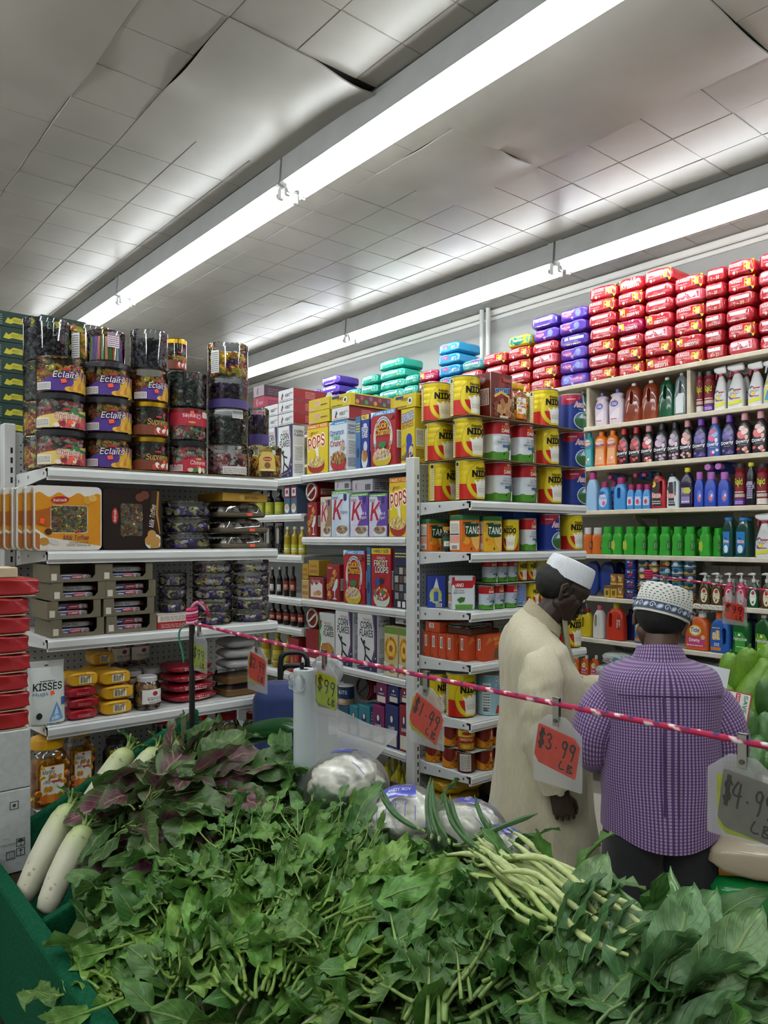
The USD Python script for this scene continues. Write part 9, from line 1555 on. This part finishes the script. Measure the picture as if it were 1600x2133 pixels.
tag('clear price tag with lime 99 card on the black pole',yat(415),YG,None,'$99',-4,.046,.036,0,-.105);tag('clear price tag with red 2.99 card by the candy shelves',yat(536),RED,YG,'$2.99',-10,.047,.038);tag('clear price tag with lime 99 card in front of the bag roll',yat(676),YG,'8a9a5a','$99',-6,.045,.04,.01,-.09);tag('clear price tag with red 1.49 card before the white post',yat(888),RED,YG,'$1.49',-22,.048,.037,0,-.09);tag('clear price tag with red 3.99 card before the cream robe',yat(1160),RED,None,'$3.99',-10,.048,.036,0,-.085);tag('large clear price tag with grey 4.99 card nearest the camera',yat(1548),'8a8a80','c0d020','$4.99',-7,.043,.044,.008,-.095)
y,Zr=on_x(636,RX+.02);t=thing('bag_roll','standing roll of clear plastic produce bags on a threaded rod','bag roll',(RX+.02,y,0));z0,z1=1.12,zat(1394,Zr);g=Geo();g.add(lathe([(.008,z0),(.031,z0),(.0315,z0+.004),(.0315,z1-.004),(.031,z1),(.008,z1)],32),'b4bcc0',40);part(t,'roll',g,'satin')
g=Geo();g.add(tube([(-.008,.004,.75),(-.008,.004,z1+.018)],.0055,8),'3a3a3a',40);part(t,'rod',g,'metal')
q=np.random.default_rng(2);pts=[((659,1432),(659,1606)),((690,1470),(690,1607)),((730,1490),(735,1605)),((775,1508),(772,1590)),((808,1519),(800,1560)),((827,1525),(826,1533))]
ns,nt=40,16;top=np.array([at(*a,1.97-.012*i)-[0,0,0]for i,(a,b)in enumerate(pts)]);bot=np.array([at(*b,1.97-.012*i)for i,(a,b)in enumerate(pts)]);top,bot=spline(top,ns),spline(bot,ns);s_=np.linspace(0,1,nt)[None,:,None];P=top[:,None]*(1-s_)+bot[:,None]*s_;P=P+(.022*(meshkit.fbm(P*[14,14,9],3,5)-.5)+.01*np.sin(P[...,2]*60+P[...,1]*30))[...,None]*np.array([-.7,-.6,0])*np.linspace(.1,1,ns)[:,None,None]
f=np.array([(i*nt+j,i*nt+j+1,(i+1)*nt+j+1,(i+1)*nt+j)for i in range(ns-1)for j in range(nt-1)]);loc=np.array([RX+.02,y,0]);g=Geo();g.add((P.reshape(-1,3)-loc,f),'ffffff',True);part(t,'loose_bag',g,'bagfilm')
for px,py,rr,sd in((690,1398,.03,3),(618,1420,.022,4),(668,1385,.02,5)):
 s2=trimesh.creation.icosphere(3,rr);v=np.array(s2.vertices);v=v*(1+.7*(meshkit.fbm(v*70+sd,3,sd)-.5))[:,None]*[1,1,1.2];g=Geo();g.add(trimesh.Trimesh(v+at(px,py,1.98)-loc,s2.faces,process=False),'ffffff',True);part(t,'crumpled_end',g,'clear_wrap' if sd!=3 else 'bagfilm')
cxp=at(606,1600,3.05);t=thing('trolley_bag','navy blue fabric shopping trolley with a black handle','trolley',(cxp[0],cxp[1],0),-35);zt=zat(1412,3.15);s3=loft([(.12,.15,.1,4),(.5,.155,.11,4),(zt-.06,.15,.105,3.5),(zt,.12,.06,3)],30).subdivide();v=np.array(s3.vertices);v+=.012*(meshkit.fbm(v*9,3,2)-.5)[:,None]*[1,1,0];g=Geo();g.add(trimesh.Trimesh(v,s3.faces,process=False),'1b3064',True);part(t,'bag',g,'linen')
g=Geo()
for dz,dy in((0,.0),(-.06,.03)):zh=zat(1361,3.15)+dz;g.add(tube([(-.05,.125+dy,.1),(-.05,.125+dy,zh-.05),(-.046,.125+dy,zh-.02),(-.03,.125+dy,zh-.004),(-.01,.125+dy,zh),(.03,.125+dy,zh),(.05,.125+dy,zh-.008),(.062,.125+dy,zh-.03),(.064,.125+dy,zh-.06)],.011,8),'17181b',True)
part(t,'handle',g,'satin')
for s in(-1,1):g=Geo();g.add(cyl(.08,-.015,.015,24,.006),'1a1a1c',40,TR((s*.14,.1,.085),ry=90));part(t,'wheel',g,'matte')
gx=at(1560,1560,2.95);t=thing('gourd_table','low table under the pile of green gourds','table',(2.86,.95,0));g=Geo();g.add(bx(-.08,-.75,.98,.55,.62,1.02,.004),'4a4a3e');part(t,'top',g,'wood')
for x_,y_ in((-.05,-.7),(-.05,.58),(.5,-.7),(.5,.58)):g=Geo();g.add(bx(x_-.025,y_-.025,0,x_+.025,y_+.025,.979),'3a3a34');part(t,'leg',g,'wood')
k=klass('bottle_gourd');g=Geo();me=lathe([(0,0),(.02,.004),(.042,.03),(.05,.08),(.048,.16),(.043,.21),(.032,.245),(.014,.258),(0,.259)],24);g.add(me,'6c982c',True);part(k,'gourd',g,'veg');g=Geo();g.add(tube([(0,0,.255),(.004,0,.275)],[.006,.004],6),'5a7a34',True);part(k,'stem',g,'veg')
for i,(px,py,Z,tl,c)in enumerate(((1540,1425,2.98,12,1.0),(1582,1436,2.95,8,1.1),(1532,1448,2.9,25,1.05),(1578,1480,2.84,18,1.15),(1516,1500,2.88,10,.9),(1512,1425,3.1,-5,.9),(1560,1520,2.8,30,1.0),(1612,1470,2.95,14,1.1),(1620,1530,2.85,10,1.1),(1640,1450,3.05,5,1.1))):
 thing('bottle_gourd',f"lime green bottle gourd right of the checked shirt, {NTH[i]} from the top",'gourd',at(px,py,Z)-[0,0,.1],0,'lime green bottle gourds',rot=(tl,-tl*.6,40*i),sc=c,of=k)
k=klass('bitter_gourd');s4=trimesh.creation.icosphere(3,1.0);v=np.array(s4.vertices);v=v*(1+.1*meshkit.noise(v*7,2))[:,None]*[.036,.036,.085];g=Geo();g.add(trimesh.Trimesh(v,s4.faces,process=False),'4f7a40',True);part(k,'gourd',g,'veg')
for i,(px,py,Z,tl)in enumerate(((1553,1530,2.7,8),(1590,1535,2.7,12),(1572,1570,2.62,60),(1530,1590,2.62,70),(1602,1590,2.6,75),(1595,1460,2.8,15))):thing('ridged_gourd',f"mottled dark green gourd below the lime gourds, {NTH[i]}",'gourd',at(px,py,Z),0,'mottled dark green gourds',rot=(tl,10,50*i),of=k)
A=at(1500,1432,2.72);Bq=at(1567,1448,2.68);Dn=at(1540,1552,2.6);rr_=(Bq-A)/np.linalg.norm(Bq-A);uu=A-at(1482,1530,2.66);uu/=np.linalg.norm(uu);w_,h_=np.linalg.norm(Bq-A),.18;p=Print(plane(A-uu*h_,rr_,uu))
p.rect(0,0,w_,h_,'a82430');p.rect(.004,.004,w_-.004,h_-.004,'d8d4cc');p.rect(w_*.52,.006,w_*.66,h_-.006,'b02a34');p.text('BANGLA TOWN SUPER MARKET',w_*.56,h_-.01,.008,'f0e8e0',w=h_*.92,al='l',rot=-90)
for i in range(5):p.ell(w_*.2,h_*(.12+.18*i),w_*.14,h_*.06,['7a4a34','4a8a3a','a8803a','8a3a34','6a5a4a'][i]);p.small(w_*.36,h_*(.06+.18*i),w_*.5,h_*(.16+.18*i),'6a6a66',4)
p.text('SAVE',w_*.78,h_*.95,.012,'2f8a6a',w=h_*.36,al='l',rot=-90,bold=True);p.text('SAVE',w_*.78,h_*.5,.012,'2f8a6a',w=h_*.36,al='l',rot=-90,bold=True)
n_=np.cross(rr_,uu);M=np.eye(4);M[:3,0],M[:3,1],M[:3,2],M[:3,3]=rr_,uu,n_,A-uu*h_;t=thing('market_flyer','printed market flyer with a red border standing among the gourds','flyer');g=Geo();g.add(bx(0,0,-.0015,w_,h_,0),'d8d4cc',T=M);part(t,'paper',g,'paper');part(t,'flyer_print',p.g,'paper')
A=at(1448,1378,2.8);g=Geo();M2=M.copy();M2[:3,3]=A-uu*.1;g.add(bx(0,0,-.001,.12,.1,0),'c4c8ca',T=M2);one('paper_sheet','pale sheet of paper beyond the right shoulder of the checked shirt','paper',g,'paper')
ra2,rb3=at(1351,1197,3.1),at(1660,1236,2.75);rope(ra2,rb3,.004,'rope','thinner pink rope strung in front of the pump soaps',.0042);g=Geo();g.add(tube([(ra2[0],ra2[1],0),(ra2[0],ra2[1],ra2[2]+.01)],.0085,10),'8a8c8c',40);one('grey_pole','thin grey pole behind the knitted cap holding the far rope','pole',g,'satin')
g=Geo();g.add(tube([(rb3[0],rb3[1],0),(rb3[0],rb3[1],rb3[2]+.01)],.0085,10),'8a8c8c',40);one('grey_pole','second thin grey pole of the far rope','pole',g,'satin')
g=Geo()
for i in range(4):g.add(tube([(ra2[0]+.013*math.cos(a),ra2[1]+.013*math.sin(a),ra2[2]-.012+.009*i)for a in np.linspace(0,6.3,14)],.005,6),'b01f4a',True)
one('rope_knot','pink rope knot on the grey pole behind the knitted cap','rope',g,'matte')
def on_rope2(px):u_=(px-1351)/309;s_=u_*3.1/(2.75+u_*.35)if False else u_;Z=1/((1-u_)/3.1+u_/2.75);return at(px,1197+39*u_,Z)
tag('clear price tag with red 99 card on the far rope',0,RED,None,'$99',-6,.044,.032,0,-.1,pos=on_rope2(1530),rz=-14);tag('clear price tag half hidden behind the knitted cap',0,RED,None,'$99',-6,.044,.03,0,-.1,pos=on_rope2(1385),rz=-14)
def sack(c,pr,seed):return soft('rice_sack',.5,.34,.12,c,pr,seed,4.,.1,'film',cut=.06,endp=5.,kmin=.35)
k1=sack('a89a84',lambda p,w,h:p.rect(-w*.46,h*.12,w*.46,h*.34,'b8742a'),95);k2=sack('14803a',lambda p,w,h:p.rect(-w*.1,h*.3,w*.3,h*.8,'d0d4cc'),96);k3=sack('5f4424',lambda p,w,h:(p.rect(-w*.3,h*.2,w*.1,h*.6,'a8923a'),p.small(-w*.28,h*.3,w*.05,h*.5,'3a2a1a',2)),97)
sx=at(1560,1900,2.35)
for i,k in enumerate((k3,k3,k3,k3,k2,k1)):thing('rice_sack',f"{'brown' if k == k3 else 'green and white' if k == k2 else 'beige'} sack of rice, {NTH[i]} up in the pile behind the largest tag",'sack',(sx[0]+.2,sx[1]-.03+.012*(i%2),.18+.116*i),-55+3*(i%3),'sacks of rice',of=k)
g=Geo();g.add(bx(sx[0]-.05,sx[1]-.25,0,sx[0]+.5,sx[1]+.25,.175),'5a4a38');one('pallet','low wooden pallet under the rice sacks','pallet',g,'wood')
k4=sack('1f7a3a',None,98);yq=at(1385,1880,3.3);[thing('green_sack',f"green sack seen between the trouser legs, {['lower', 'middle', 'upper'][i]}",'sack',(yq[0]+.1,yq[1],.001+.118*i),-40,'green sacks on the floor',of=k4)for i in range(3)]
yq=at(1238,1850,3.25);k5=sack('7a2018',None,99);[thing('red_sack',f"dark red sack on the floor beyond the cream robe, {['lower', 'upper'][i]}",'sack',(yq[0]+.15,yq[1],.001+.118*i),-30,of=k5)for i in range(2)]
g=Geo();g.add(bx(NX0+.02,NY+.02,.162,NX0+.55,NY+.34,.5,.004),'4f3f30');one('brown_carton','brown carton on the base of the milk powder shelves','carton',g,'card')
k6=soft('yellow_food_bag',.26,.16,.08,'b8901c',None,83,3.5,.18);thing('yellow_food_bag','shiny yellow food bag low beside the white post','bag',(NX0+.15,2.68,.502),8,'yellow food bags',of=k6);thing('yellow_food_bag','shiny yellow food bag lying on the other yellow one','bag',(NX0+.15,2.67,.584),-6,'yellow food bags',of=k6)
g=Geo();me=pillow(.42,.24,.16,84,.22,ex=3.,n=(24,16));g.add(me,'6a5a50',True,TR((NX0+.48,NY+.13,.502),rz=-4));t=one('clear_bag','crumpled clear bag with dark contents under the mango tins','bag',g,'film')
